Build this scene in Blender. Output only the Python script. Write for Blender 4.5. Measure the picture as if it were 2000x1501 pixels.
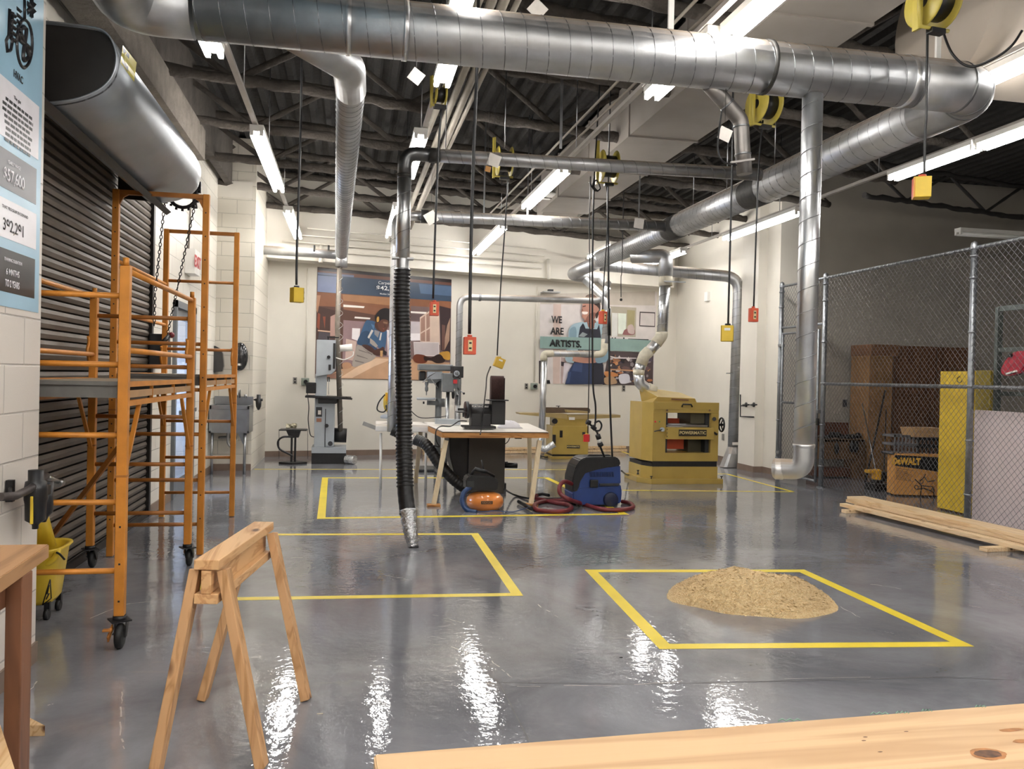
import bpy, bmesh, math, random
from mathutils import Vector, Matrix
random.seed(7)
for o in list(bpy.data.objects): bpy.data.objects.remove(o)
S = bpy.context.scene
COL = S.collection

# ---------------------------------------------------------------- camera
RT = Vector((0.98107453, -0.19234704, 0.02225728))
DN = Vector((0.02012788, -0.01301779, -0.99971266))
FW = Vector((0.19258151, 0.98124062, -0.00889988))
FOC, EYE = 1610.8, Vector((0, 0, 1.5))
cd = bpy.data.cameras.new('camera'); cam = bpy.data.objects.new('camera', cd); COL.objects.link(cam)
cd.sensor_width = 36; cd.sensor_fit = 'HORIZONTAL'; cd.lens = FOC / 2000 * 36; cd.clip_start = .02; cd.clip_end = 100
cam.matrix_world = Matrix(((RT.x, -DN.x, -FW.x, EYE.x), (RT.y, -DN.y, -FW.y, EYE.y), (RT.z, -DN.z, -FW.z, EYE.z), (0, 0, 0, 1)))
S.camera = cam
# ---------------------------------------------------------------- world, exposure
w = bpy.data.worlds.new('world'); S.world = w; w.use_nodes = True
w.node_tree.nodes['Background'].inputs[0].default_value = (.75, .85, 1, 1)
w.node_tree.nodes['Background'].inputs[1].default_value = .12
S.view_settings.view_transform = 'Standard'; S.view_settings.look = 'None'
S.view_settings.exposure = 0.62; S.view_settings.gamma = 1; S.view_settings.use_curve_mapping = False
TUBE_POWER = 30.0

# ---------------------------------------------------------------- survey: a sighted direction + one known distance -> metres
def sight(u, v): return RT * ((u - 1000) / FOC) + DN * ((v - 750.5) / FOC) + FW
def P(u, v, X=None, Y=None, z=None):
    d = sight(u, v)
    t = X / d.x if X is not None else Y / d.y if Y is not None else (z - 1.5) / d.z
    return EYE + d * t
WA, WB = Vector((-1.59, 15.05, 0)), Vector((6.9, 16.83, 0))      # foot of the slanting back wall
WD = (WB - WA).normalized(); WN = Vector((WD.y, -WD.x, 0))         # along it / out of it into the room
def PW(u, v, off=0):                                               # on the back wall (off = distance in front)
    d = sight(u, v); a = WA + WN * off
    t = WN.dot(a - EYE) / WN.dot(d)
    return EYE + d * t

# ---------------------------------------------------------------- mesh builder
def mw(o):
    m = o.matrix_basis.copy() if o.parent else Matrix.Translation(o.location) @ o.rotation_euler.to_matrix().to_4x4()
    return mw(o.parent) @ m if o.parent else m
class MB:
    def __init__(s): s.bm = bmesh.new(); s.mats = []
    def mi(s, m):
        if m not in s.mats: s.mats.append(m)
        return s.mats.index(m)
    def _fin(s, fs, m, smooth):
        i = s.mi(m)
        for f in fs: f.material_index = i; f.smooth = smooth
    def box(s, c, d, m, rot=None, bev=0, seg=2):
        M = Matrix.Translation(Vector(c)) @ (rot.to_4x4() if rot else Matrix()) @ Matrix.Diagonal((d[0], d[1], d[2], 1))
        r = bmesh.ops.create_cube(s.bm, size=1, matrix=M); vs = r['verts']
        s._fin({f for v in vs for f in v.link_faces}, m, False)
        if bev: bmesh.ops.bevel(s.bm, geom=list({e for v in vs for e in v.link_edges}), offset=bev, segments=seg, affect='EDGES', profile=.5)
        return s
    def bx(s, a, b, m, bev=0):
        return s.box([(a[i] + b[i]) / 2 for i in range(3)], [abs(b[i] - a[i]) for i in range(3)], m, None, bev)
    def bar(s, p, q, wd, h, m, up=(0, 0, 1), bev=0):
        p, q = Vector(p), Vector(q); d = q - p; L = d.length; y = d / L; x = y.cross(Vector(up))
        if x.length < 1e-4: x = Vector((1, 0, 0))
        x.normalize(); z = x.cross(y)
        return s.box((p + q) / 2, (wd, L, h), m, Matrix((x, y, z)).transposed(), bev)
    def tube(s, pts, r, m, seg=10, cap=True, smooth=True, closed=False, phase=0):
        pts = [Vector(p) for p in pts]; n = len(pts); rs = r if isinstance(r, (list, tuple)) else [r] * n
        rings = []; nrm = None
        for i, p in enumerate(pts):
            if closed: t = pts[(i + 1) % n] - pts[i - 1]
            else: t = pts[min(i + 1, n - 1)] - pts[max(i - 1, 0)]
            if t.length < 1e-9: t = Vector((0, 0, 1))
            t.normalize()
            if nrm is None:
                a = Vector((0, 0, 1)) if abs(t.z) < .9 else Vector((1, 0, 0)); nrm = t.cross(a).normalized()
            else:
                nrm = nrm - t * nrm.dot(t)
                if nrm.length < 1e-6: nrm = t.cross(Vector((0, 0, 1)))
                nrm.normalize()
            b = t.cross(nrm)
            rings.append([s.bm.verts.new(p + (nrm * math.cos(phase + k * 2 * math.pi / seg) + b * math.sin(phase + k * 2 * math.pi / seg)) * rs[i]) for k in range(seg)])
        fs = []
        for i in range(n if closed else n - 1):
            A, B = rings[i], rings[(i + 1) % n]
            for k in range(seg): fs.append(s.bm.faces.new((A[k], A[(k + 1) % seg], B[(k + 1) % seg], B[k])))
        s._fin(fs, m, smooth)
        if cap and not closed:
            c = [s.bm.faces.new(list(reversed(rings[0]))), s.bm.faces.new(rings[-1])]; s._fin(c, m, False)
        return s
    def cyl(s, p, q, r, m, seg=20, r2=None, cap=True): return s.tube([p, q], [r, r if r2 is None else r2], m, seg, cap)
    def lathe(s, c, ax, prof, m, seg=24, smooth=True):   # prof: [(radius, height)] along axis ax
        ax = Vector(ax).normalized(); c = Vector(c)
        a = ax.cross(Vector((0, 0, 1)) if abs(ax.z) < .9 else Vector((1, 0, 0))).normalized(); b = ax.cross(a)
        rings = [[s.bm.verts.new(c + ax * h + (a * math.cos(k * 2 * math.pi / seg) + b * math.sin(k * 2 * math.pi / seg)) * max(r, 1e-5)) for k in range(seg)] for r, h in prof]
        fs = [s.bm.faces.new((A[k], A[(k + 1) % seg], B[(k + 1) % seg], B[k])) for A, B in zip(rings, rings[1:]) for k in range(seg)]
        s._fin(fs, m, smooth); return s
    def prism(s, pts, ext, m, bev=0, smooth=False):
        pts = [Vector(p) for p in pts]; ext = Vector(ext); n = len(pts)
        A = [s.bm.verts.new(p) for p in pts]; B = [s.bm.verts.new(p + ext) for p in pts]
        f1 = s.bm.faces.new(list(reversed(A))); f2 = s.bm.faces.new(B)
        fs = [s.bm.faces.new((A[k], A[(k + 1) % n], B[(k + 1) % n], B[k])) for k in range(n)]
        s._fin([f1, f2] , m, False); s._fin(fs, m, smooth)
        if bev: bmesh.ops.bevel(s.bm, geom=list({e for v in A + B for e in v.link_edges}), offset=bev, segments=2, affect='EDGES')
        return s
    def poly(s, pts, m):
        f = s.bm.faces.new([s.bm.verts.new(Vector(p)) for p in pts]); s._fin([f], m, False); return s
    def loft(s, rings, m, smooth=True, cap=True):
        R = [[s.bm.verts.new(Vector(p)) for p in r] for r in rings]; n = len(R[0])
        fs = [s.bm.faces.new((A[k], A[(k + 1) % n], B[(k + 1) % n], B[k])) for A, B in zip(R, R[1:]) for k in range(n)]
        s._fin(fs, m, smooth)
        if cap: s._fin([s.bm.faces.new(list(reversed(R[0]))), s.bm.faces.new(R[-1])], m, False)
        return s
    def ball(s, c, r, m, seg=16, sc=(1, 1, 1)):
        n = seg // 2
        return s.lathe(c, (0, 0, 1), [(r * math.sin(math.pi * i / n), -r * math.cos(math.pi * i / n)) for i in range(n + 1)], m, seg) if sc == (1, 1, 1) else s._ell(c, r, m, seg, sc)
    def _ell(s, c, r, m, seg, sc):
        M = Matrix.Translation(Vector(c)) @ Matrix.Diagonal((sc[0], sc[1], sc[2], 1))
        q = bmesh.ops.create_uvsphere(s.bm, u_segments=seg, v_segments=seg // 2, radius=r, matrix=M)
        s._fin({f for v in q['verts'] for f in v.link_faces}, m, True); return s
    def build(s, name, parent=None, world=True, recalc=True):
        if recalc: bmesh.ops.recalc_face_normals(s.bm, faces=s.bm.faces[:])
        if parent and world: s.bm.transform(mw(parent).inverted())
        me = bpy.data.meshes.new(name); s.bm.to_mesh(me); s.bm.free()
        for m in s.mats: me.materials.append(m)
        o = bpy.data.objects.new(name, me); COL.objects.link(o)
        if parent: o.parent = parent
        return o
def tag(o, label=None, cat=None, group=None, kind=None):
    if label: o['label'] = label
    if cat: o['category'] = cat
    if group: o['group'] = group
    if kind: o['kind'] = kind
    return o
def thing(name, loc, label, cat, group=None, rz=0):
    o = bpy.data.objects.new(name, None); COL.objects.link(o); o.location = loc; o.rotation_euler = (0, 0, rz); o.empty_display_size = .1
    return tag(o, label, cat, group)
def struct(mb, name): return tag(mb.build(name), kind='structure')
def copy_tree(o, parent=None):
    c = o.copy(); COL.objects.link(c)
    if parent: c.parent = parent
    for ch in [x for x in bpy.data.objects if x.parent == o]: copy_tree(ch, c)
    return c
def text(name, body, size, loc, xd, yd, m, parent=None, sx=1, ext=.001, align='CENTER', bold=0.0, world=True):
    cu = bpy.data.curves.new(name, 'FONT'); cu.body = body; cu.size = size; cu.extrude = ext; cu.align_x = align; cu.align_y = 'CENTER'; cu.offset = bold
    cu.space_line = 1.0
    t = bpy.data.objects.new(name, cu); COL.objects.link(t)
    bpy.context.view_layer.update()
    me = bpy.data.meshes.new_from_object(t.evaluated_get(bpy.context.evaluated_depsgraph_get())); me.name = name
    bpy.data.objects.remove(t); bpy.data.curves.remove(cu)
    x = Vector(xd).normalized(); y = Vector(yd); y = (y - x * y.dot(x)).normalized(); z = x.cross(y)
    M = Matrix.Translation(Vector(loc)) @ Matrix((x * sx, y, z)).transposed().to_4x4()
    if parent and world: M = mw(parent).inverted() @ M
    me.transform(M); me.materials.clear(); me.materials.append(m)
    o = bpy.data.objects.new(name, me); COL.objects.link(o)
    if parent: o.parent = parent
    return o
def fit(name, body, pl, pr, hgt, xd, m, parent, ext=.0006, bold=0.0):
    """lettering scaled to run from pl to pr (baseline centre line), cap height hgt"""
    pl, pr = Vector(pl), Vector(pr); xd = Vector(xd).normalized(); L = (pr - pl).dot(xd); c = (pl + pr) / 2
    o = text(name, body, 1, (0, 0, 0), (1, 0, 0), (0, 1, 0), m, None, 1, 0, bold=bold)
    me = o.data; bpy.data.objects.remove(o); xs = [v.co.x for v in me.vertices]; ys = [v.co.y for v in me.vertices]
    kx = L / (max(xs) - min(xs)); ky = hgt / (max(ys) - min(ys)); cx0, cy0 = (max(xs) + min(xs)) / 2, (max(ys) + min(ys)) / 2
    bm = bmesh.new(); bm.from_mesh(me); r = bmesh.ops.extrude_face_region(bm, geom=bm.faces[:])
    for e in r['geom']:
        if isinstance(e, bmesh.types.BMVert): e.co.z += ext
    up_ = Vector((0, 0, 1)); nz = xd.cross(up_)
    for v in bm.verts: v.co = c + xd * (v.co.x - cx0) * kx + up_ * (v.co.y - cy0) * ky + nz * v.co.z
    bmesh.ops.recalc_face_normals(bm, faces=bm.faces[:])
    if parent: bm.transform(mw(parent).inverted())
    bm.to_mesh(me); bm.free(); me.materials.clear(); me.materials.append(m)
    q = bpy.data.objects.new(name, me); COL.objects.link(q)
    if parent: q.parent = parent
    return q
def spline(pts, n=6, closed=False):
    pts = [Vector(p) for p in pts]; N = len(pts); out = []
    rng = range(N if closed else N - 1)
    for i in rng:
        if closed: a, b, c, d = pts[i - 1], pts[i], pts[(i + 1) % N], pts[(i + 2) % N]
        else: a, b, c, d = pts[max(i - 1, 0)], pts[i], pts[i + 1], pts[min(i + 2, N - 1)]
        for k in range(n):
            t = k / n
            out.append(.5 * ((2 * b) + (c - a) * t + (2 * a - 5 * b + 4 * c - d) * t * t + (3 * b - a - 3 * c + d) * t ** 3))
    if not closed: out.append(pts[-1])
    return out

# ---------------------------------------------------------------- materials
def lin(c):
    if isinstance(c, str): c = [int(c[i:i + 2], 16) / 255 for i in (0, 2, 4)]
    else: return tuple(c) + (1,)
    return tuple(x / 12.92 if x <= .04045 else ((x + .055) / 1.055) ** 2.4 for x in c) + (1,)
MATS = {}
def mat(name, col, rough=.5, metal=0, var=.06, scale=6, bump=0, bscale=60, spec=.5, coat=0, emit=None, es=0, stretch=None, col2=None, aniso=0, trans=0, alpha=1):
    if name in MATS: return MATS[name]
    m = bpy.data.materials.new(name); m.use_nodes = True; nt = m.node_tree; N = nt.nodes; L = nt.links
    b = N['Principled BSDF']; c = lin(col)
    b.inputs['Roughness'].default_value = rough; b.inputs['Metallic'].default_value = metal
    b.inputs['Specular IOR Level'].default_value = spec; b.inputs['Coat Weight'].default_value = coat; b.inputs['Coat Roughness'].default_value = .1
    b.inputs['Transmission Weight'].default_value = trans; b.inputs['Alpha'].default_value = alpha
    tc = N.new('ShaderNodeTexCoord'); mp = N.new('ShaderNodeMapping'); L.new(tc.outputs['Object'], mp.inputs[0])
    if stretch: mp.inputs['Scale'].default_value = stretch
    no = N.new('ShaderNodeTexNoise'); no.inputs['Scale'].default_value = scale; no.inputs['Detail'].default_value = 4; L.new(mp.outputs[0], no.inputs[0])
    r = N.new('ShaderNodeValToRGB'); r.color_ramp.elements[0].position = .3; r.color_ramp.elements[1].position = .7
    d = lin(col2) if col2 else tuple(x * (1 - var * 2) for x in c[:3]) + (1,)
    r.color_ramp.elements[0].color = d; r.color_ramp.elements[1].color = tuple(min(1, x * (1 + var)) for x in c[:3]) + (1,)
    L.new(no.outputs[0], r.inputs[0]); L.new(r.outputs[0], b.inputs['Base Color'])
    if bump:
        n2 = N.new('ShaderNodeTexNoise'); n2.inputs['Scale'].default_value = bscale; n2.inputs['Detail'].default_value = 5; L.new(mp.outputs[0], n2.inputs[0])
        bp = N.new('ShaderNodeBump'); bp.inputs['Strength'].default_value = bump; bp.inputs['Distance'].default_value = .02
        L.new(n2.outputs[0], bp.inputs['Height']); L.new(bp.outputs[0], b.inputs['Normal'])
    if emit: b.inputs['Emission Color'].default_value = lin(emit); b.inputs['Emission Strength'].default_value = es
    MATS[name] = m; return m
def nodes(name):
    m = bpy.data.materials.new(name); m.use_nodes = True; MATS[name] = m
    return m, m.node_tree.nodes, m.node_tree.links, m.node_tree.nodes['Principled BSDF']

def block_mat(name, axis, course, z0, blen, col='d9d3c2', off=0):
    """painted concrete block: mortar grooves in the given plane"""
    m, N, L, b = nodes(name); b.inputs['Roughness'].default_value = .42
    g = N.new('ShaderNodeNewGeometry'); sp = N.new('ShaderNodeSeparateXYZ'); cb = N.new('ShaderNodeCombineXYZ'); L.new(g.outputs['Position'], sp.inputs[0])
    L.new(sp.outputs[axis], cb.inputs[0])
    ad = N.new('ShaderNodeMath'); ad.operation = 'SUBTRACT'; ad.inputs[1].default_value = z0 - 10 * course; L.new(sp.outputs[2], ad.inputs[0]); L.new(ad.outputs[0], cb.inputs[1])
    br = N.new('ShaderNodeTexBrick'); L.new(cb.outputs[0], br.inputs[0]); br.inputs['Scale'].default_value = 1
    br.inputs['Mortar Size'].default_value = .006; br.inputs['Mortar Smooth'].default_value = .6; br.inputs['Brick Width'].default_value = blen; br.inputs['Row Height'].default_value = course
    c = lin(col); br.inputs['Color1'].default_value = c; br.inputs['Color2'].default_value = tuple(x * .96 for x in c[:3]) + (1,); br.inputs['Mortar'].default_value = tuple(x * .72 for x in c[:3]) + (1,)
    L.new(br.outputs['Color'], b.inputs['Base Color'])
    no = N.new('ShaderNodeTexNoise'); no.inputs['Scale'].default_value = 120; no.inputs['Detail'].default_value = 6; L.new(g.outputs['Position'], no.inputs[0])
    mx = N.new('ShaderNodeMath'); mx.operation = 'MULTIPLY_ADD'; mx.inputs[1].default_value = -1.0; L.new(br.outputs['Fac'], mx.inputs[0])
    m2 = N.new('ShaderNodeMath'); m2.operation = 'MULTIPLY'; m2.inputs[1].default_value = .12; L.new(no.outputs[0], m2.inputs[0]); L.new(m2.outputs[0], mx.inputs[2])
    bp = N.new('ShaderNodeBump'); bp.inputs['Strength'].default_value = .7; bp.inputs['Distance'].default_value = .006; L.new(mx.outputs[0], bp.inputs['Height']); L.new(bp.outputs[0], b.inputs['Normal'])
    return m

def wood_mat(name, a, bcol, axis='Y', rough=.55, ring=9, knots=True, coat=0):
    """softwood: rings stretched along one axis, knots as dark spots"""
    m, N, L, b = nodes(name); b.inputs['Roughness'].default_value = rough; b.inputs['Coat Weight'].default_value = coat
    tc = N.new('ShaderNodeTexCoord'); mp = N.new('ShaderNodeMapping'); L.new(tc.outputs['Object'], mp.inputs[0])
    s = [14, 14, 14]; s['XYZ'.index(axis)] = .9; mp.inputs['Scale'].default_value = s
    n1 = N.new('ShaderNodeTexNoise'); n1.inputs['Scale'].default_value = 1; n1.inputs['Detail'].default_value = 3; n1.inputs['Distortion'].default_value = .6; L.new(mp.outputs[0], n1.inputs[0])
    ml = N.new('ShaderNodeMath'); ml.operation = 'MULTIPLY'; ml.inputs[1].default_value = ring; L.new(n1.outputs[0], ml.inputs[0])
    fr = N.new('ShaderNodeMath'); fr.operation = 'PINGPONG'; fr.inputs[1].default_value = 1; L.new(ml.outputs[0], fr.inputs[0])
    r = N.new('ShaderNodeValToRGB'); r.color_ramp.elements[0].color = lin(bcol); r.color_ramp.elements[1].color = lin(a); r.color_ramp.elements[0].position = 0; r.color_ramp.elements[1].position = .55
    L.new(fr.outputs[0], r.inputs[0]); out = r.outputs[0]
    if knots:
        mk = N.new('ShaderNodeMapping'); L.new(tc.outputs['Object'], mk.inputs[0]); k = [9, 9, 9]; k['XYZ'.index(axis)] = 4.0; mk.inputs['Scale'].default_value = k
        vo = N.new('ShaderNodeTexVoronoi'); vo.inputs['Scale'].default_value = .7; L.new(mk.outputs[0], vo.inputs[0])
        rk = N.new('ShaderNodeValToRGB'); rk.color_ramp.elements[0].position = .06; rk.color_ramp.elements[1].position = .14
        rk.color_ramp.elements[0].color = (1, 1, 1, 1); rk.color_ramp.elements[1].color = (0, 0, 0, 1); L.new(vo.outputs['Distance'], rk.inputs[0])
        mi = N.new('ShaderNodeMixRGB'); mi.inputs[2].default_value = lin('5a3418'); L.new(rk.outputs[0], mi.inputs[0]); L.new(out, mi.inputs[1]); out = mi.outputs[0]
    L.new(out, b.inputs['Base Color'])
    bp = N.new('ShaderNodeBump'); bp.inputs['Strength'].default_value = .12; bp.inputs['Distance'].default_value = .003; L.new(fr.outputs[0], bp.inputs['Height']); L.new(bp.outputs[0], b.inputs['Normal'])
    return m

def floor_mat():
    m, N, L, b = nodes('grey_epoxy_floor')
    g = N.new('ShaderNodeNewGeometry')
    n1 = N.new('ShaderNodeTexNoise'); n1.inputs['Scale'].default_value = .9; n1.inputs['Detail'].default_value = 7; n1.inputs['Roughness'].default_value = .62; n1.inputs['Distortion'].default_value = .8; L.new(g.outputs['Position'], n1.inputs[0])
    r = N.new('ShaderNodeValToRGB'); E = r.color_ramp.elements; E[0].position = .3; E[1].position = .72; E[0].color = lin('5f6065'); E[1].color = lin('929398'); L.new(n1.outputs[0], r.inputs[0])
    # scuffs: thin pale streaks
    mp = N.new('ShaderNodeMapping'); mp.inputs['Scale'].default_value = (1.1, 2.6, 1); mp.inputs['Rotation'].default_value = (0, 0, .5); L.new(g.outputs['Position'], mp.inputs[0])
    n2 = N.new('ShaderNodeTexNoise'); n2.inputs['Scale'].default_value = 1.6; n2.inputs['Detail'].default_value = 9; n2.inputs['Roughness'].default_value = .7; n2.inputs['Distortion'].default_value = 1.8; L.new(mp.outputs[0], n2.inputs[0])
    r2 = N.new('ShaderNodeValToRGB'); F = r2.color_ramp.elements; F[0].position = .62; F[1].position = .78; F[0].color = (0, 0, 0, 1); F[1].color = (.45, .45, .45, 1); L.new(n2.outputs[0], r2.inputs[0])
    mx = N.new('ShaderNodeMixRGB'); mx.inputs[2].default_value = lin('a29c92'); L.new(r2.outputs[0], mx.inputs[0]); L.new(r.outputs[0], mx.inputs[1])
    L.new(mx.outputs[0], b.inputs['Base Color'])
    b.inputs['Specular IOR Level'].default_value = 1.0
    rr = N.new('ShaderNodeMapRange'); rr.inputs['To Min'].default_value = .02; rr.inputs['To Max'].default_value = .08; L.new(n1.outputs[0], rr.inputs[0])
    ra = N.new('ShaderNodeMath'); ra.operation = 'ADD'; L.new(rr.outputs[0], ra.inputs[0])
    rs = N.new('ShaderNodeMath'); rs.operation = 'MULTIPLY'; rs.inputs[1].default_value = .35; L.new(r2.outputs[0], rs.inputs[0]); L.new(rs.outputs[0], ra.inputs[1])
    L.new(ra.outputs[0], b.inputs['Roughness'])
    n3 = N.new('ShaderNodeTexNoise'); n3.inputs['Scale'].default_value = 3.2; n3.inputs['Detail'].default_value = 2.5; L.new(g.outputs['Position'], n3.inputs[0])
    bp = N.new('ShaderNodeBump'); bp.inputs['Strength'].default_value = .16; bp.inputs['Distance'].default_value = .012; L.new(n3.outputs[0], bp.inputs['Height'])
    n4 = N.new('ShaderNodeTexNoise'); n4.inputs['Scale'].default_value = 20; n4.inputs['Detail'].default_value = 3; L.new(g.outputs['Position'], n4.inputs[0])
    b2 = N.new('ShaderNodeBump'); b2.inputs['Strength'].default_value = .35; b2.inputs['Distance'].default_value = .004; L.new(n4.outputs[0], b2.inputs['Height']); L.new(bp.outputs[0], b2.inputs['Normal'])
    L.new(b2.outputs[0], b.inputs['Normal'])
    return m

def dusty(name, col, rough):
    m = mat(name, col, rough, 1, .10, 5, .06, 25); N = m.node_tree.nodes; L = m.node_tree.links; b = N['Principled BSDF']
    g = N.new('ShaderNodeNewGeometry'); sp = N.new('ShaderNodeSeparateXYZ'); L.new(g.outputs['True Normal'], sp.inputs[0])
    no = N.new('ShaderNodeTexNoise'); no.inputs['Scale'].default_value = 7; no.inputs['Detail'].default_value = 5; L.new(g.outputs['Position'], no.inputs[0])
    a = N.new('ShaderNodeMath'); a.operation = 'MULTIPLY_ADD'; a.inputs[1].default_value = .35; L.new(no.outputs[0], a.inputs[0]); L.new(sp.outputs[2], a.inputs[2])
    r = N.new('ShaderNodeMapRange'); r.inputs['From Min'].default_value = .45; r.inputs['From Max'].default_value = 1.0; r.inputs['To Max'].default_value = .85; L.new(a.outputs[0], r.inputs[0])
    mx = N.new('ShaderNodeMixRGB'); mx.inputs[2].default_value = lin('9c8974'); src = b.inputs['Base Color'].links[0].from_socket
    L.new(r.outputs[0], mx.inputs[0]); L.new(src, mx.inputs[1]); L.new(mx.outputs[0], b.inputs['Base Color'])
    iv = N.new('ShaderNodeMath'); iv.operation = 'SUBTRACT'; iv.inputs[0].default_value = 1; L.new(r.outputs[0], iv.inputs[1]); L.new(iv.outputs[0], b.inputs['Metallic'])
    rr = N.new('ShaderNodeMath'); rr.operation = 'MULTIPLY_ADD'; rr.inputs[1].default_value = .5; rr.inputs[2].default_value = rough; L.new(r.outputs[0], rr.inputs[0]); L.new(rr.outputs[0], b.inputs['Roughness'])
    return m
GALV = dusty('galvanised_steel', 'c2c4c6', .44)
GALV2 = dusty('galvanised_steel_bright', 'd6d8da', .34)
SEAM = mat('duct_seam', '8b8d8f', .4, 1, .1, 8)
BAND = mat('duct_sealant_dark', '3b3a38', .55, .3, .2, 20)
TAPEF = mat('duct_mastic_cream', 'cfc8b4', .6, 0, .08, 14)
FOIL = mat('foil_tape', 'd4d6d8', .22, 1, .1, 30, .8, 45)
BLACKHOSE = mat('black_hose', '1b1b1c', .38, 0, .15, 20)
BLACK = mat('black_plastic', '17171a', .38, 0, .2, 20)
BLACKM = mat('black_metal', '1e1d1f', .42, .2, .2, 14)
DKGREY = mat('dark_grey_metal', '3a3c3f', .42, .4, .12, 10)
CREAM = mat('cream_wall_paint', 'dfdacf', .5, 0, .03, 1.5, .05, 90)
CREAM2 = mat('cream_soffit_paint', 'e0dbd0', .55, 0, .03, 1.5)
COVE = mat('brown_vinyl_cove_base', '7d6a5c', .5, 0, .06, 6)
WHITE = mat('white_enamel', 'ecebe6', .4, 0, .03, 8)
ORANGE = mat('scaffold_orange_paint', 'c98330', .45, .15, .10, 7, .05, 60)
ORANGE2 = mat('scaffold_dark_orange', 'a4682a', .45, .1, .12, 9)
DARKWALK = mat('scaffold_deck_grey', '6b6a66', .6, .1, .1, 9)
YTAPE = mat('yellow_floor_tape', 'eed43a', .35, 0, .05, 3)
YEL = mat('yellow_plastic', 'dab934', .4, 0, .05, 10)
ORG = mat('orange_plastic', 'cf5436', .4, 0, .05, 10)
ORGB = mat('orange_enamel', 'e08a44', .2, 0, .04, 6, coat=.6)
BLUEP = mat('blue_plastic', '26407e', .36, 0, .08, 8)
NAVY = mat('navy_plastic', '1c2444', .4, 0, .08, 8)
REDH = mat('dark_red_hose', '6e2428', .42, 0, .1, 12)
MUST = mat('mustard_machine_enamel', 'ab9149', .35, 0, .05, 4, coat=.2)
MUST2 = mat('mustard_table_top', 'b09a6a', .38, .3, .06, 5)
GREYM = mat('grey_machine_enamel', '8d949b', .4, 0, .05, 5)
LGREY = mat('light_grey_enamel', 'a9b0b6', .4, 0, .04, 5)
STEEL = mat('brushed_steel', 'a7a9ab', .28, 1, .06, 10)
STAIN = mat('stainless_steel', '9ea2a6', .3, 1, .08, 6)
FIREP = mat('fireproofing_spray', '4d4741', .95, 0, .18, 6, 1.0, 22)
FIREPL = mat('pale_fireproofing', '6f685f', .95, 0, .12, 7, .8, 30)
DECK = mat('dark_roof_deck', '2c2a28', .9, 0, .15, 3, .5, 14)
PIPE = mat('painted_conduit', '8f887d', .6, .1, .06, 6)
GIRD = mat('grey_painted_duct', '867f78', .6, .1, .05, 3)
TUBE = None
GLOWY = mat('tube_glow', 'ffffff', .3, 0, 0, 1, emit=(1.0, .965, .93), es=TUBE_POWER)
REEL = mat('reel_yellow_enamel', 'b5a548', .4, 0, .06, 10)
TAGW = mat('white_card_tag', 'e4dfd8', .6, 0, .04, 20)
HOOD = mat('door_hood_steel', 'a2a8ae', .36, .8, .05, 4, .02, 10)
SLAT = mat('brown_grey_door_slat', '6a625a', .5, .25, .08, 5)
BRONZE = mat('dark_bronze_metal', '2a2725', .45, .4, .1, 10)
RUBBER = mat('black_rubber', '131314', .55, 0, .2, 30)
RED = mat('red_plastic', 'c0262a', .35, 0, .05, 10)
CARD = mat('cardboard', 'b98a52', .7, 0, .06, 8)
WOODP = wood_mat('pine_lumber_y', 'd4b488', 'bb9262', 'Y')
WOODX = wood_mat('pine_lumber_x', 'd9b684', 'bf9055', 'X')
WOODZ = wood_mat('pine_lumber_z', 'c89a5c', 'a9733a', 'Z')
WOODB = wood_mat('brown_cabinet_wood', '64422a', '4c2e1a', 'Z', .5, 6, False)
WOODE = wood_mat('plywood_edge', 'c18a4e', '9a6430', 'X', .6, 16, False)
WOODT = wood_mat('brown_table_wood', 'a47c54', '86603c', 'Y', .5, 6, False)
WOODL = wood_mat('brown_table_leg_wood', '7c5238', '64402a', 'Z', .5, 5, False)
# ================================================================ ROOM SHELL
FLOOR = floor_mat()
struct(MB().bx((-6, -4, -.1), (15, 18, 0), FLOOR), 'floor')
def wave_deck():
    mb = MB(); x = -6.0; pts = []
    # corrugated deck: trapezoid ribs running along the room, dark sprayed steel
    prof = []
    while x < 15: prof += [(x, 5.0), (x + .07, 5.0), (x + .1, 5.06), (x + .17, 5.06)]; x += .2
    A = [mb.bm.verts.new((px, -4, pz)) for px, pz in prof]; B = [mb.bm.verts.new((px, 18, pz)) for px, pz in prof]
    mb._fin([mb.bm.faces.new((A[i], A[i + 1], B[i + 1], B[i])) for i in range(len(A) - 1)], DECK, False)
    mb.bx((-6, -4, 5.07), (15, 18, 5.15), DECK)
    return mb
struct(wave_deck(), 'ceiling')
BLK_NEAR = block_mat('painted_block_near', 1, .2285, 1.506, .46, 'dad3ca')
BLK_LEFT = block_mat('painted_block_left', 1, .213, 1.506, .43, 'dfdacf')
BLK_FACE = block_mat('painted_block_face', 0, .213, 1.52, .43, 'dbd5c8')
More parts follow.
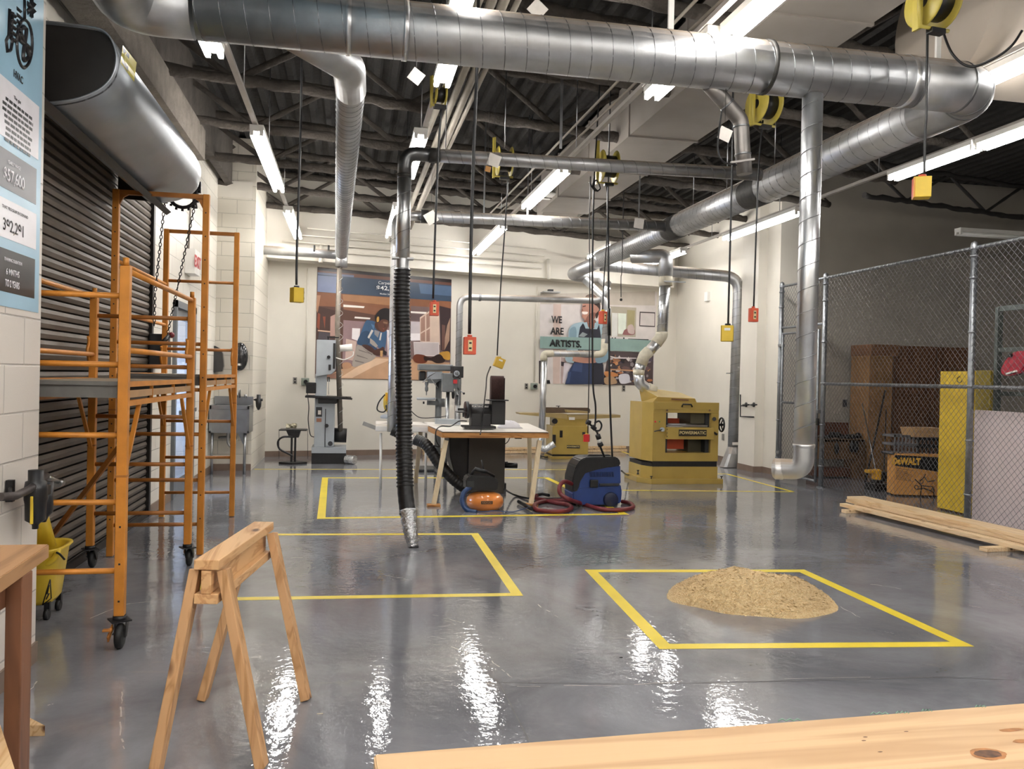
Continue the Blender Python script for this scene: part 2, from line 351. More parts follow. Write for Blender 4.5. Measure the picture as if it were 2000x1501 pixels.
# near left block wall with its return, left wall with the roller door opening, far left block face
struct(MB().bx((-2.6, -4, 0), (-1.55, 4.58, 5), BLK_NEAR), 'wall_left_near')
lw = MB(); lw.bx((-2.6, 4.58, 3.27), (-2.06, 9.0, 5), BLK_LEFT); lw.bx((-2.6, 9.0, 0), (-2.0, 10.0, 5), BLK_LEFT)
lw.bx((-2.6, 10.0, 2.3), (-2.0, 11.25, 5), BLK_LEFT); lw.bx((-2.6, 11.25, 0), (-2.0, 13.1, 5), BLK_LEFT)
struct(lw, 'wall_left')
struct(MB().prism([(-2.6, 13.0, 0), (-1.45, 13.0, 0), (-1.45, 15.3, 0), (-2.6, 15.3, 0)], (0, 0, 5), BLK_FACE), 'wall_left_far')
def wallslab(a, b, z0, z1, t, m):      # slab behind line a->b (room side at -normal)
    a, b = Vector(a), Vector(b); n = Vector((-(b - a).y, (b - a).x, 0)).normalized() * t
    return MB().prism([(a.x, a.y, z0), (b.x, b.y, z0), (b.x + n.x, b.y + n.y, z0), (a.x + n.x, a.y + n.y, z0)], (0, 0, z1 - z0), m)
struct(wallslab(WA - WD * .2, WB + WD * .4, 0, 5, .3, CREAM), 'wall_back')
# soffit band over the back wall
sf = MB(); a = WA + WN * .001; b = WA + WD * 8.3 + WN * .001; q = WN * .42
sf.prism([(a.x, a.y, 3.45), (a.x + q.x, a.y + q.y, 3.45), (b.x + q.x, b.y + q.y, 3.45), (b.x, b.y, 3.45)], (0, 0, .95), CREAM2)
struct(sf, 'trim_1')
# a shallow pilaster left of the first mural
p0 = PW(590, 900); p1 = PW(613, 900)
pl = MB(); 
# right wall, its step and the column end
struct(MB().bx((6.9, 13.3, 0), (7.2, 17.2, 5), CREAM), 'wall_right_back')
struct(MB().bx((6.64, 12.72, 0), (7.2, 13.3, 5), CREAM), 'wall_right_step')
struct(MB().bx((6.8, 12.3, 0), (7.2, 12.72, 5), CREAM), 'wall_right_end')
CAGEW = mat('storage_wall_paint', 'a39d92', .6, 0, .04, 2)
struct(MB().bx((7.2, 12.5, 0), (15, 12.8, 5), CAGEW), 'wall_storage_back')
struct(MB().bx((13.5, -4, 0), (13.8, 12.5, 5), CAGEW), 'wall_storage_right')
struct(MB().bx((-1.55, -4, 0), (13.5, -3.7, 5), CREAM), 'wall_front')
# cove base
cb = MB()
def cove(a, b, h=.1, t=.012):
    a, b = Vector(a), Vector(b); n = Vector(((b - a).y, -(b - a).x, 0)).normalized() * t
    cb.prism([(a.x, a.y, 0), (b.x, b.y, 0), (b.x + n.x, b.y + n.y, 0), (a.x + n.x, a.y + n.y, 0)], (0, 0, h), COVE)
cove(WA, WB); struct(cb, 'baseboard_back')
cb = MB(); cove((6.9, 16.8, 0), (6.9, 13.3, 0)); cove((6.9, 13.3, 0), (6.64, 13.3, 0)); cove((6.64, 13.3, 0), (6.64, 12.72, 0)); cove((6.64, 12.72, 0), (6.8, 12.72, 0)); cove((6.8, 12.72, 0), (6.8, 12.3, 0)); struct(cb, 'baseboard_right')
cb = MB(); cove((-1.55, -2, 0), (-1.55, 4.58, 0)); cove((-2.0, 9.0, 0), (-2.0, 10.0, 0)); cove((-2.0, 11.25, 0), (-2.0, 13.0, 0)); cove((-2.0, 13.0, 0), (-1.45, 13, 0)); struct(cb, 'baseboard_left')
# floor joint lines: shallow dark saw cuts
JT = mat('floor_joint_filler', '4b4a4b', .5, 0, .2, 12)
jb = MB()
def strip(pts, wd, z, m, mb):
    for a, b in zip(pts, pts[1:]):
        a, b = Vector(a), Vector(b); n = Vector((-(b - a).y, (b - a).x, 0)).normalized() * wd / 2
        mb.poly([(a + n).to_tuple()[:2] + (z,), (a - n).to_tuple()[:2] + (z,), (b - n).to_tuple()[:2] + (z,), (b + n).to_tuple()[:2] + (z,)], m)
jg = [P(975, 1332, z=0), P(1990, 1334, z=0)]
strip([P(975, 1332, z=0), P(1250, 1336, z=0), P(1840, 1322, z=0), P(2050, 1330, z=0)], .008, .0008, JT, jb)
strip([P(975, 1332, z=0), P(1030, 1440, z=0), P(1075, 1530, z=0)], .006, .0008, JT, jb)
strip([P(955, 1318, z=0), P(975, 1332, z=0)], .006, .0008, JT, jb)
strip([(-2.0, 4.6, 0), (-1.97, 9, 0)], .01, .0008, JT, jb)
struct(jb, 'trim_2')
jb = MB(); SCR = mat('pale_floor_scratch', 'a8a29c', .5, 0, .1, 20); random.seed(21)
def scratch(pts, w0=.006):
    q = []
    for (a, b), (c, d) in zip(pts, pts[1:]):
        for k in range(5): q.append(P(a + (c - a) * k / 5 + random.uniform(-1.5, 1.5), b + (d - b) * k / 5 + random.uniform(-1, 1), z=0))
    q.append(P(pts[-1][0], pts[-1][1], z=0))
    for a, b in zip(q, q[1:]):
        if random.random() < .8: strip([a, b], w0 * random.uniform(.4, 1.3), .0009, SCR, jb)
for pl_ in ([(239, 1350), (237, 1380), (234, 1430), (243, 1462)], [(52, 1358), (72, 1330)], [(88, 1378), (104, 1374)], [(1010, 1340), (1240, 1337), (1330, 1330)], [(1420, 1327), (1700, 1322)], [(880, 1262), (960, 1290), (985, 1312), (1000, 1322)],
    [(560, 1090), (600, 1088)], [(1380, 1180), (1460, 1202)], [(1640, 1185), (1680, 1205)], [(740, 1120), (800, 1132)], [(1180, 1245), (1270, 1250)], [(160, 1215), (240, 1180), (320, 1170)], [(845, 1200), (900, 1215)], [(1050, 1180), (1090, 1205)], [(430, 1000), (470, 990)], [(1700, 1140), (1760, 1150)]): scratch(pl_)
struct(jb, 'trim_3')

# ================================================================ ROLLER DOOR (curtain, guides, hood, chain hoist)
rd = thing('roll_up_door', (-2.0, 6.8, 0), 'wide brown-grey slatted roll-up door in the left block wall', 'door')
cur = MB(); n = 47; h = 3.3 / n; prof = []
for i in range(n):
    z = i * h
    prof += [(-2.045, z), (-2.022, z + .006), (-2.012, z + h * .5), (-2.022, z + h - .008), (-2.05, z + h - .002)]
A = [cur.bm.verts.new((x, 4.6, z)) for x, z in prof]; B = [cur.bm.verts.new((x, 8.93, z)) for x, z in prof]
for i in range(len(A) - 1):
    cur._fin([cur.bm.faces.new((A[i], A[i + 1], B[i + 1], B[i]))], BRONZE if i % 5 >= 3 else SLAT, False)
cur.bx((-2.09, 4.6, 0), (-2.055, 8.93, 3.3), BRONZE)
cur.build('slat_curtain', rd)
MB().bx((-2.06, 8.93, 0), (-1.985, 9.0, 3.3), BRONZE).build('guide_rail', rd)
MB().bx((-2.06, 4.585, 0), (-1.985, 4.64, 3.3), BRONZE).build('guide_rail', rd)
MB().bx((-2.03, 4.6, .0), (-1.99, 8.93, .06), BRONZE).build('bottom_bar', rd)
hm = MB()
# hood: curved sheet from the wall over the coil, section in X-Z
hc = [(-2.0, 3.36), (-1.7, 3.365), (-1.44, 3.36), (-1.36, 3.345), (-1.315, 3.30), (-1.29, 3.23), (-1.29, 3.16), (-1.31, 3.09), (-1.355, 3.03), (-1.42, 2.985), (-1.5, 2.95), (-1.6, 2.925), (-1.7, 2.91)]
hcs = [(q.x, q.y) for q in spline([(x, z, 0) for x, z in hc], 3)]
def ring(y, k): return [hm.bm.verts.new((-1.62 + (x + 1.62) * (k if x > -1.62 else 1), y, 3.13 + (z - 3.13) * k)) for x, z in hcs]
R_h = [ring(y, k) for y, k in ((4.87, 1), (5.5, 1), (6.3, 1), (7.3, 1), (7.5, .98), (7.62, .9), (7.68, .8))]
for U_, V_ in zip(R_h, R_h[1:]):
    hm._fin([hm.bm.faces.new((U_[i], U_[i + 1], V_[i + 1], V_[i])) for i in range(len(U_) - 1)], HOOD, True)
hd = hm.build('hood', rd)
sd = hd.modifiers.new('thick', 'SOLIDIFY'); sd.thickness = .01; sd.offset = -1
en = MB(); en.prism([(x, 4.9, z) for x, z in hcs] + [(-2.0, 4.9, 2.91)], (0, .02, 0), BRONZE); en.build('hood_end_plate', rd)
en = MB(); en.prism([(-1.62 + (x + 1.62) * .8 - .01, 7.66, 3.13 + (z - 3.13) * .78) for x, z in hcs[4:]] + [(-2.0, 7.66, 2.97), (-2.0, 7.66, 3.3)], (0, .03, 0), BRONZE); en.build('hood_end_plate', rd)
MB().cyl((-1.68, 4.95, 3.14), (-1.68, 7.62, 3.14), .19, BRONZE, 24).build('curtain_coil', rd)
MB().prism([(-2.0, 4.6, 3.22), (-1.62, 4.6, 2.86), (-1.58, 4.6, 2.89), (-2.0, 4.6, 3.29)], (0, 3.15, 0), BRONZE).build('angle_shelf', rd)
st = MB()
def hoodpt(u, v, o=.002):
    d = sight(u, v); best = None
    for (x0, z0), (x1, z1) in zip(hcs, hcs[1:]):
        n = Vector((-(z1 - z0), 0, x1 - x0)); den = n.dot(d)
        if abs(den) < 1e-9: continue
        t = n.dot(Vector((x0, 0, z0)) - Vector((0, 0, 1.5))) / den; p = EYE + d * t; L2 = (x1 - x0) ** 2 + (z1 - z0) ** 2
        s_ = ((p.x - x0) * (x1 - x0) + (p.z - z0) * (z1 - z0)) / L2
        if t > 0 and -.02 <= s_ <= 1.02 and (best is None or t < best[0]): best = (t, p)
    if best is None: return P(u, v, X=-1.29)
    return best[1] - sight(u, v).normalized() * .006
stp = mat('sticker_yellow', 'd8ca44', .35, 0, .03, 10)
def quadgrid(c4, m, mb, n=5, o=0):
    for i in range(n):
        for j in range(n):
            def q(a, b):
                s, t = a / n, b / n
                u = (c4[0][0] * (1 - s) + c4[1][0] * s) * (1 - t) + (c4[3][0] * (1 - s) + c4[2][0] * s) * t
                v = (c4[0][1] * (1 - s) + c4[1][1] * s) * (1 - t) + (c4[3][1] * (1 - s) + c4[2][1] * s) * t
                return hoodpt(u, v) - sight(u, v).normalized() * o
            mb.poly([q(i, j), q(i + 1, j), q(i + 1, j + 1), q(i, j + 1)], m)
quadgrid([(240, 88), (267, 122), (262, 160), (235, 122)], stp, st)
quadgrid([(241, 93), (253, 106), (250, 140), (238, 122)], BLACK, st, 4, .003); quadgrid([(245, 100), (250, 108), (248, 130), (242, 118)], stp, st, 2, .006)
st.build('warning_sticker', rd)
ch = MB()
for (u0, v0, u1, v1, X, Y) in ((322, 378, 306, 535, -1.86, 7.9),):
    pass
def chain(mb, p, q, m, pitch=.035, r=.004):
    p, q = Vector(p), Vector(q); L = (q - p).length; n = int(L / pitch); d = (q - p) / L
    s = d.cross(Vector((0, 1, 0))).normalized(); t = d.cross(s)
    for i in range(n):
        c = p + d * (i + .5) * pitch; a = s if i % 2 else t
        mb.tube([c + d * pitch * .62 * math.cos(x) + a * .011 * math.sin(x) for x in [k * math.pi / 4 for k in range(8)]], r, m, 4, closed=True)
cA0, cA1 = P(322, 392, Y=7.95), P(303, 572, Y=8.2)
cB0, cB1 = P(380, 402, Y=7.95), P(347, 560, Y=8.3); cB2 = P(324, 668, Y=8.7)
chain(ch, cA0, cA1, BLACKM); chain(ch, cA1, P(301, 640, Y=8.3), BLACKM); chain(ch, cB0, cB1, BLACKM); chain(ch, cB1, cB2, BLACKM)
ch.build('hand_chain', rd)
sp = MB(); c = P(357, 380, Y=7.86)
sp.tube([c + Vector((math.cos(a) * .115, 0, math.sin(a) * .115)) for a in [k * math.pi / 10 for k in range(20)]], .016, BLACKM, 8, closed=True)
for k in range(16):
    a = k * math.pi / 8; sp.box(c + Vector((math.cos(a) * .138, 0, math.sin(a) * .138)), (.02, .02, .02), BLACKM)
for p in (cA0, cB0): sp.lathe(p + Vector((0, 0, .0)), (0, 0, 1), [(.028, -.02), (.02, .03), (.02, .13)], BLACKM, 12)
sp.box(c + Vector((-.02, .03, .08)), (.34, .03, .1), BLACKM); sp.box(P(375, 365, Y=7.88), (.1, .1, .16), BLACKM)
sp.build('chain_wheel', rd)
hb = MB(); c = P(312, 685, X=-1.93); hb.box(c, (.14, .3, .34), DKGREY, None, .008); hb.cyl(P(316, 670, X=-1.8), P(330, 656, X=-1.75), .022, BLACK); hb.ball(P(335, 654, X=-1.73), .03, mat('dark_red_knob', '6a1822', .35))
hb.build('hoist_box', rd)
hb2 = MB(); hb2.box(P(330, 693, X=-1.985), (.03, .08, .22), BLACK, None, .004); tag(hb2.build('wall_switch'), 'small black wall box beside the exit door frame', 'switch')

# ================================================================ EXIT DOOR + sign
dr = MB(); FR = mat('grey_door_frame', '6f7479', .4, .1, .05, 6)
dr.bx((-2.05, 10.0, 0), (-1.96, 10.07, 2.3), FR); dr.bx((-2.05, 11.18, 0), (-1.96, 11.25, 2.3), FR); dr.bx((-2.05, 10.0, 2.22), (-1.96, 11.25, 2.3), FR)
dr.bx((-2.04, 10.07, 0), (-2.0, 10.2, 2.22), FR); dr.bx((-2.04, 11.05, 0), (-2.0, 11.18, 2.22), FR); dr.bx((-2.04, 10.07, 0), (-2.0, 11.18, .2), FR); dr.bx((-2.04, 10.07, 2.1), (-2.0, 11.18, 2.22), FR)
d1 = struct(dr, 'door_1')
MB().bx((-2.03, 10.2, .2), (-2.022, 11.05, 2.1), mat('door_glass', 'e8f0ff', .05, 0, 0, 1, trans=1.0)).build('glass', d1)
MB().bar((-1.93, 10.15, 1.0), (-1.93, 11.1, 1.0), .03, .05, STEEL).build('push_bar', d1)
ol = bpy.data.lights.new('daylight_outside', 'AREA'); ol.shape = 'RECTANGLE'; ol.size = 1.0; ol.size_y = 2.0; ol.energy = 60; ol.color = (.62, .74, 1)
oo = bpy.data.objects.new('daylight_outside', ol); COL.objects.link(oo); oo.location = (-2.9, 10.62, 1.2); oo.rotation_euler = (0, -math.pi / 2, 0)
ex = thing('exit_sign', P(376, 515, X=-1.95), 'white box with red EXIT lettering on the left wall over the glass door', 'sign')
c = P(376, 513, X=-1.94); MB().box(c, (.12, .34, .3), WHITE, None, .006).build('housing', ex)
text('lettering', 'EXIT', .2, c + Vector((.062, 0, 0)), (0, 1, 0), (0, 0, 1), RED, ex, 1.0, .002, bold=.004)
# ================================================================ NEAR-WALL POSTER (blue wage poster on the near block wall)
po = thing('wall_poster', (-1.55, 3.9, 2.5), 'pale blue vocational poster on the near left block wall', 'poster')
PB = mat('poster_blue', '9fc6dc', .32, 0, .04, 4); PWt = mat('poster_white', 'f1eef3', .35, 0, .03, 8); PG = mat('poster_grey', '4a474e', .35, 0, .06, 8); PK = mat('poster_black', '19181b', .35, 0, .05, 8)
X0 = -1.547
def onw(u, v, k=0): return P(u, v, X=X0 + k * .0012)
pb = MB(); ye = P(80, 605, X=X0).y; 
pb.bx((X0 - .0015, 2.6, 1.77), (X0 + .0005, ye - .035, 5.0), PB); 
pb.build('poster_sheet', po)
def ypx(u, v): return P(u, v, X=X0).y
yr = ypx(74, 350)      # right edge of the cards
def card(v0, v1, u, m, name, dy=0):
    z0 = P(u, v0, X=X0).z; z1 = P(u, v1, X=X0).z; y1 = P(u, (v0 + v1) / 2, X=X0).y
    MB().bx((X0, 3.0, z1), (X0 + .002, y1, z0), m).build(name, po); return z0, z1, y1
c1 = card(208, 313, 75, PWt, 'text_card'); c2 = card(330, 400, 70, PG, 'wage_card'); c3 = card(418, 488, 70, PWt, 'jobs_card'); c4 = card(506, 583, 67, PK, 'training_card')
def lines(za, zb, n, ya, yb, m, t=.018):
    mb = MB()
    for i in range(n):
        z = za + (zb - za) * i / max(1, n - 1); w2 = random.uniform(.78, 1) * (yb - ya) / 2; c = (ya + yb) / 2
        x = c - w2
        while x < c + w2:
            l = random.uniform(.03, .09); mb.bx((X0 + .002, x, z - t / 2), (X0 + .0035, min(x + l, c + w2), z + t / 2), m); x += l + .012
    return mb
def wl(u0, v0, u1, v1): return onw(u0, v0, 2.6), onw(u1, v1, 2.6)
def pfit(body, u0, u1, v, hpx, m, bold=0.0):
    a, b = onw((u0 + u1) / 2, v, 2.6), None; um = (u0 + u1) / 2; h = (onw(um, v - hpx / 2).z - onw(um, v + hpx / 2).z)
    pl_ = onw(u0, v, 2.6); pr_ = onw(u1, v, 2.6); pl_.z = pr_.z = a.z; fit('lettering', body, pl_, pr_, h, (0, 1, 0), m, po, .0006, bold)
pp_ = MB()
for i in range(8):
    za = onw(36, 212 + i * 11).z; ya, yb = onw(3 + random.random() * 8, 250).y, onw(58 + random.random() * 6, 250).y; y = ya
    while y < yb:
        l = random.uniform(.02, .06); pp_.bx((X0 + .002, y, za - .007), (X0 + .003, min(y + l, yb), za + .007), PK); y += l + .01
pp_.build('paragraph_print', po)
pfit('The gist', 27, 41, 196, 9, PK); pfit('HVAC', 27, 45, 150, 15, PK, .02)
pfit('YEARLY WAGE', 15, 40, 322, 7, PWt); pfit('$57,600', 7, 48, 350, 30, PWt, .02)
pfit('THAT PROGRAM IN DEMAND', 4, 55, 413, 6, PK); pfit('392,291', 6, 46, 446, 27, PK, .01)
pfit('TRAINING DURATION', 8, 43, 510, 7, PWt, .01); pfit('6 MNTHS', 12, 38, 533, 13, PWt, .02); pfit('TO 2 YEARS', 10, 38, 555, 14, PWt, .02)
# pictogram: thermometer, snowflake, fan in a circle
pg = MB()
def wt(uvs, r, closed=False): pg.tube([onw(u, v, 1.5) for u, v in uvs], r, PK, 4, closed=closed)
wt([(47 + 15 * math.cos(a), 85 + 47 * math.sin(a)) for a in [k * math.pi / 14 for k in range(28)]], .009, True)
wt([(18, 18), (16, 70), (11, 80), (13, 100), (20, 98), (23, 82), (21, 66)], .009); wt([(21, 66), (24, 24)], .009)
for v in range(24, 78, 12): wt([(19, v), (30, v + 8)], .01); wt([(33, v - 8), (40, v - 2)], .009)
wt([(47, 0), (47, 36)], .009); wt([(53, 6), (66, 22)], .013); wt([(53, 24), (66, 8)], .013); wt([(60, -2), (60, 34)], .013)
for s in (1, -1): wt(spline([(47, 85, 0), (40 if s > 0 else 54, 85 - s * 30, 0), (50 if s > 0 else 44, 85 - s * 26, 0), (47, 85, 0)], 5) and [(q.x, q.y) for q in spline([(47, 85, 0), (39 if s > 0 else 55, 85 - s * 26, 0), (50 if s > 0 else 44, 85 - s * 30, 0), (47, 85, 0)], 5)], .012)
wt([(q.x, q.y) for q in spline([(47, 85, 0), (56, 92, 0), (57, 108, 0), (47, 85, 0)], 5)], .012); wt([(q.x, q.y) for q in spline([(47, 85, 0), (37, 76, 0), (36, 62, 0), (47, 85, 0)], 5)], .012)
pg.build('climate_pictogram', po)
# frl
# ================================================================ AIR REGULATOR on the near wall
fr = thing('air_filter_regulator', (-1.5, 4.3, .9), 'black compressed-air filter regulator with pipe on the near block wall', 'air regulator')
m = MB(); X = -1.44
def fz(v, u=75): return P(u, v, X=X)
c = fz(960, 70); 
m.lathe(Vector((X, c.y, 0)) , (0, 0, 1), [(.0, fz(916).z), (.034, fz(916).z), (.034, fz(936).z), (.045, fz(938).z), (.05, fz(952).z), (.05, fz(972).z), (.046, fz(980).z), (.044, fz(1012).z), (.022, fz(1018).z), (.014, fz(1022).z), (.014, fz(1029).z), (0, fz(1030).z)], BLACK, 16)
m.build('regulator_body', fr)
m = MB(); c2 = c + Vector((.0, .11, 0)); m.lathe(Vector((X, c2.y, 0)), (0, 0, 1), [(0, fz(945).z), (.04, fz(945).z), (.04, fz(1005).z), (.02, fz(1014).z), (.01, fz(1024).z), (0, fz(1024).z)], BLACK, 14)
m.box(Vector((X, (c.y + c2.y) / 2, fz(958).z)), (.07, .16, .05), BLACK, None, .006); m.build('filter_bowl', fr)
m = MB(); m.tube([P(0, 970, X=X), P(30, 968, X=X), P(58, 955, X=X), c2 + Vector((0, .02, .06))], .018, mat('dark_iron_pipe', '4c4644', .5, .5, .15, 20), 12); m.cyl(c2 + Vector((0, .0, .06)), P(118, 942, X=X), .012, STEEL, 10); m.cyl(P(112, 945, X=X), P(120, 942, X=X), .02, STEEL, 10)
m.tube([P(20, 970, X=X), P(20, 950, X=-1.54), P(20, 948, X=-1.56)], .008, BLACKM, 8); m.box(P(20, 958, X=-1.53), (.03, .03, .1), BLACKM); m.build('supply_pipe', fr)
MB().box(fz(996, 62), (.012, .014, .13), YEL, None, .003).build('valve_handle', fr)

# ================================================================ DUCTS
def rpath(pts, R, n=7):
    pts = [Vector(p) for p in pts]; out = [pts[0]]
    for i in range(1, len(pts) - 1):
        a, b, c = pts[i - 1], pts[i], pts[i + 1]; u = (a - b); v = (c - b); lu, lv = u.length, v.length; u.normalize(); v.normalize()
        ang = u.angle(v); 
        if ang > 3.1: out.append(b); continue
        d = min(R / math.tan(ang / 2), lu * .49, lv * .49); s, e = b + u * d, b + v * d
        for k in range(n + 1):
            t = k / n; out.append(s * (1 - t) ** 2 + b * 2 * t * (1 - t) + e * t * t)
    out.append(pts[-1]); return out
def helix(mb, p, q, r, pitch, m, wr=.003, seg=18):
    p, q = Vector(p), Vector(q); d = q - p; L = d.length; d /= L; a = d.cross(Vector((0, 0, 1)) if abs(d.z) < .9 else Vector((1, 0, 0))).normalized(); b = d.cross(a)
    n = int(L / pitch * seg); pts = [p + d * (L * i / n) + (a * math.cos(i * 2 * math.pi / seg) + b * math.sin(i * 2 * math.pi / seg)) * r for i in range(n + 1)]
    if n > 3: mb.tube(pts, wr, m, 4, cap=False)
def duct_mb(pts, r, R=None, m=GALV, seam=None, pitch=.13, bands=(), wr=.003, seg=24):
    mb = MB(); pts = [Vector(p) for p in pts]; R = R or r * 1.6
    mb.tube(rpath(pts, R), r, m, seg)
    for a, b in zip(pts, pts[1:]):
        L = (b - a).length; d = (b - a).normalized()
        if seam and L > R * 2 + .2: helix(mb, a + d * (R * .9 if a != pts[0] else 0), b - d * (R * .9 if b != pts[-1] else 0), r, pitch, seam, wr)
    for p, d, wd, mm in bands:
        p, d = Vector(p), Vector(d).normalized(); mb.lathe(p - d * wd / 2, d, [(r * .98, 0), (r + .006, 0), (r + .006, wd), (r * .98, wd)], mm, seg)
    return mb
HZ = 3.567
# the big main duct across the room, elbow at each end
du = thing('main_duct', (1.5, 5.0, HZ), 'large spiral galvanised main duct crossing the room overhead, nearest the camera', 'duct')
BR = .168
q0 = Vector((-1.2, 5.0, 3.56)); q1 = Vector((4.22, 5.02, HZ))
MAIN = [(-1.28, 3.0, 3.6), (-1.28, 5.0, 3.56), (4.25, 5.02, HZ), (4.25, 6.0, HZ)]
duct_mb([(-.9, 5.0, 3.56), (3.75, 5.02, HZ)], BR, None, GALV, SEAM, .135, [((.28, 5, 3.56), (1, 0, 0), .03, GALV2), ((2.62, 5, 3.56), (1, 0, 0), .025, BAND), ((3.66, 5.02, HZ), (1, 0, 0), .05, GALV2), ((-.05, 5, 3.56), (1, 0, 0), .03, GALV2)]).build('duct_pipe', du)
mb = MB(); mb.tube(rpath([(-.92, 5.0, 3.56), (-1.26, 5.0, 3.56), (-1.26, 4.6, 3.57), (-1.26, 1.5, 3.7)], .3), BR, GALV, 24)
mb.build('elbow', du)
mb = MB(); mb.tube(rpath([(3.73, 5.02, HZ), (4.27, 5.02, HZ), (4.27, 5.62, HZ)], .34, 10), BR * 1.01, GALV, 28)
for k in (2, 5, 8):
    pp = rpath([(3.73, 5.02, HZ), (4.27, 5.02, HZ), (4.27, 5.62, HZ)], .34, 10); a, b = pp[k], pp[k + 1]; d = (b - a).normalized(); mb.lathe(a, d, [(BR, 0), (BR * 1.03, 0), (BR * 1.03, .02), (BR, .02)], SEAM, 24)
mb.build('elbow', du)
for hx in (3.87, 1.94, -.3): MB().bx((hx, 4.98, HZ + BR), (hx + .035, 5.0, 4.95), WHITE).build('hanger_strap', du)
# long duct running away toward the back wall
ld = thing('long_branch_duct', (4.27, 10, HZ), 'long dark spiral duct running from the main duct elbow toward the back wall', 'duct')
duct_mb([(4.27, 5.6, HZ), (4.27, 8.2, HZ)], BR, None, GALV, SEAM, .135).build('duct_pipe', ld)
mb = duct_mb([(4.27, 8.2, HZ), (4.25, 10.4, HZ)], BR * .93, None, GALV, SEAM, .12); mb.lathe((4.27, 8.05, HZ), (0, 1, 0), [(BR * 1.01, 0), (BR * 1.03, .02), (BR * 1.02, .28), (BR * .93, .42)], BAND, 24); mb.lathe((4.25, 10.3, HZ), (0, 1, 0), [(BR * .95, 0), (BR * .98, .02), (BR * .98, .3), (BR * .9, .4)], BAND, 24); mb.build('duct_pipe', ld)
mb = duct_mb([(4.25, 10.6, HZ), (4.2, 13.6, HZ)], BR * .88, None, GALV, SEAM, .08, wr=.004); mb.build('duct_pipe', ld)
e0 = P(1135, 528, Y=15.0); e1 = P(1110, 530, Y=15.3); e2 = P(1180, 545, Y=15.0)
mb = MB(); mb.tube([Vector((4.2, 13.5, HZ)), Vector((4.2, 13.7, HZ)), P(1165, 512, Y=14.0)], [BR * .88, BR * .88, BR * .7], GALV, 20)
mb.tube(rpath([P(1165, 512, Y=14.0), P(1106, 538, Y=15.0), P(1172, 543, Y=14.9)], .2), [.118] * 10, GALV, 20) if False else None
pth = rpath([P(1165, 512, Y=14.0), P(1112, 537, Y=15.0), P(1174, 543, Y=14.75), P(1186, 556, Y=14.6)], .12); mb.tube(pth, [.118 - .03 * i / (len(pth) - 1) for i in range(len(pth))], GALV, 20)
mb.build('end_elbow', ld)
for Y in (9.0, 12.0): MB().cyl((4.27, Y, HZ + .15), (4.27, Y, 4.9), .006, STEEL, 6).build('hanger_rod', ld)
# transverse duct with the hanging black hose
d2 = thing('hose_duct', (.44, 7.6, 3.5), 'galvanised duct turning down to the hanging black ribbed hose', 'duct')
y2 = 7.6; a = P(790, 318, Y=y2); b = P(1470, 338, Y=y2); dn = P(789, 500, Y=y2)
R2 = .057 * 1.02
r2 = (P(900, 330, Y=y2) - P(900, 304, Y=y2)).length / 2; rv = (P(803, 420, Y=y2) - P(776, 420, Y=y2)).length / 2
ax = Vector((a.x + .0, y2, a.z - .01)); elb = [P(850, 303.5, Y=y2), P(788, 300, Y=y2), P(790, 355, Y=y2)]
elb[1] = Vector((elb[2].x, y2, elb[0].z))
ax0 = elb[0]
pp = [Vector((elb[2].x, y2, dn.z)), Vector((elb[2].x, y2, elb[0].z)), P(1480, 341, Y=y2)]
mb = MB(); mb.tube([P(843, 303, Y=y2), P(1485, 341, Y=y2)], r2, GALV, 20); helix(mb, P(843, 303, Y=y2), P(1485, 341, Y=y2), r2, .13, SEAM, .0025); mb.build('duct_pipe', d2)
mb = MB(); mb.tube(rpath([P(848, 303, Y=y2), elb[1], P(790, 348, Y=y2)], .16, 9), r2 * 1.04, mat('dark_elbow_steel', '6e6f70', .38, 1, .1, 8), 20); mb.lathe(P(838, 303, Y=y2), (1, 0, 0), [(r2, 0), (r2 * 1.12, 0), (r2 * 1.12, .09), (r2, .09)], BAND, 20); mb.lathe(P(790, 340, Y=y2), (0, 0, -1), [(r2, 0), (r2 * 1.08, 0), (r2 * 1.08, .03), (r2, .03)], BAND, 20); mb.build('elbow', d2)
mb = MB(); vt = P(790, 342, Y=y2); vb = P(790, 505, Y=y2); vb.x = vt.x; mb.tube([vt, vb], rv, GALV2, 20); helix(mb, vt, vb, rv, .17, SEAM, .003); mb.build('drop_pipe', d2)
mb = MB(); mb.box(vb + Vector((.0, 0, 0.0)), (rv * 3.1, .1, .018), GALV, None, .003); mb.lathe(vb, (0, 0, -1), [(rv * .95, 0), (rv * .95, .1)], GALV2, 20); mb.build('blast_gate', d2)
MB().cyl((P(870, 303, Y=y2)), P(870, 303, Y=y2) + Vector((0, 0, 1.3)), .006, STEEL, 6).build('hanger_rod', d2); mb = MB(); b_ = P(1095, 290, Y=y2); mb.bx((b_.x - .012, y2 - .004, b_.z), (b_.x + .012, y2 + .004, 4.9), STEEL); mb.build('hanger_rod', d2)
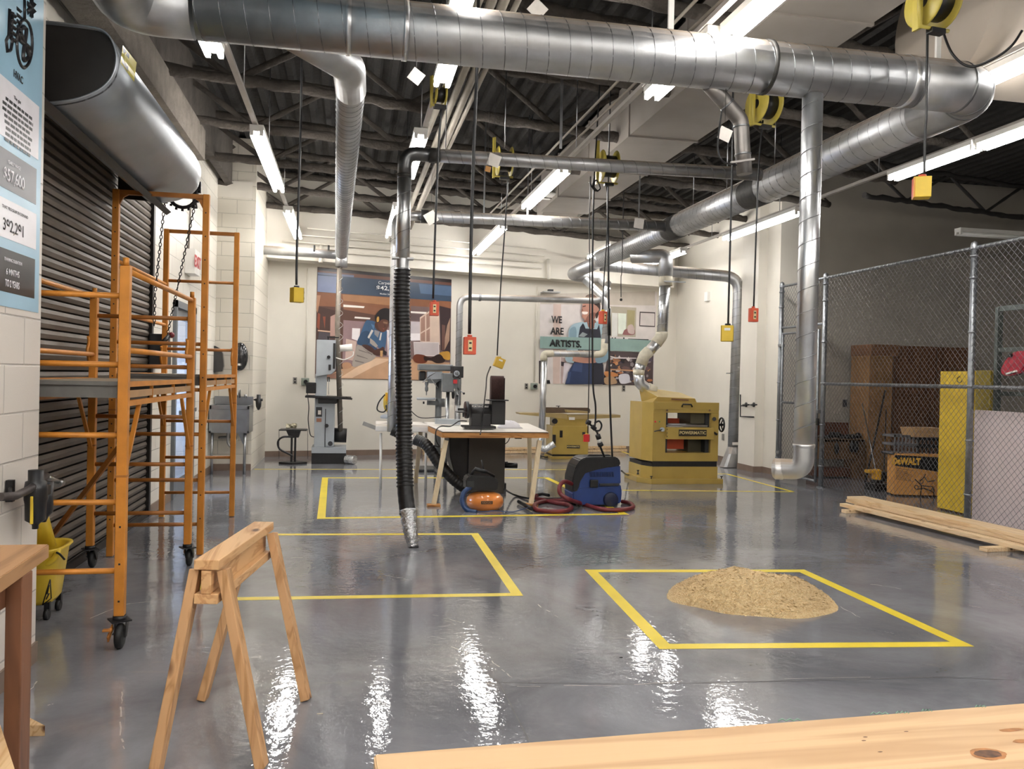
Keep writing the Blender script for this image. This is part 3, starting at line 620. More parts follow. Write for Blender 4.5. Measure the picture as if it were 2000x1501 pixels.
# the hose (ribbed) - its own thing hanging from the duct
ho = thing('ribbed_hose', P(800, 1072, z=.0), 'long black ribbed vacuum hose hanging to the floor, silver taped tip', 'hose')
cl = [vb + Vector((0, 0, -.1)), P(790, 600, Y=7.6), P(788, 740, Y=7.6), P(789, 860, Y=7.55), P(790, 900, Y=7.5), P(792, 960, Y=7.42), P(797, 1005, Y=7.32)]
cl[1].x = vb.x
rh = (P(806, 600, Y=7.6) - P(773, 600, Y=7.6)).length / 2
c5 = spline(cl, 60); out = []; rr = []; acc = 0
dense = []; 
for i in range(len(c5) - 1):
    L = (c5[i + 1] - c5[i]).length; k = max(1, int(L / .006))
    for j in range(k): dense.append(c5[i].lerp(c5[i + 1], j / k))
s = 0
for i, p in enumerate(dense):
    if i: s += (p - dense[i - 1]).length
    dz = p.z; rib = .007 * (1 if (s % .034) < .012 else -.2)
    if dz < .48: rib = .001 * math.sin(s * 90)
    rr.append(rh * .93 + rib)
MB().tube(dense, rr, BLACKHOSE, 20).build('hose_body', ho)
t0 = dense[-1]; t1 = P(802, 1040, Y=7.22); t2 = P(807, 1066, Y=7.2)
ft = MB(); ps = spline([t0 + Vector((0, 0, .03)), t1, t2], 8); ft.tube(ps, [rh * (1.02 - .42 * i / (len(ps) - 1)) + .003 * math.sin(i * 2.1) for i in range(len(ps))], FOIL, 18); ft.build('foil_tip', ho)
ft = MB(); ft.tube([t2, t2 + (t2 - t1).normalized() * .03], rh * .62, BLACK, 18); ft.tube([t0 + Vector((0, 0, .04)), t0 + Vector((0, 0, -.0))], rh * 1.03, BLACK, 18); ft.lathe(vb + Vector((0, 0, -.09)), (0, 0, -1), [(rv, 0), (rv * 1.1, .0), (rv * 1.1, .03), (rv, .03)], GALV2, 20); ft.build('hose_cuff', ho)
# third transverse duct
d3 = thing('far_cross_duct', (2.4, 10.5, 3.55), 'galvanised cross duct farther back, brightly lit on top, with a drop to the table saw', 'duct')
y3 = 10.5; r3 = (P(1000, 439, Y=y3) - P(1000, 417, Y=y3)).length / 2
a, b = P(822, 422, Y=y3), P(1312, 442, Y=y3); mb = MB(); mb.tube([a, b], r3, GALV, 20); helix(mb, a, b, r3, .13, SEAM, .003)
mb.lathe(a, (1, 0, 0), [(r3, 0), (r3 * 1.15, 0), (r3 * 1.15, .09), (r3, .09)], BAND, 20); mb.build('duct_pipe', d3)
mb = MB(); el = Vector((P(774, 460, Y=y3).x, y3, a.z)); lo = P(772, 700, Y=y3); lo.x = el.x; mb.tube(rpath([a, el, lo, Vector((el.x, y3, .78))], .2, 8), r3 * .9, GALV2, 18); helix(mb, el - Vector((0, 0, .3)), Vector((el.x, y3, .9)), r3 * .9, .17, SEAM); mb.build('drop_pipe', d3)
for u in (945, 1030, 1248): pz = P(u, 425, Y=y3); MB().bx((pz.x - .01, y3, pz.z), (pz.x + .01, y3 + .006, 4.9), STEEL).build('hanger_rod', d3)
# table-saw dust hose
th = thing('dust_hose', (P(830, 860, Y=10.4).x, 10.4, .5), 'thick black dust hose curving down behind the plywood table to the saw cabinet', 'hose')
ps = spline([Vector((el.x, y3, .80)), P(806, 856, Y=10.45), P(832, 868, Y=10.35), P(858, 905, Y=10.25), P(885, 935, Y=10.2), P(915, 958, Y=10.2)], 30)
rr = [.068 + (.004 if i % 4 < 2 else 0) for i in range(len(ps))]; MB().tube(ps, rr, BLACKHOSE, 16).build('hose_body', th)
MB().tube([P(800, 856, Y=10.45), P(812, 857, Y=10.45)], .075, GALV2, 16).build('hose_collar', th)
# left-hand duct over the bandsaw
dl = thing('left_branch_duct', (-.1, 9, 3.6), 'spiral duct running away from the main duct above the bandsaw', 'duct')
yA = 5.75; A0 = P(680, 118, z=3.56); A1 = P(688, 150, Y=6.0); B1 = P(667, 480, Y=14.0)
A1 = Vector((P(685, 190, z=3.5).x, 5.9, 3.5)); B1 = Vector((P(666, 480, z=3.5).x, 14.0, 3.5))
rl = .1
mb = MB(); mb.tube([A1, B1], rl, GALV, 22); helix(mb, A1, B1, rl, .115, SEAM, .004); mb.build('duct_pipe', dl)
mb = MB(); mb.tube(rpath([Vector((-.42, 5.03, 3.52)), Vector((-.05, 5.5, 3.5)), A1 + Vector((0, .06, 0))], .25, 8), rl * 1.08, GALV, 22); mb.build('elbow', dl)
mb = MB(); mb.tube(rpath([B1 - Vector((0, .05, 0)), B1 + Vector((0, .14, 0)), B1 + Vector((0, .14, -.22))], .1), rl, GALV, 18)
p = P(510, 487, Y=14.2); q = B1 + Vector((0, .14, -.02)); mb.tube(rpath([q, Vector((-.6, 14.2, q.z + .02)), Vector((-1.46, 14.25, p.z))], .1), .075, GALV, 18); 
for u in (612, 640): mb.lathe(P(u, 488, Y=14.2), (1, 0, 0), [(.076, 0), (.082, 0), (.082, .03), (.076, .03)], BAND, 18)
mb.build('end_fitting', dl)
mb = MB(); t = P(664, 500, Y=14.14); bt = P(665, 845, Y=14.14); mb.tube([t, Vector((t.x - .02, 14.14, 2.3)), bt], .042, mat('dusty_pipe', '8a8278', .5, .6, .1, 10), 16); helix(mb, t, bt, .043, .2, GALV2, .004); mb.build('bandsaw_drop_pipe', dl)
mb = MB(); mb.tube([P(697, 25, Y=6.2), P(688, 150, Y=7.4), P(678, 280, Y=9.2), P(665, 400, Y=12)], .02, FIREPL, 8); tag(mb.build('ceiling_pipe'), 'thin pale pipe running beside the duct above the bandsaw', 'pipe')
# vertical duct nearest the fence
dv = thing('tall_drop_duct', (P(1580, 600, Y=5.0).x, 5, .9), 'tall bright vertical duct dropping from the main duct, open elbow above the floor', 'duct')
t = P(1583, 200, Y=5.0); b = P(1574, 872, Y=5.0); rr = (P(1601, 300, Y=5) - P(1564, 300, Y=5)).length / 2 * .97
b.x = (t.x + b.x) / 2; t.x = b.x; mb = MB(); mb.tube([t + Vector((0, 0, .05)), b], rr, GALV2, 24); helix(mb, t, b, rr, .152, SEAM, .0028, 24); mb.build('duct_pipe', dv)
mb = MB(); o1 = P(1558, 905, Y=5); lo = Vector((b.x, 5, P(1560, 917, Y=5).z)); tip = P(1513, 914, Y=5.14)
mb.tube(rpath([b + Vector((0, 0, .01)), lo, tip], .16, 12), rr * 1.02, GALV, 24, cap=False); mb.lathe(P(1530, 916, Y=5.10), (-1, 0.55, 0), [(rr * 1.02, 0), (rr * 1.06, .005), (rr * 1.06, .05), (rr * 1.02, .055)], GALV2, 24); mb.lathe(b, (0, 0, 1), [(rr, -.01), (rr * 1.07, 0), (rr * 1.07, .015), (rr, .02)], GALV2, 24)
mb.build('elbow', dv)
# short stub off the main duct
ds = thing('short_stub_duct', (P(1440, 260, Y=5.2).x, 5.1, 3.2), 'short bent duct stub hanging under the main duct with a cord tied to it', 'duct')
rs = (P(1466, 310, Y=5.1) - P(1438, 310, Y=5.1)).length / 2
mb = MB(); pts = [P(1385, 165, Y=5.05), P(1412, 195, Y=5.1), P(1447, 235, Y=5.1), P(1450, 290, Y=5.1), P(1454, 340, Y=5.1)]; mb.tube(rpath(pts, .08, 4), rs, mat('stub_dull_steel', '8f8b88', .42, .9, .1, 8), 18)
for k, (p_, q_) in enumerate(((pts[1], pts[2]), (pts[2], pts[3]), (pts[3], pts[4]))): mb.lathe(p_.lerp(q_, .2), q_ - p_, [(rs, 0), (rs * 1.06, 0), (rs * 1.06, .012), (rs, .012)], SEAM, 18)
mb.build('duct_pipe', ds); MB().box(P(1450, 314, Y=5.05), (.17, .016, .012), mat('stub_dull_steel', '8f8b88'), Matrix.Rotation(-.2, 3, 'Y')).build('gate_tab', ds)
# right-hand duct: along the back, down the right wall to a floor sweep
dr_ = thing('floor_sweep_duct', (P(1440, 700, Y=13.4).x, 13.4, 0), 'duct along the back right corner dropping down the right wall to a floor sweep', 'duct')
rb = .1; y = 13.7; A = P(1172, 518, Y=14.05); B = P(1418, 540, Y=13.55); C = P(1443, 580, Y=13.55); D = P(1433, 872, Y=13.55); D.x = C.x - .03
mb = duct_mb([A, Vector((C.x, 13.55, B.z)), D], rb, .28, GALV, SEAM, .14, [(P(1445, 564, Y=13.55), (0, 0, 1), .03, GALV2), (P(1440, 718, Y=13.55), (0, 0, 1), .03, GALV2)]); mb.build('duct_pipe', dr_)
mb = MB(); mb.loft([[D + Vector((math.cos(k * math.pi / 6) * rb, math.sin(k * math.pi / 6) * rb, 0)) for k in range(12)], [Vector((D.x - .02, 13.5, .24)) + Vector((math.copysign(min(abs(1.5 * math.cos(k * math.pi / 6)), 1), math.cos(k * math.pi / 6)) * .13, math.copysign(min(abs(1.5 * math.sin(k * math.pi / 6)), 1), math.sin(k * math.pi / 6)) * .1, 0)) for k in range(12)], [Vector((D.x - .05, 13.48, .012)) + Vector((math.copysign(min(abs(1.5 * math.cos(k * math.pi / 6)), 1), math.cos(k * math.pi / 6)) * .2, math.copysign(min(abs(1.5 * math.sin(k * math.pi / 6)), 1), math.sin(k * math.pi / 6)) * .11, 0)) for k in range(12)]], GALV, False)
mb.build('floor_sweep', dr_); MB().box(P(1437, 866, Y=13.42), (.13, .01, .05), TAGW).build('tape_label', dr_)
MB().box(P(1434, 729, Y=13.5), (.3, .02, .02), STEEL).build('pipe_clamp', dr_)
# planer duct
dp = thing('planer_duct', P(1265, 700, Y=11.9), 'bent galvanised duct with cream sealed joints dropping to the planer hood', 'duct')
Yp = 11.9; rp = (P(1309, 600, Y=Yp) - P(1289, 600, Y=Yp)).length / 2
pts = [P(1235, 500, Y=12.2), P(1275, 500, Y=12.0), P(1300, 525, Y=Yp), P(1300, 560, Y=Yp), P(1293, 655, Y=Yp), P(1258, 695, Y=Yp), P(1247, 745, Y=Yp), P(1272, 765, Y=Yp)]
def coatpath(pp, r, m, name, par, R=.1): MB().tube(rpath(pp, R, 6), r, m, 18).build(name, par)
coatpath([pts[0], pts[1], Vector((pts[2].x, Yp, pts[1].z)), P(1300, 540, Y=Yp)], rp * 1.3, GALV, 'elbow', dp, .22)
coatpath([P(1300, 536, Y=Yp), P(1300, 558, Y=Yp)], rp * 1.28, TAPEF, 'sealed_joint', dp)
mb = MB(); mb.tube([P(1299, 555, Y=Yp), P(1293, 655, Y=Yp)], rp, GALV2, 18); helix(mb, P(1299, 555, Y=Yp), P(1293, 650, Y=Yp), rp, .15, SEAM); mb.build('duct_pipe', dp)
coatpath([P(1293, 648, Y=Yp), pts[4], P(1281, 671, Y=Yp)], rp * 1.08, TAPEF, 'sealed_joint', dp, .08)
coatpath([P(1284, 668, Y=Yp), P(1264, 690, Y=Yp)], rp, GALV2, 'duct_pipe', dp)
coatpath([P(1268, 685, Y=Yp), pts[5], P(1252, 712, Y=Yp)], rp * 1.08, TAPEF, 'sealed_joint', dp, .08)
coatpath([P(1253, 708, Y=Yp), P(1247, 728, Y=Yp)], rp, GALV2, 'duct_pipe', dp); coatpath([P(1248, 722, Y=Yp), P(1247, 732, Y=Yp)], rp * 1.06, TAPEF, 'sealed_joint', dp)
coatpath([P(1247, 728, Y=Yp), P(1249, 748, Y=Yp), P(1262, 758, Y=Yp), P(1273, 762, Y=Yp)], rp * 1.02, GALV2, 'elbow', dp, .1)
coatpath([P(1264, 758, Y=Yp), P(1278, 765, Y=Yp)], rp * 1.12, TAPEF, 'sealed_joint', dp)
MB().box(P(1318, 550, Y=Yp - .15), (.34, .02, .02), STEEL).build('pipe_clamp', dp)
# drill press duct: horizontal run and drop
dd = thing('drill_press_duct', P(898, 700, Y=14.6), 'slim duct running across the back wall and dropping behind the drill press', 'duct')
Yd = 14.6; r_ = .058; mb = duct_mb([P(1180, 548, Y=14.7), P(1195, 590, Y=14.7) * 1.0], r_)
mb.bm.free(); a = P(900, 580, Y=Yd); pB = P(1165, 587, Y=Yd); pA = Vector((P(898, 600, Y=Yd).x, Yd, P(915, 580, Y=Yd).z)); lo = P(893, 790, Y=Yd); lo.x = pA.x
mb = MB(); mb.tube(rpath([lo, pA, pB, P(1178, 582, Y=Yd - .05), P(1187, 560, Y=Yd - .1)], .18, 8), r_, GALV, 18); helix(mb, lo, pA - Vector((0, 0, .25)), r_, .14, SEAM); mb.lathe(P(935, 581, Y=Yd), (1, 0, 0), [(r_, 0), (r_ * 1.12, 0), (r_ * 1.12, .04), (r_, .04)], SEAM, 18); mb.build('duct_pipe', dd)
mb = MB(); mb.tube(rpath([Vector((lo.x, Yd, lo.z)), Vector((lo.x, Yd, .7))], .1), r_ * .95, GALV2, 16); mb.build('lower_pipe', dd)
# jointer duct
dj = thing('jointer_duct', P(1060, 780, Y=14.6), 'duct with two cream joints stepping left then down beside the jointer', 'duct')
Yj = 14.55; rj = .06; p0 = P(1185, 566, Y=Yj); p1 = P(1187, 600, Y=Yj); p2 = P(1180, 690, Y=Yj); p3 = P(1061, 692, Y=Yj); p4 = P(1058, 858, Y=Yj)
p2 = Vector((p1.x, Yj, p2.z)); p4.x = p3.x
mb = MB(); mb.tube(rpath([P(1142, 546, Y=14.75), P(1176, 578, Y=Yj), p1 + Vector((0, 0, -.05)), P(1181, 670, Y=Yj)], .1, 5), rj * 1.1, GALV2, 18); helix(mb, p1, P(1181, 660, Y=Yj), rj * 1.12, .12, SEAM); mb.build('duct_pipe', dj)
mb = MB(); mb.tube(rpath([P(1181, 662, Y=Yj), P(1180, 691, Y=Yj), P(1158, 692, Y=Yj)], .14, 7), rj * 1.08, TAPEF, 18); mb.build('sealed_joint', dj)
mb = MB(); mb.tube([P(1162, 691, Y=Yj), P(1078, 690, Y=Yj)], rj, GALV, 18); helix(mb, P(1162, 691, Y=Yj), P(1078, 690, Y=Yj), rj, .12, TAPEF); mb.build('duct_pipe', dj)
mb = MB(); mb.tube(rpath([P(1080, 690, Y=Yj), P(1062, 691, Y=Yj), P(1062, 704, Y=Yj)], .1, 7), rj * 1.08, TAPEF, 18); mb.build('sealed_joint', dj)
mb = MB(); mb.tube([P(1063, 700, Y=Yj), P(1058, 845, Y=Yj)], rj, GALV2, 18); mb.build('duct_pipe', dj)
mb = MB(); ps = rpath([P(1058, 845, Y=Yj), P(1056, 872, Y=Yj), P(1064, 878, Y=Yj - .05), P(1083, 866, Y=Yj - .1)], .1, 8); mb.tube(ps, [rj * (1 + .08 * math.sin(i * 2.4)) for i in range(len(ps))], FOIL, 16); mb.build('foil_elbow', dj)
# bracket arm near the duct on back (cap of downlight seen between the cords)
# ================================================================ CEILING STRUCTURE
def joist(off, name='roof_joist'):
    o = thing(name, (2.5, 8, 4.4), 'fireproofed roof truss', 'roof truss', 'fireproofed roof trusses')
    return o
JD = WD
def run_joist(Y0, x0=-2.0, x1=7.3, depth=.55, zb=4.32, mt=FIREP, r=.055):
    n = int((x1 - x0) / .12); a = []
    for i in range(n + 1):
        x = x0 + (x1 - x0) * i / n; a.append(Vector((x, Y0 + (x - x0) * JD.y / JD.x, zb + random.uniform(-.012, .012))))
    o = thing('roof_truss', (x0, Y0, zb), 'grey fireproofed roof truss crossing above the duct work', 'roof truss', 'fireproofed roof trusses')
    m = MB(); m.tube(a, [r * random.uniform(.85, 1.2) for _ in a], mt, 8); m.build('bottom_chord', o)
    m = MB(); m.tube([p + Vector((0, 0, depth)) for p in a], [r * random.uniform(.9, 1.2) for _ in a], mt, 8); m.build('top_chord', o)
    i = 0; st = 7
    while i + st <= n:
        m = MB(); lo, hi = (i, i + st) if (i // st) % 2 else (i + st, i); p = a[lo]; q = a[hi] + Vector((0, 0, depth)); k = 6
        m.tube([p.lerp(q, t / k) for t in range(k + 1)], [r * random.uniform(.5, .7) for _ in range(k + 1)], mt, 6); m.build('web_brace', o); i += st
    return o
for Y0 in (3.2, 5.0, 6.6, 8.2, 9.8, 11.4, 13.0, 14.4): run_joist(Y0)
for Y0 in (3.0, 6.0, 9.0): run_joist(Y0 + 2.0, 7.4, 13.4, .5, 4.3, mat('dark_truss_steel', '3c3a39', .7, .2, .1, 6), .04)
# longitudinal members
bl = tag(MB().bx((-1.95, 3.0, 3.95), (-1.72, 10.2, 4.3), FIREPL).build('roof_beam'), 'pale fireproofed beam along the left wall above the roll-up door', 'beam')
tag(MB().bx((-1.9, 2.0, 4.3), (-1.8, 13.0, 5.0), mat('dark_screen_tone', '4a443e', .95, 0, .15, 6, .6, 20)).build('added_dark_screen'), 'added dark panel above the pale beam on the left, hiding the bright wall up to the roof', 'panel')  # added dark panel: keeps the bright wall top above the beam out of sight
GM = MB(); GM.bx((3.0, 2.5, 4.22), (3.8, 13.2, 4.85), GIRD)
for yy in (4.0, 5.6, 7.2, 8.8, 10.4, 12.0): GM.bx((2.985, yy, 4.205), (3.815, yy + .035, 4.865), GIRD)
GM.prism([(3.1, 13.2, 4.3), (3.7, 13.2, 4.3), (3.7, 13.9, 4.15), (3.1, 13.9, 4.15)], (0, 0, .5), GIRD)
tag(GM.build('rectangular_duct'), 'large pale grey rectangular duct running overhead toward the back wall', 'duct')
# big round cream supply duct at top right
rd2 = MB(); rd2.cyl((4.5, 5.75, 4.4), (9.0, 5.75, 4.4), .56, mat('cream_supply_duct', 'b9afa2', .6, 0, .03, 3), 48); tag(rd2.build('round_supply_duct'), 'very large round cream duct at the top right corner of the ceiling', 'duct')
# bundle of conduits over the centre
for k, (u0, v0, u1, v1, rr) in enumerate(((885, 130, 800, 350, .032), (912, 125, 815, 370, .036), (935, 122, 830, 375, .036), (955, 122, 850, 345, .022))):
    a, b = P(u0, v0, z=4.15), P(u1, v1, z=4.15); d = (b - a); a2 = a - d.normalized() * 2.2
    tag(MB().tube([a2, b + d.normalized() * 3.0], rr, PIPE, 10).build('ceiling_conduit'), 'pale painted conduit in the bundle above the hanging hose duct', 'conduit', 'bundle of conduits above the centre')
for k, (u0, v0, u1, v1) in enumerate(((1210, 155, 1070, 300), (1245, 158, 1095, 302), (1262, 165, 1128, 293))):
    a, b = P(u0, v0, z=4.05), P(u1, v1, z=4.05); d = (b - a).normalized()
    tag(MB().tube([a - d * 2.5, b + d * 4], .012, PIPE, 8).build('thin_conduit'), 'thin conduit running beside the centre right light row', 'conduit', 'thin conduits beside the light row')
# rows of pipes along the top of the back wall
for k in range(4):
    z = 3.62 + k * .115; off = .5 + .06 * k
    a = WA + WD * (.1 + .2 * k) + WN * off; b = WA + WD * 5.2 + WN * off
    tag(MB().tube([(a.x, a.y, z), (b.x, b.y, z)], .010, CREAM, 6).build('wall_conduit'), 'thin horizontal conduit along the top of the back wall', 'conduit', 'conduits along the top of the back wall')
a = P(935, 332, z=4.1); 
tag(MB().lathe(P(1073, 385, z=4.28), (0, 0, 1), [(0, 0), (.2, 0), (.22, .02), (.1, .06), (0, .06)], WHITE, 24).build('ceiling_diffuser'), 'round white ceiling disc beside the centre light row', 'diffuser')

# ================================================================ LIGHT FIXTURES
ZL = 3.78
CH = mat('fixture_channel', 'b9b4ae', .4, .3, .05, 8)
GR = 'lit twin-tube strip lights'
def fixture(u0, v0, u1, v1, label, lit=True, z=ZL):
    a = P(u0, v0, z=z); b = P(u1, v1, z=z); X = (a.x + b.x) / 2; ya, yb = min(a.y, b.y), max(a.y, b.y)
    return fixtureXY(X, ya, yb, label, lit, z)
def fixtureXY(X, ya, yb, label, lit=True, z=ZL, rz=0):
    L = yb - ya; o = thing('strip_light', (X, ya, z), label, 'light fixture', GR if lit else 'unlit strip lights in the storage cage', rz)
    m = MB(); m.prism([(-.065, 0, .075), (-.065, 0, .03), (-.02, 0, .012), (.02, 0, .012), (.065, 0, .03), (.065, 0, .075)], (0, L, 0), WHITE); m.build('housing', o, False)
    for s in (-1, 1):
        m = MB(); m.tube([(s * .045, .03, -.012), (s * .045, L - .03, -.012)], .021, GLOWY if lit else WHITE, 12); m.build('tube', o, False)
    for y in (.012, L - .012):
        for s in (-1, 1): MB().box((s * .045, y, .008), (.034, .022, .07), WHITE).build('lamp_holder', o, False)
    return o
fixture(423, 108, 400, 68, 'strip light at top left, partly behind the main duct')
fixture(497, 258, 548, 372, 'strip light in the left row above the far scaffold')
fixture(560, 412, 584, 464, 'farthest strip light of the left row, over the back wall')
fixture(918, -25, 888, 30, 'strip light above the main duct near the top centre')
fixture(880, 112, 862, 165, 'strip light just below the main duct, above the hose')
fixture(826, 265, 795, 345, 'strip light behind the elbow of the hose duct')
fixture(774, 405, 763, 462, 'farthest strip light behind the hose drop pipe')
fixture(1560, -40, 1415, 70, 'big bright strip light above the main duct, centre right')
fixture(1400, 72, 1272, 190, 'strip light passing under the main duct beside the stub')
fixture(1105, 332, 1027, 405, 'strip light hanging below the hose duct in the centre')
fixture(985, 443, 928, 495, 'small distant strip light left of the conduits in the centre')
fixture(2100, 85, 1892, 170, 'very bright strip light at the right edge touching the duct elbow')
fixture(1197, 480, 1155, 503, 'distant strip light beside the end of the long duct')
fixture(2100, 222, 1915, 288, 'strip light at the right edge over the fence')
fixture(1913, 289, 1738, 348, 'strip light over the fence left of the right edge')
fixture(1570, 415, 1410, 466, 'strip light behind the tall vertical duct')
fixture(1335, 491, 1262, 518, 'strip light above the planer near the back right')
# rail channels between the fixtures of the rows
for X, y0, y1, lb in ((P(497, 258, z=ZL).x, 4.2, 15, 'channel of the left light row'), (P(862, 165, z=ZL).x, 3, 15, 'channel of the light row above the hose'), (P(1066, 370, z=ZL).x, 3, 15.5, 'channel of the centre light row'), (P(1490, 440, z=ZL).x, 3, 16, 'channel of the right light row'), (P(1892, 167, z=ZL).x, 3, 15.8, 'channel of the light row beside the long duct')):
    m = MB(); m.bx((X - .022, y0, ZL + .08), (X + .022, y1, ZL + .115), CH)
    ro = tag(m.build('channel_rail'), 'metal ' + lb, 'rail')
    for k in range(int((y1 - y0) / 2.2)): yy = y0 + 1 + k * 2.2; MB().cyl((X, yy, ZL + .115), (X, yy, 4.95), .005, STEEL, 5).build('hanger_rod', ro)
# the rows carry on behind the camera
for X in (-.95, .62, 2.3, 4.1, 5.76):
    for y0 in (-2.6, .3): fixtureXY(X, y0, y0 + 2.4, 'strip light of the rows behind the camera')
u1 = P(1698, 495, z=ZL); u2 = P(1870, 455, z=ZL)
fixtureXY(u1.x, u1.y, u1.y + 2.4, 'unlit white strip light in the storage cage, lower left one', False, ZL, -math.pi / 2 )
fixtureXY(u2.x, u2.y, u2.y + 2.4, 'unlit white strip light in the storage cage, above the fence post', False, ZL, -math.pi / 2)
for k, (u, v, Y) in enumerate(()): pass
# ================================================================ FLOOR TAPE
def tape_outline(name, pts, wd, label, closed=True):
    pts = [Vector((p[0], p[1], 0)) for p in pts]; c = sum(pts, Vector()) / len(pts); mb = MB(); n = len(pts)
    def inset(i):
        a, b, d = pts[i - 1], pts[i], pts[(i + 1) % n]; u = (b - a).normalized(); v = (d - b).normalized()
        nu = Vector((-u.y, u.x, 0)); nv = Vector((-v.y, v.x, 0))
        if (c - b).dot(nu) < 0: nu = -nu
        if (c - b).dot(nv) < 0: nv = -nv
        k = wd / (1 + nu.dot(nv)); return b + (nu + nv) * k
    I = [inset(i) for i in range(n)]
    for i in range(n):
        j = (i + 1) % n; mb.prism([pts[i] + Vector((0, 0, .0006)), pts[j] + Vector((0, 0, .0006)), I[j] + Vector((0, 0, .0006)), I[i] + Vector((0, 0, .0006))], (0, 0, .0008), YTAPE)
    return tag(mb.build(name), label, 'floor tape')
def g2(u, v): p = P(u, v, z=0); return (p.x, p.y)
tape_outline('floor_tape_outline', [g2(934, 1041), g2(1022, 1163), (-1.02, 5.64), (-1.0, 7.93)], .075, 'yellow tape rectangle on the floor behind the sawhorse')
tape_outline('floor_tape_outline', [g2(1142, 1112), g2(1571, 1112), g2(1903, 1262), g2(1288, 1267)], .085, 'yellow tape rectangle on the floor around the sawdust pile')
tape_outline('floor_tape_outline', [g2(629, 932), g2(1071, 932), (3.08, 8.74), g2(619, 1013)], .085, 'yellow tape rectangle on the floor around the plywood table')
m = MB(); strip([g2(1216, 958), g2(1552, 960)], .07, .0012, YTAPE, m) if False else None
def st3(pts, wd, label):
    mb = MB(); pts = [(a[0], a[1], 0) for a in pts]; strip(pts, wd, .0011, YTAPE, mb); tag(mb.build('floor_tape_strip'), label, 'floor tape')
st3([(-1.42, 13.16), (4.3, 13.1)], .055, 'long thin yellow tape line across the floor near the back wall')
st3([g2(1216, 957), g2(1549, 960), g2(1419, 925), (5.3, 12.55)], .06, 'yellow tape line wrapping the floor right of the planer')
st3([g2(1213, 881), g2(1252, 894)], .06, 'short slanting yellow tape line between jointer and planer')

# ================================================================ SAWDUST
mb = MB(); G = 90; cx, cy = 2.76, 5.29; random.seed(3)
from mathutils import noise
def hz(x, y):
    dx, dy = (x - cx), (y - cy); a = .35; X_ = dx * math.cos(a) + dy * math.sin(a); Y_ = -dx * math.sin(a) + dy * math.cos(a)
    X_ = dx / .57 ; Y_ = (dy + .16 * dx) / .50
    r = math.hypot(X_, Y_) + .16 * noise.noise((x * 3, y * 3, 1.3)); h = .175 * max(0, min(1, (1 - r) * 1.55)) ** .8 
    h = h * (1 + .25 * noise.noise((x * 4, y * 4, 9)))
    h -= .05 * math.exp(-(((dx - .12) / .2) ** 2 + ((dy + .3) / .12) ** 2)) * (h > .03)
    return max(-.004, h + (.010 * noise.noise((x * 22, y * 22, 4)) + .006 * noise.noise((x * 60, y * 60, 7)) if h > .004 else -.004))
V = [[mb.bm.verts.new((cx - .78 + 1.56 * i / (G * 2), cy - .62 + 1.24 * j / (G * 2), hz(cx - .78 + 1.56 * i / (G * 2), cy - .62 + 1.24 * j / (G * 2)))) for j in range(G * 2 + 1)] for i in range(G * 2 + 1)]
DUST = mat('sawdust', 'fbdfb0', .9, 0, .06, 60, 1.0, 160, col2='e8c288')
mb._fin([mb.bm.faces.new((V[i][j], V[i + 1][j], V[i + 1][j + 1], V[i][j + 1])) for i in range(G * 2) for j in range(G * 2) if max(V[i][j].co.z, V[i + 1][j].co.z, V[i + 1][j + 1].co.z, V[i][j + 1].co.z) > -.0035], DUST, True)
for i in range(2600):
    t = random.random() * 6.283; r = random.random() ** .35 * .95; x = cx + r * .56 * math.cos(t); y = cy + r * .5 * math.sin(t) - .12 * r * .62 * math.cos(t) * .5
    z = hz(x, y)
    if z < -.002: z = .002 if random.random() < .12 else None
    if z is None: continue
    s = random.uniform(.003, .009); e = Matrix.Rotation(random.random() * 3, 3, 'Z') @ Matrix.Rotation(random.random() * .8, 3, 'X')
    q = [Vector((x, y, z + .003)) + e @ Vector((a * s, b * s * .6, 0)) for a, b in ((-1, -1), (1, -1), (1, 1), (-1, 1))]; mb.poly(q, DUST)
tag(mb.build('sawdust_pile', recalc=False), 'low mound of pale sawdust on the floor inside the yellow tape', 'sawdust', kind='stuff')

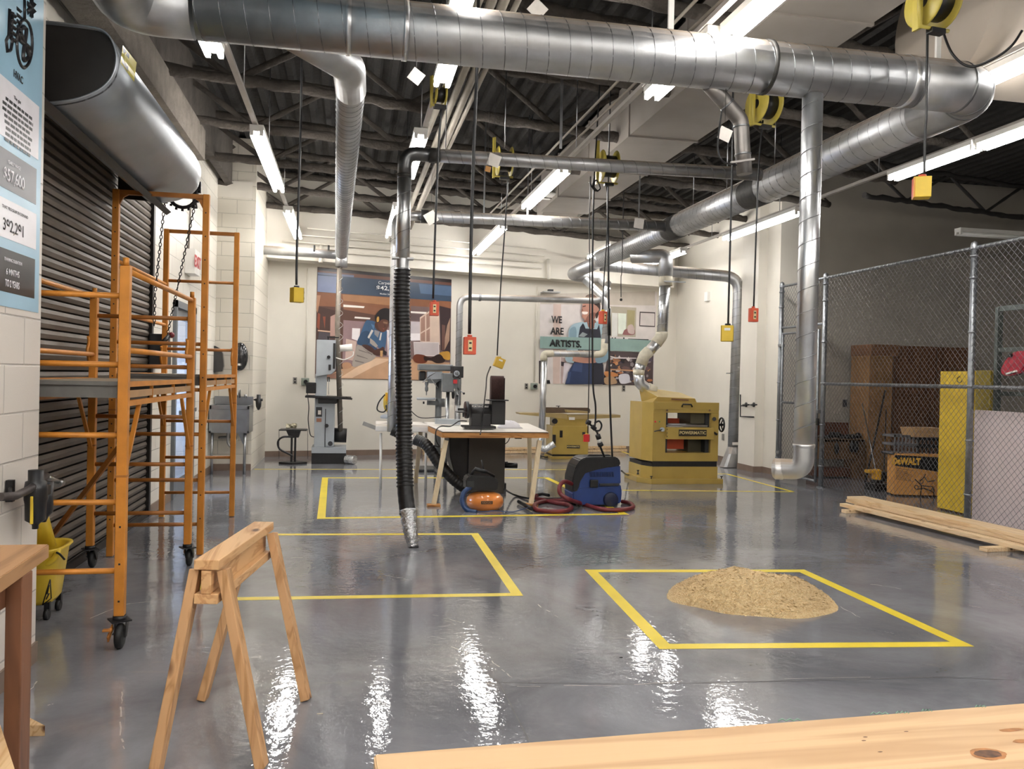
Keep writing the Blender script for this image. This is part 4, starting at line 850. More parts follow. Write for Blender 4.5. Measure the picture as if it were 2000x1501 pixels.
# ================================================================ SCAFFOLDS
def scaffold(kind, x0, x1, ya, yb, label, group=None):
    o = thing('rolling_scaffold', ((x0 + x1) / 2, (ya + yb) / 2, 0), label, 'scaffold')
    A = kind == 'A'
    z0 = .17 if A else .005; zt = 2.05 if A else 2.92
    rung = (1.89, 1.52, 1.14, .78, .41) if A else (2.90, 1.71, 1.34, .98, .61, .25)
    rf = (1.89, 1.52, 1.14, .78, .41) if A else (2.90, 2.40, 1.71, .98, .61, .25)
    t = .052 if A else .05
    for iy, y in enumerate((ya, yb)):
        f = MB()
        for x in (x0, x1):
            f.bx((x - t / 2, y - t / 2, z0), (x + t / 2, y + t / 2, zt), ORANGE, .004)
            f.box((x, y, z0 + (zt - z0) * .4), (t * 1.06, t * 1.06, .012), ORANGE2)
            if A: f.cyl((x, y, zt), (x, y, zt + .045), .016, ORANGE)
            s = -1 if y == ya else 1
            for k in range(3 if A else 14):
                z = (.25 + k * .2) if A else .3 + k * .19
                f.box((x, y - s * (t / 2 + .0005) * (-1), z), (.01, .003, .01), BLACKM) if True else None
        for z in (rung if iy == 0 else rf):
            if z > 2.8: f.bar((x0, y, z), (x1, y, z), .035, .035, ORANGE2)
            else: f.cyl((x0, y, z), (x1, y, z), .0155, ORANGE if iy == 0 and A else ORANGE2, 12)
        if not A and iy == 0:
            for s, x in ((1, x0), (-1, x1)): f.prism([(x + s * t / 2, y - .01, 2.885), (x + s * (t / 2 + .07), y - .01, 2.885), (x + s * (t / 2 + .03), y - .01, 2.86), (x + s * t / 2, y - .01, 2.80)], (0, .02, 0), ORANGE2)
        f.build('end_frame', o)
    # guard rails along the sides
    for x in (x0, x1):
        if not A and x == x1: continue
        g = MB(); zs = ((2.03, 1.60) if A else (2.36, 1.95))
        for z in zs: g.cyl((x, ya, z), (x, yb, z), .0165, ORANGE, 12)
        if A:
            for y, s in ((ya, 1), (yb, -1)):
                pass
        g.build('guard_rail', o)
    # pin hooks
    for x in (x0, x1):
        h = MB(); y = yb; h.tube([Vector((x - .02, y - .045, 1.62)) + Vector((0, .018 * math.sin(k) - .02, .11 - .022 * k)) for k in range(9)], .011, ORANGE, 8)
        h.build('lock_hook', o)
    # platform with side trusses
    p = MB(); zp = 1.425 if A else 1.46
    p.bx((x0 + .03, ya + .02, zp - .012), (x1 - .03, yb - .02, zp), mat('plywood_deck', '9c8d78', .6, 0, .1, 6)); p.bx((x0 + .03, ya + .015, zp - .085), (x1 - .03, ya + .03, zp - .01), DARKWALK); p.bx((x0 + .03, yb - .03, zp - .085), (x1 - .03, yb - .015, zp - .01), DARKWALK)
    p.bx((x0 + .03, ya + .0, zp - .018), (x1 - .03, ya + .03, zp + .004), DARKWALK)
    p.build('platform', o)
    for x in (x0 + .0, x1):
        b = MB(); b.bar((x, ya, zp - .01), (x, yb, zp - .01), .03, .03, ORANGE); b.bar((x, ya, zp - .115), (x, yb, zp - .115), .03, .03, ORANGE)
        n = 3
        for k in range(1, n): y = ya + (yb - ya) * k / n; b.bar((x, y, zp - .11), (x, y, zp - .02), .02, .006, ORANGE)
        b.bx((x - .006, ya + .02, zp - .085), (x + .006, yb - .02, zp - .045), mat('deck_edge_wood', 'a8845c', .6))
        for y, s in ((ya, 1), (yb, -1)):
            b.bar((x, y + s * .34, zp - .12), (x, y + s * .02, zp - .52), .022, .022, ORANGE)
        b.build('side_truss', o)
    if A:
        for x in (x0, x1):
            for y in (ya, yb): caster(o, x, y, .17, 1 if y == ya else -1)
        e0 = P(236, 868, Y=5.15); e1 = P(97, 1052, Y=5.75)
        MB().bar(e0, e1, .012, .035, ORANGE2).build('diagonal_brace', o)
    return o
def caster(o, x, y, zt, s=1):
    m = MB(); m.cyl((x, y, zt), (x, y, zt - .03), .035, BLACKM, 16); m.box((x, y, zt - .025), (.1, .1, .008), BLACKM, Matrix.Rotation(.5, 3, 'Z'))
    for q in (-1, 1): m.prism([(x + .01 + q * .028, y - .035, zt - .03), (x + .01 + q * .028, y + .035, zt - .03), (x + .01 + q * .028, y + .015 - s * .03, zt - .11), (x + .01 + q * .028, y - .015 - s * .03, zt - .11)], (.004, 0, 0), BLACKM)
    cr = m.build('caster', o)
    w_ = MB(); c = (x + .01, y - s * .03, .066); w_.lathe((c[0] - .022, c[1], c[2]), (1, 0, 0), [(.0, 0), (.03, 0), (.04, .004), (.056, .004), (.066, .012), (.066, .032), (.056, .04), (.04, .04), (.03, .044), (0, .044)], RUBBER, 28); w_.build('wheel', cr)
    b_ = MB(); b_.box((x - .028, y - s * .07, zt - .075), (.01, .1, .035), ORANGE2, Matrix.Rotation(.45 * s, 3, 'X'), .003); b_.box((x - .03, y - s * .12, zt - .045), (.045, .03, .012), ORANGE2, None, .003); b_.cyl((x - .036, y - s * .04, zt - .09), (x - .02, y - s * .04, zt - .09), .006, STEEL, 8); b_.build('brake_lever', cr)
scaffold('A', -1.885, -1.195, 4.76, 6.65, 'front orange rolling scaffold on black casters beside the near wall')
scaffold('B', -1.85, -1.17, 7.05, 8.88, 'rear taller orange scaffold frame standing without casters by the roll-up door')

# ================================================================ SAWHORSE
sh = thing('sawhorse', (-.45, 3.7, 0), 'wooden sawhorse of pine two-by-fours standing in the foreground', 'sawhorse')
n0 = (P(380, 1090, z=.78) + P(431, 1090, z=.78)) / 2; n1 = (P(500, 1018, z=.78) + P(531, 1018, z=.78)) / 2
n0.y -= .03; d = (n1 - n0); d.z = 0; dl_ = d.normalized(); sx = Vector((dl_.y, -dl_.x, 0)); tw = .094
WS = wood_mat('sawhorse_pine', 'd0a676', 'b58758', 'Y'); WS2 = wood_mat('sawhorse_leg_pine', 'c0966a', 'a2784c', 'Z')
def plank(a, b, wd, th, m, up=(0, 0, 1), bev=.003): return MB().bar(a, b, wd, th, m, up, bev)
plank(n0 - Vector((0, 0, .019)), n1 - Vector((0, 0, .019)), tw, .038, WS).build('top_board', sh)
plank(n0 + dl_ * .0 - Vector((0, 0, .085)), n1 - dl_ * .03 - Vector((0, 0, .085)), .038, .089, WS).build('top_rail', sh)
plank(n0 + dl_ * .0 - Vector((0, 0, .149)), n1 - dl_ * .03 - Vector((0, 0, .149)), .09, .038, WS).build('lower_rail', sh)
feet = {'fl': P(395, 1366, z=0.0), 'fr': P(598, 1366, z=0.0), 'nl': P(303, 1510, z=0.0), 'nr': P(508, 1512, z=0.0)}
feet['nr'].y = feet['nl'].y
for k, (tp, s) in dict(fl=(n1, -1), fr=(n1, 1), nl=(n0, -1), nr=(n0, 1)).items():
    end = -dl_ if k[0] == 'f' else dl_
    top = tp + end * (.05) + sx * s * .052 - Vector((0, 0, .045)); ft_ = feet[k]
    dd_ = (ft_ - top); m = MB(); m.bar(top - dd_.normalized() * .0, ft_, .038, .064, WS2, (dl_.x, dl_.y, 0), .003)
    o = m.build('leg', sh)
# ================================================================ LEFT WORK TABLE (near camera), foot block
lt = thing('wooden_workbench', (-1.3, 2.8, 0), 'brown wooden workbench cut off by the left edge of the photo', 'workbench')
za = .86; A = P(96, 1062, z=za); B = P(0, 1127, z=za); dv_ = (B - A).normalized()
C = A + dv_ * 1.2; lx = Vector((-1, 0, 0))
mb = MB(); L_ = A + Vector((-.42, 0.0, 0)); LC = L_ + dv_ * 1.2
mb.prism([A - Vector((0, 0, .05)), L_ - Vector((0, 0, .05)), LC - Vector((0, 0, .05)), C - Vector((0, 0, .05))], (0, 0, .05), WOODT, .003); mb.build('table_top', lt)
q = P(34, 1300, Y=A.y - .33); lgx = (P(5, 1300, Y=A.y - .3).x, P(55, 1300, Y=A.y - .3).x)
mb = MB(); ly = A.y - .28; xa, xb = P(8, 1300, Y=ly).x, P(41, 1300, Y=ly).x; mb.bx((xa, ly, 0), (xb, ly + .09, za - .05), WOODL, .003); mb.build('leg', lt)
mb = MB(); mb.bx((xa, ly - .9, 0), (xb, ly - .81, za - .05), WOODL, .003); mb.build('leg', lt)
mb = MB(); mb.bx((xa - .04, ly - .8, za - .15), (xa + .0, ly + .1, za - .05), WOODL); mb.build('apron', lt)
mb = MB(); k1 = P(0, 1432, z=.3); k2 = P(22, 1501, z=.3); mb.prism([k1, k2, k2 + (k2 - k1) * 2, k2 + (k2 - k1) * 2 + Vector((-.3, 0, 0)), k1 + Vector((-.3, 0, 0))], (0, 0, .03), WOODP); mb.build('lower_shelf', lt)
b1, b2 = P(40, 1438, z=0.0), P(88, 1437, z=0.0); b4 = P(50, 1396, z=.045); b4.z = 0
mb = MB(); mb.prism([b1, b2, b4, b4 + Vector((-.06, 0, 0))], (0, 0, .045), WOODP, .002)
tag(mb.build('wood_offcut'), 'small pine offcut lying on the floor beside the workbench leg', 'offcut')
# ================================================================ BIG PLANK NEAR CAMERA
zb = .82; a = P(730, 1472, z=zb); b = P(1150, 1424, z=zb); c = P(2000, 1372, z=zb); dd_ = (c - a).normalized(); nn = Vector((dd_.y, -dd_.x, 0))
PK2 = wood_mat('big_plank_pine', 'b89a74', 'a68560', 'X', .5, 5, False)
bp = thing('wide_plank', a, 'wide knotty pine plank across the bottom right corner, nearest the camera', 'plank')
mb = MB(); c2_ = a + dd_ * 2.2; mb.prism([a, a + nn * .28, c2_ + nn * .28, c2_], (0, 0, -.038), PK2, .003); pk = mb.build('board', bp)
mb = MB(); kc = P(1930, 1472, z=zb); KN = mat('dark_knot', '5b3a22', .6, 0, .35, 60); KN2 = mat('knot_ring', '9a6636', .6, 0, .2, 40)
def blob(mb, c, rx, ry, m, z, d1, d2, n=22):
    mb.poly([c + d1 * rx * math.cos(k * 6.283 / n) * random.uniform(.9, 1.08) + d2 * ry * math.sin(k * 6.283 / n) * random.uniform(.88, 1.1) + Vector((0, 0, z)) for k in range(n)], m)
blob(mb, kc, .036, .024, KN2, .0004, dd_, nn); blob(mb, kc, .027, .016, KN, .0008, dd_, nn); mb.build('knot', bp)
for u, v, a1, a2, mm in ((1975, 1425, .03, .008, KN2), (1995, 1447, .02, .008, KN2), (1690, 1439, .005, .0022, KN), (1687, 1446, .005, .0022, KN), (1719, 1468, .005, .0022, KN), (1770, 1428, .005, .002, KN)):
    mb = MB(); blob(mb, P(u, v, z=zb), a1, a2, mm, .0005, dd_, nn, 10); mb.build('knot', bp)
TE = mat('teal_mill_ink', '7fa890', .6, 0, .2, 60)
for u0, u1, vv in ((1520, 1565, 1407), (1700, 1735, 1394), (1750, 1775, 1392), (1800, 1820, 1388), (1905, 1925, 1380)):
    mb = MB(); zz_ = [P(u0 + (u1 - u0) * k / 6, vv - (k % 2) * 4, z=zb + .0008) for k in range(7)]; mb.tube(zz_, .0012, TE, 4); mb.build('ink_mark', bp)
# trestle that carries it
mb = MB(); 
for k in (.35, 1.6):
    pc = a + dd_ * k + nn * .14
    mb.bar(pc - nn * .02 + Vector((0, 0, -.06)), pc + nn * .2 + Vector((0, 0, -.06)), .09, .04, WOODX)
    for s in (.0, .18): mb.bar(pc + nn * s + Vector((0, 0, -.08)), pc + nn * s + Vector((0, 0, -zb)), .05, .06, WOODZ)
tag(mb.build('plank_trestle'), 'timber trestle under the wide plank, below the photo frame', 'trestle')

# ================================================================ LUMBER BY THE FENCE
LG = 'lumber boards stacked along the fence'
def board(p, q, wd, th, z, label, side=1, m=WOODP, name='lumber_board'):
    p = Vector((p[0], p[1], z + th / 2)); q = Vector((q[0], q[1], z + th / 2)); d = (q - p).normalized(); n = Vector((d.y, -d.x, 0)) * side
    o = MB().bar(p - n * wd / 2, q - n * wd / 2, wd, th, m, bev=.002).build(name)
    return tag(o, label, 'board', LG)
LP = wood_mat('fence_lumber_pine', 'dcc29c', 'c8a67c', 'Y')
zl = .05
e0 = P(1640, 985, z=.06); e1 = P(2000, 1072, z=.06); dd2 = (e1 - e0).normalized(); e1 = e0 + dd2 * 5.0
MB_ = []
nn2 = Vector((dd2.y, -dd2.x, 0))
board(e0, e1, .09, .038, .04, 'narrow board on the floor side of the lumber stack by the fence', 1, LP)
f0 = P(1652, 972, z=.13); f1 = e1 - nn2 * .10
board(f0 - nn2 * -.0, f0 + dd2 * 4.8, .24, .036, .08, 'middle board of the lumber stack by the fence', 1, LP)
board(f0 + dd2 * .02, f0 + dd2 * 4.85, .25, .036, .118, 'top board of the lumber stack by the fence, wide and knotty', 1, LP)
board(e0 - nn2 * .12 + dd2 * .1, e0 - nn2 * .12 + dd2 * 4.8, .22, .036, .04, 'lowest wide board of the lumber stack by the fence', 1, LP)
for k, (u, v) in enumerate(((1648, 998), (1920, 1072))):
    c = P(u, v, z=.02); d_ = Vector((dd2.y, -dd2.x, 0)); o = MB().bar(c, c - d_ * .42, .09, .038, LP, bev=.002).build('sticker_block'); o.location.z = 0
    tag(o, ('spacer block under the far end of the lumber stack' if k == 0 else 'spacer block under the near end of the lumber stack'), 'spacer')
for k, z in enumerate((.0, .062)):
    a_ = PW(500, 890, .02); p = WA + WD * 3.0 + WN * (.10 + .05 * (1 - k)); q = WA + WD * 7.4 + WN * (.10 + .05 * (1 - k))
    o = MB().bar((p.x, p.y, z + .045 * (1) - .015 + .0), (q.x, q.y, z + .03), .09, .05, LP, bev=.002).build('lumber_board'); tag(o, 'long board lying along the foot of the back wall, ' + ('lower one' if k == 0 else 'upper one'), 'board', 'boards along the foot of the back wall')

# ================================================================ MOP BUCKET
bk = thing('mop_bucket', (-1.74, 5.42, 0), 'yellow mop bucket with a caution triangle behind the near wall corner', 'bucket')
mb = MB(); cx_, cy_ = -1.83, 5.42
def rrect(cx, cy, z, a, b, n=20): return [Vector((cx + a * math.copysign(abs(math.cos(t)) ** .6, math.cos(t)), cy + b * math.copysign(abs(math.sin(t)) ** .6, math.sin(t)), z)) for t in [k * 6.2832 / n for k in range(n)]]
mb.loft([rrect(cx_, cy_, .09, .10, .12), rrect(cx_, cy_, .12, .12, .14), rrect(cx_ + .0, cy_, .40, .155, .18), rrect(cx_, cy_, .42, .175, .20), rrect(cx_, cy_, .43, .17, .195), rrect(cx_, cy_, .42, .145, .17), rrect(cx_, cy_, .14, .11, .13)], YEL); mb.build('tub', bk)
mb = MB(); mb.loft([rrect(cx_ - .03, cy_ + .1, .40, .10, .04), rrect(cx_ - .06, cy_ + .14, .66, .05, .03)], YEL, True); mb.build('wringer', bk); mb = MB(); mb.tube(spline([P(76, 1098, Y=5.3), P(92, 1100, Y=5.28), P(108, 1088, Y=5.28), P(113, 1072, Y=5.3)], 6), .018, YEL, 10); mb.build('rim_roll', bk)
mb = MB(); tri = [P(98, 1131, Y=5.235), P(83, 1181, Y=5.235), P(100, 1168, Y=5.235)]
for i in range(3): mb.tube([tri[i], tri[(i + 1) % 3]], .0035, BLACK, 4)
mb.tube([P(96, 1142, Y=5.23), P(92, 1160, Y=5.23), P(96, 1158, Y=5.23), P(90, 1170, Y=5.23)], .004, BLACK, 4); mb.build('caution_mark', bk)
for sx_, sy_ in ((.09, -.1), (.09, .1), (-.09, .1), (-.09, -.1)):
    m = MB(); c = Vector((cx_ + sx_, cy_ + sy_, .032)); m.cyl(c - Vector((.012, 0, 0)), c + Vector((.012, 0, 0)), .032, RUBBER, 16); m.box(c + Vector((0, .01, .045)), (.03, .03, .05), BLACK); m.build('caster', bk)
mb = MB(); mb.tube(spline([P(110, 1078, Y=5.26), P(117, 1082, Y=5.26), P(126, 1092, Y=5.3)], 5), .006, BLACKM, 6); mb.build('bail_handle', bk)
# debris crumbs
CR = mat('debris_pale', 'd9cdb8', .8, 0, .1, 20)
for u, v, s, l in ((625, 1393, .012, 'white toothpick sized chip on the floor right of the sawhorse'), (1213, 1283, .008, 'tiny dark chip on the floor below the right tape rectangle')):
    c = P(u, v, z=.003); tag(MB().box(c, (s * 2.2, .003, .003), CR if s > .01 else BLACK).build('floor_chip'), l, 'chip')
# ================================================================ PLYWOOD TABLE + machines
zt = .85
pt = thing('plywood_table', (1.7, 10.4, 0), 'white-topped plywood worktable on splayed wooden legs in the middle of the room', 'table')
c4_ = [P(865, 842, z=zt), P(1071, 843, z=zt), P(1031, 826, z=zt), P(830, 826, z=zt)]
TT = mat('white_melamine_top', 'efe9e0', .35, 0, .03, 3)
fl_, fr_, br_, bl_ = c4_; bl_ = Vector((fl_.x + .0, br_.y, zt)); bl_.x = P(838, 835, z=zt).x
mb = MB(); mb.prism([fl_ - Vector((0, 0, .006)), fr_ - Vector((0, 0, .006)), br_ - Vector((0, 0, .006)), bl_ - Vector((0, 0, .006))], (0, 0, .006), TT); mb.build('table_surface', pt)
mb = MB(); dn_ = Vector((0, 0, .008)); mb.prism([fl_ - dn_ * 2, fr_ - dn_ * 2, br_ - dn_ * 2, bl_ - dn_ * 2], (0, 0, .009), BLACKM); mb.build('edge_gap', pt)
mb = MB(); 
for a, b in ((fl_, fr_), (fr_, br_), (br_, bl_), (bl_, fl_)): mb.bar(a - Vector((0, 0, .045)), b - Vector((0, 0, .045)), .02, .058, WOODE)
mb.prism([fl_ - dn_ * 3, fr_ - dn_ * 3, br_ - dn_ * 3, bl_ - dn_ * 3], (0, 0, .006), WOODE); mb.build('table_frame', pt)
LEGW = wood_mat('table_leg_pine', 'd9c7a4', 'c7b08a', 'Z', .5, 5, False)
for (u0, v0, u1, v1, ya_, yb_) in ((871, 860, 847, 982, fl_.y + .04, fl_.y - .04), (1054, 860, 1037, 981, fr_.y + .04, fr_.y - .1)):
    a = P(u0, v0, Y=ya_); b = P(u1, v1 + 3, z=.018); m = MB(); m.bar(a, b, .055, .04, LEGW, (0, 1, 0), .003); lg = m.build('leg', pt)
    MB().box(b + Vector((0, 0, -.006)), (.15, .12, .024), WOODE, None, .002).build('foot_pad', lg)
for a in (br_, bl_):
    m = MB(); m.bar(a - Vector((0, .1, .07)), Vector((a.x + (.05 if a is br_ else -.05), a.y + .02, .0)), .055, .04, LEGW, (0, 1, 0)); m.build('leg', pt)
# side extension table (left): white bench with the mitre saw
wt_ = thing('white_bench', (.6, 11, 0), 'narrow white bench with steel edge behind the black hose, carrying the mitre saw', 'bench')
a = P(734, 828, z=zt); b = P(838, 833, z=zt); c_ = P(745, 820, z=zt)
mb = MB(); Yb = a.y; 
w0 = Vector((a.x, a.y, zt)); w1 = Vector((fl_.x - .06, a.y - .12, zt)); w2 = Vector((w1.x, w1.y + .75, zt)); w3 = Vector((w0.x + .02, w0.y + .75, zt))
mb.prism([w0 - Vector((0, 0, .03)), w1 - Vector((0, 0, .03)), w2 - Vector((0, 0, .03)), w3 - Vector((0, 0, .03))], (0, 0, .03), TT); mb.build('bench_top', wt_)
mb = MB(); mb.bar(w0 - Vector((0, 0, .055)), w1 - Vector((0, 0, .055)), .04, .06, WHITE); mb.bar(w0 - Vector((.0, -.03, .085)), w1 - Vector((0, -.03, .085)), .03, .012, STEEL); mb.build('apron', wt_)
mb = MB(); mb.bar(P(709, 826, Y=w0.y + .02), w0 + Vector((0, .02, -.05)), .05, .05, STEEL); mb.build('extension_arm', wt_)
for k, (u0, u1, dy) in enumerate(((744, 748, 0), (800, 800, .65), (832, 832, 0.0))):
    p_ = P(u0, 845, Y=w0.y + .05 + dy); m = MB(); m.cyl(p_, Vector((p_.x + .01, p_.y, 0)), .017, WHITE, 12); m.build('leg', wt_)
# mitre saw on it
ms = thing('mitre_saw', P(765, 822, Y=w0.y + .3), 'yellow and black mitre saw on the white bench left of the hose', 'saw')
ym = w0.y + .3; mb = MB(); g = lambda u, v, dy=0: P(u, v, Y=ym + dy)
mb.lathe(g(768, 812), (0, 0, 1), [(0, -.03), (.17, -.03), (.17, .0), (.14, .02), (0, .02)], LGREY, 24); mb.build('saw_table', ms)
mb = MB(); c = g(758, 785); mb.lathe(c - Vector((.02, 0, 0)), (.9, .3, 0), [(0, 0), (.125, 0), (.13, .02), (.125, .05), (0, .06)], YEL, 28) ; mb.box(g(756, 775), (.05, .14, .12), mat('saw_yellow', 'e8a61e', .35), None, .01); mb.build('blade_guard', ms)
mb = MB(); mb.box(g(770, 795), (.15, .2, .12), BLACK, None, .02); mb.cyl(g(775, 780), g(795, 775), .05, DKGREY, 16); mb.cyl(g(762, 808), g(756, 790), .03, BLACK); mb.build('motor', ms)
mb = MB(); mb.tube(spline([g(752, 770), g(740, 785), g(737, 800), g(750, 804), g(760, 790)], 6), .009, BLACK, 8); mb.build('handle_loop', ms)
# bandsaw
bs = thing('bandsaw', (-.35, 14.1, 0), 'tall pale grey bandsaw with black table and base at the back left', 'bandsaw')
yb_ = 14.0; g = lambda u, v, dy=0: P(u, v, Y=yb_ + dy)
mb = MB(); a, b = g(606, 905), g(676, 884); mb.bx((a.x + .02, yb_ - .05, 0), (b.x, yb_ + .55, b.z), BLACK, .004); mb.build('base', bs)
mb = MB(); a, b = g(606, 884), g(676, 873); mb.bx((a.x + .02, yb_ - .05, a.z), (b.x, yb_ + .55, b.z), LGREY, .004); mb.build('plinth', bs)
mb = MB(); a, b = g(613, 873), g(654, 778); mb.bx((a.x, yb_, a.z), (b.x + .0, yb_ + .42, b.z), LGREY, .01); mb.bx((a.x + .0, yb_ + .05, b.z), (g(637, 778).x, yb_ + .3, g(637, 730).z), LGREY, .006); mb.build('lower_cabinet', bs)
mb = MB(); a, b = g(617, 735), g(656, 664); mb.prism([(a.x, yb_ - .02, a.z), (g(648, 725).x, yb_ - .02, g(648, 730).z), (b.x, yb_ - .02, g(656, 722).z), (b.x, yb_ - .02, b.z), (a.x, yb_ - .02, b.z)], (0, .42, 0), LGREY, .006); mb.build('upper_cabinet', bs)
mb = MB(); a, b = g(652, 670), g(654, 720); mb.bx((a.x - .008, yb_ - .026, b.z), (b.x + .004, yb_ - .019, a.z), BLACK); mb.cyl(g(642, 697), g(642, 697, -.05), .028, BLACK, 16); mb.box(g(644, 717, -.03), (.04, .02, .09), BLACK); mb.build('door_seam', bs)
mb = MB(); a, b = g(636, 798), g(637, 873); mb.bx((a.x - .006, yb_ - .006, b.z), (a.x + .006, yb_ + .002, a.z), BLACK); mb.cyl(g(638, 831), g(638, 831, -.04), .032, BLACK, 16); mb.box(g(623, 804, -.003), (.1, .004, .16), DKGREY); mb.box(g(623, 820, -.003), (.08, .004, .06), mat('rust_label', '9a6a52', .5)); mb.box(g(624, 805, -.006), (.05, .003, .07), TAGW); mb.build('door_trim', bs)
mb = MB(); a, b = g(597, 772), g(686, 776); mb.prism([(a.x, yb_ - .2, a.z - .03), (b.x, yb_ - .2, b.z - .03), (b.x, yb_ + .42, b.z - .03), (a.x, yb_ + .42, a.z - .03)], (0, 0, .035), BLACKM, .004); mb.bar(g(675, 776, -.2), g(688, 779, -.2), .04, .03, BLACK); mb.box(g(640, 782), (.3, .25, .09), BLACKM, None, .01); mb.build('saw_table', bs)
mb = MB(); mb.cyl(g(642, 737), g(642, 770), .005, STEEL, 6); mb.bx((g(640, 700).x, yb_ + .02, g(640, 745).z), (g(645, 700).x, yb_ + .05, g(645, 736).z), BLACKM); mb.build('blade', bs)
mb = MB(); mb.cyl(g(652, 849, .2), g(677, 850, .2), .12, BLACKM, 24); mb.build('motor', bs)
mb = MB(); mb.cyl(g(645, 866, .0), g(645, 866, -.05), .055, LGREY, 20); mb.cyl(g(645, 866, -.04), g(645, 866, -.052), .04, DKGREY, 20); mb.build('dust_port', bs)
mb = MB(); mb.cyl(g(664, 680, -.1), g(688, 678, -.1), .055, WHITE, 18, .06); mb.tube(spline([g(656, 698, -.05), g(672, 702, -.1), g(688, 695, -.1), g(690, 686, -.1)], 6), .009, WHITE, 8); mb.build('work_lamp', bs)
mb = MB(); mb.bar(g(639, 658), g(662, 659), .03, .02, BLACKM); mb.cyl(g(641, 664), g(641, 657), .01, BLACKM); mb.build('tension_lever', bs)
mb = MB(); mb.box(g(608, 757, .1), (.16, .2, .18), BLACKM, None, .01); mb.build('fence_bracket', bs)
tag(MB().tube(spline([PW(597, 745, .03), g(603, 790, .5), g(602, 820, .4), g(606, 848, .3), g(613, 853, .2)], 8), .008, BLACK, 6).build('trailing_cable'), 'black cord from the wall outlet to the bandsaw', 'cord')
m = MB(); a = P(676, 892, Y=13.95); b = P(693, 903, Y=13.85); a.z = b.z = .075; ps = [a.lerp(b, k / 14) for k in range(15)]; m.tube(ps, [.072 + .004 * (k % 2) for k in range(15)], FOIL, 18); tag(m.build('foil_hose_end'), 'crumpled silver foil hose end lying right of the bandsaw base', 'hose')
# small black stand with a tray left of the bandsaw
gs = thing('tool_stand', P(575, 890, Y=14.2), 'small black tool stand left of the bandsaw with a loaded tray', 'stand')
yg = 14.0; g = lambda u, v, dy=0: P(u, v, Y=yg + dy)
mb = MB(); a, b = g(545, 897), g(600, 897); mb.prism([(a.x, yg - .05, 0), ((a.x + b.x) / 2, yg - .22, 0), (b.x, yg - .05, 0), ((a.x + b.x) / 2, yg + .25, 0)], (0, 0, .03), BLACKM); mb.build('base_plate', gs)
mb = MB(); mb.bx((g(568, 850).x, yg - .02, .03), (g(572, 850).x, yg + .02, g(568, 848).z), BLACKM); mb.bx((g(575, 850).x, yg - .02, .03), (g(579, 850).x, yg + .02, g(568, 848).z), BLACKM); mb.build('post', gs)
mb = MB(); a, b = g(547, 838), g(600, 838); mb.bx((a.x, yg - .16, a.z - .012), (b.x, yg + .16, a.z + .006), BLACKM, .002); mb.prism([(g(560, 840).x, yg - .12, g(560, 840).z), (g(588, 840).x, yg - .12, g(560, 840).z), (g(584, 853).x, yg - .12, g(560, 853).z), (g(566, 853).x, yg - .12, g(560, 853).z)], (0, .24, 0), BLACK); mb.build('tray', gs)
mb = MB(); 
for u in (545, 601): mb.cyl(g(u, 838, -.12), g(u, 896, -.12), .004, BLACKM, 5)
mb.build('wire_frame', gs)
mb = MB(); mb.tube(spline([g(575, 853, -.1), g(553, 853, -.15), g(543, 862, -.15), g(546, 876, -.15), g(562, 885, -.15), g(572, 890, -.15)], 8), .016, BLACK, 8); mb.build('cable', gs)
m = MB(); random.seed(5)
for k in range(9): c = g(random.uniform(559, 582), random.uniform(829, 834), random.uniform(-.08, .08)); m.box(c, (random.uniform(.03, .09), .05, random.uniform(.02, .06)), mat('clear_bag_parts', 'b7b096', .35, 0, .2, 30), Matrix.Rotation(random.random() * 3, 3, 'Z') @ Matrix.Rotation(random.random(), 3, 'X'), .004)
tag(m.build('bag_of_parts'), 'crumpled clear bag of parts lying on the black tool stand', 'bag')
# drill press (floor model) and a smaller one behind
def drill_press(yd, k, label, ug, full=True):
    dpz = thing('drill_press', P(870, 880, Y=yd), label, 'drill press'); return dpz
yd = 13.0; g = lambda u, v, dy=0: P(u, v, Y=yd + dy)
dq = thing('drill_press', g(862, 900), 'grey floor drill press with long belt cover behind the plywood table', 'drill press')
GP = mat('drill_press_grey', '74787a', .38, .3, .08, 8)
mb = MB(); a, b = g(817, 723), g(884, 712); mb.bx((a.x, yd - .12, a.z), (b.x, yd + .22, b.z), GP, .02); mb.build('belt_cover', dq)
mb = MB(); mb.bx((g(833, 745).x, yd - .08, g(833, 742).z), (g(863, 745).x, yd + .12, g(833, 724).z), LGREY, .015); mb.prism([(g(833, 742).x, yd - .08, g(833, 740).z), (g(862, 742).x, yd - .08, g(862, 740).z), (g(850, 742).x, yd - .08, g(850, 748).z), (g(838, 742).x, yd - .08, g(838, 748).z)], (0, .16, 0), GP); mb.build('head', dq)
mb = MB(); mb.bx((g(819, 742).x, yd + .02, g(819, 743).z), (g(832, 742).x, yd + .2, g(819, 724).z), BLACK, .02); mb.build('motor', dq)
mb = MB(); mb.lathe(g(833, 765), (0, 0, 1), [(.0, -.06), (.008, -.04), (.008, .0), (.025, .02), (.028, .06), (.02, .09), (.03, .13), (.03, .16), (0, .16)], GP, 16); mb.build('chuck', dq)
mb = MB(); cp = g(858, 760); mb.cyl((cp.x, yd + .08, g(858, 742).z), (cp.x, yd + .08, .06), .05, GP, 20); mb.build('column', dq)
mb = MB(); mb.lathe(g(833, 778), (0, 0, 1), [(0, -.02), (.15, -.02), (.155, 0), (.15, .015), (0, .015)], LGREY, 28); mb.bar(g(835, 786), g(860, 787, .05), .06, .07, GP); mb.cyl(g(860, 778, .08), g(860, 794, .08), .075, GP); mb.cyl(g(829, 786), g(826, 786), .02, BLACK); mb.build('table', dq)
mb = MB(); mb.bx((g(812, 905).x, yd - .25, 0), (g(872, 905).x, yd + .3, .045), DKGREY, .01); mb.build('base', dq)
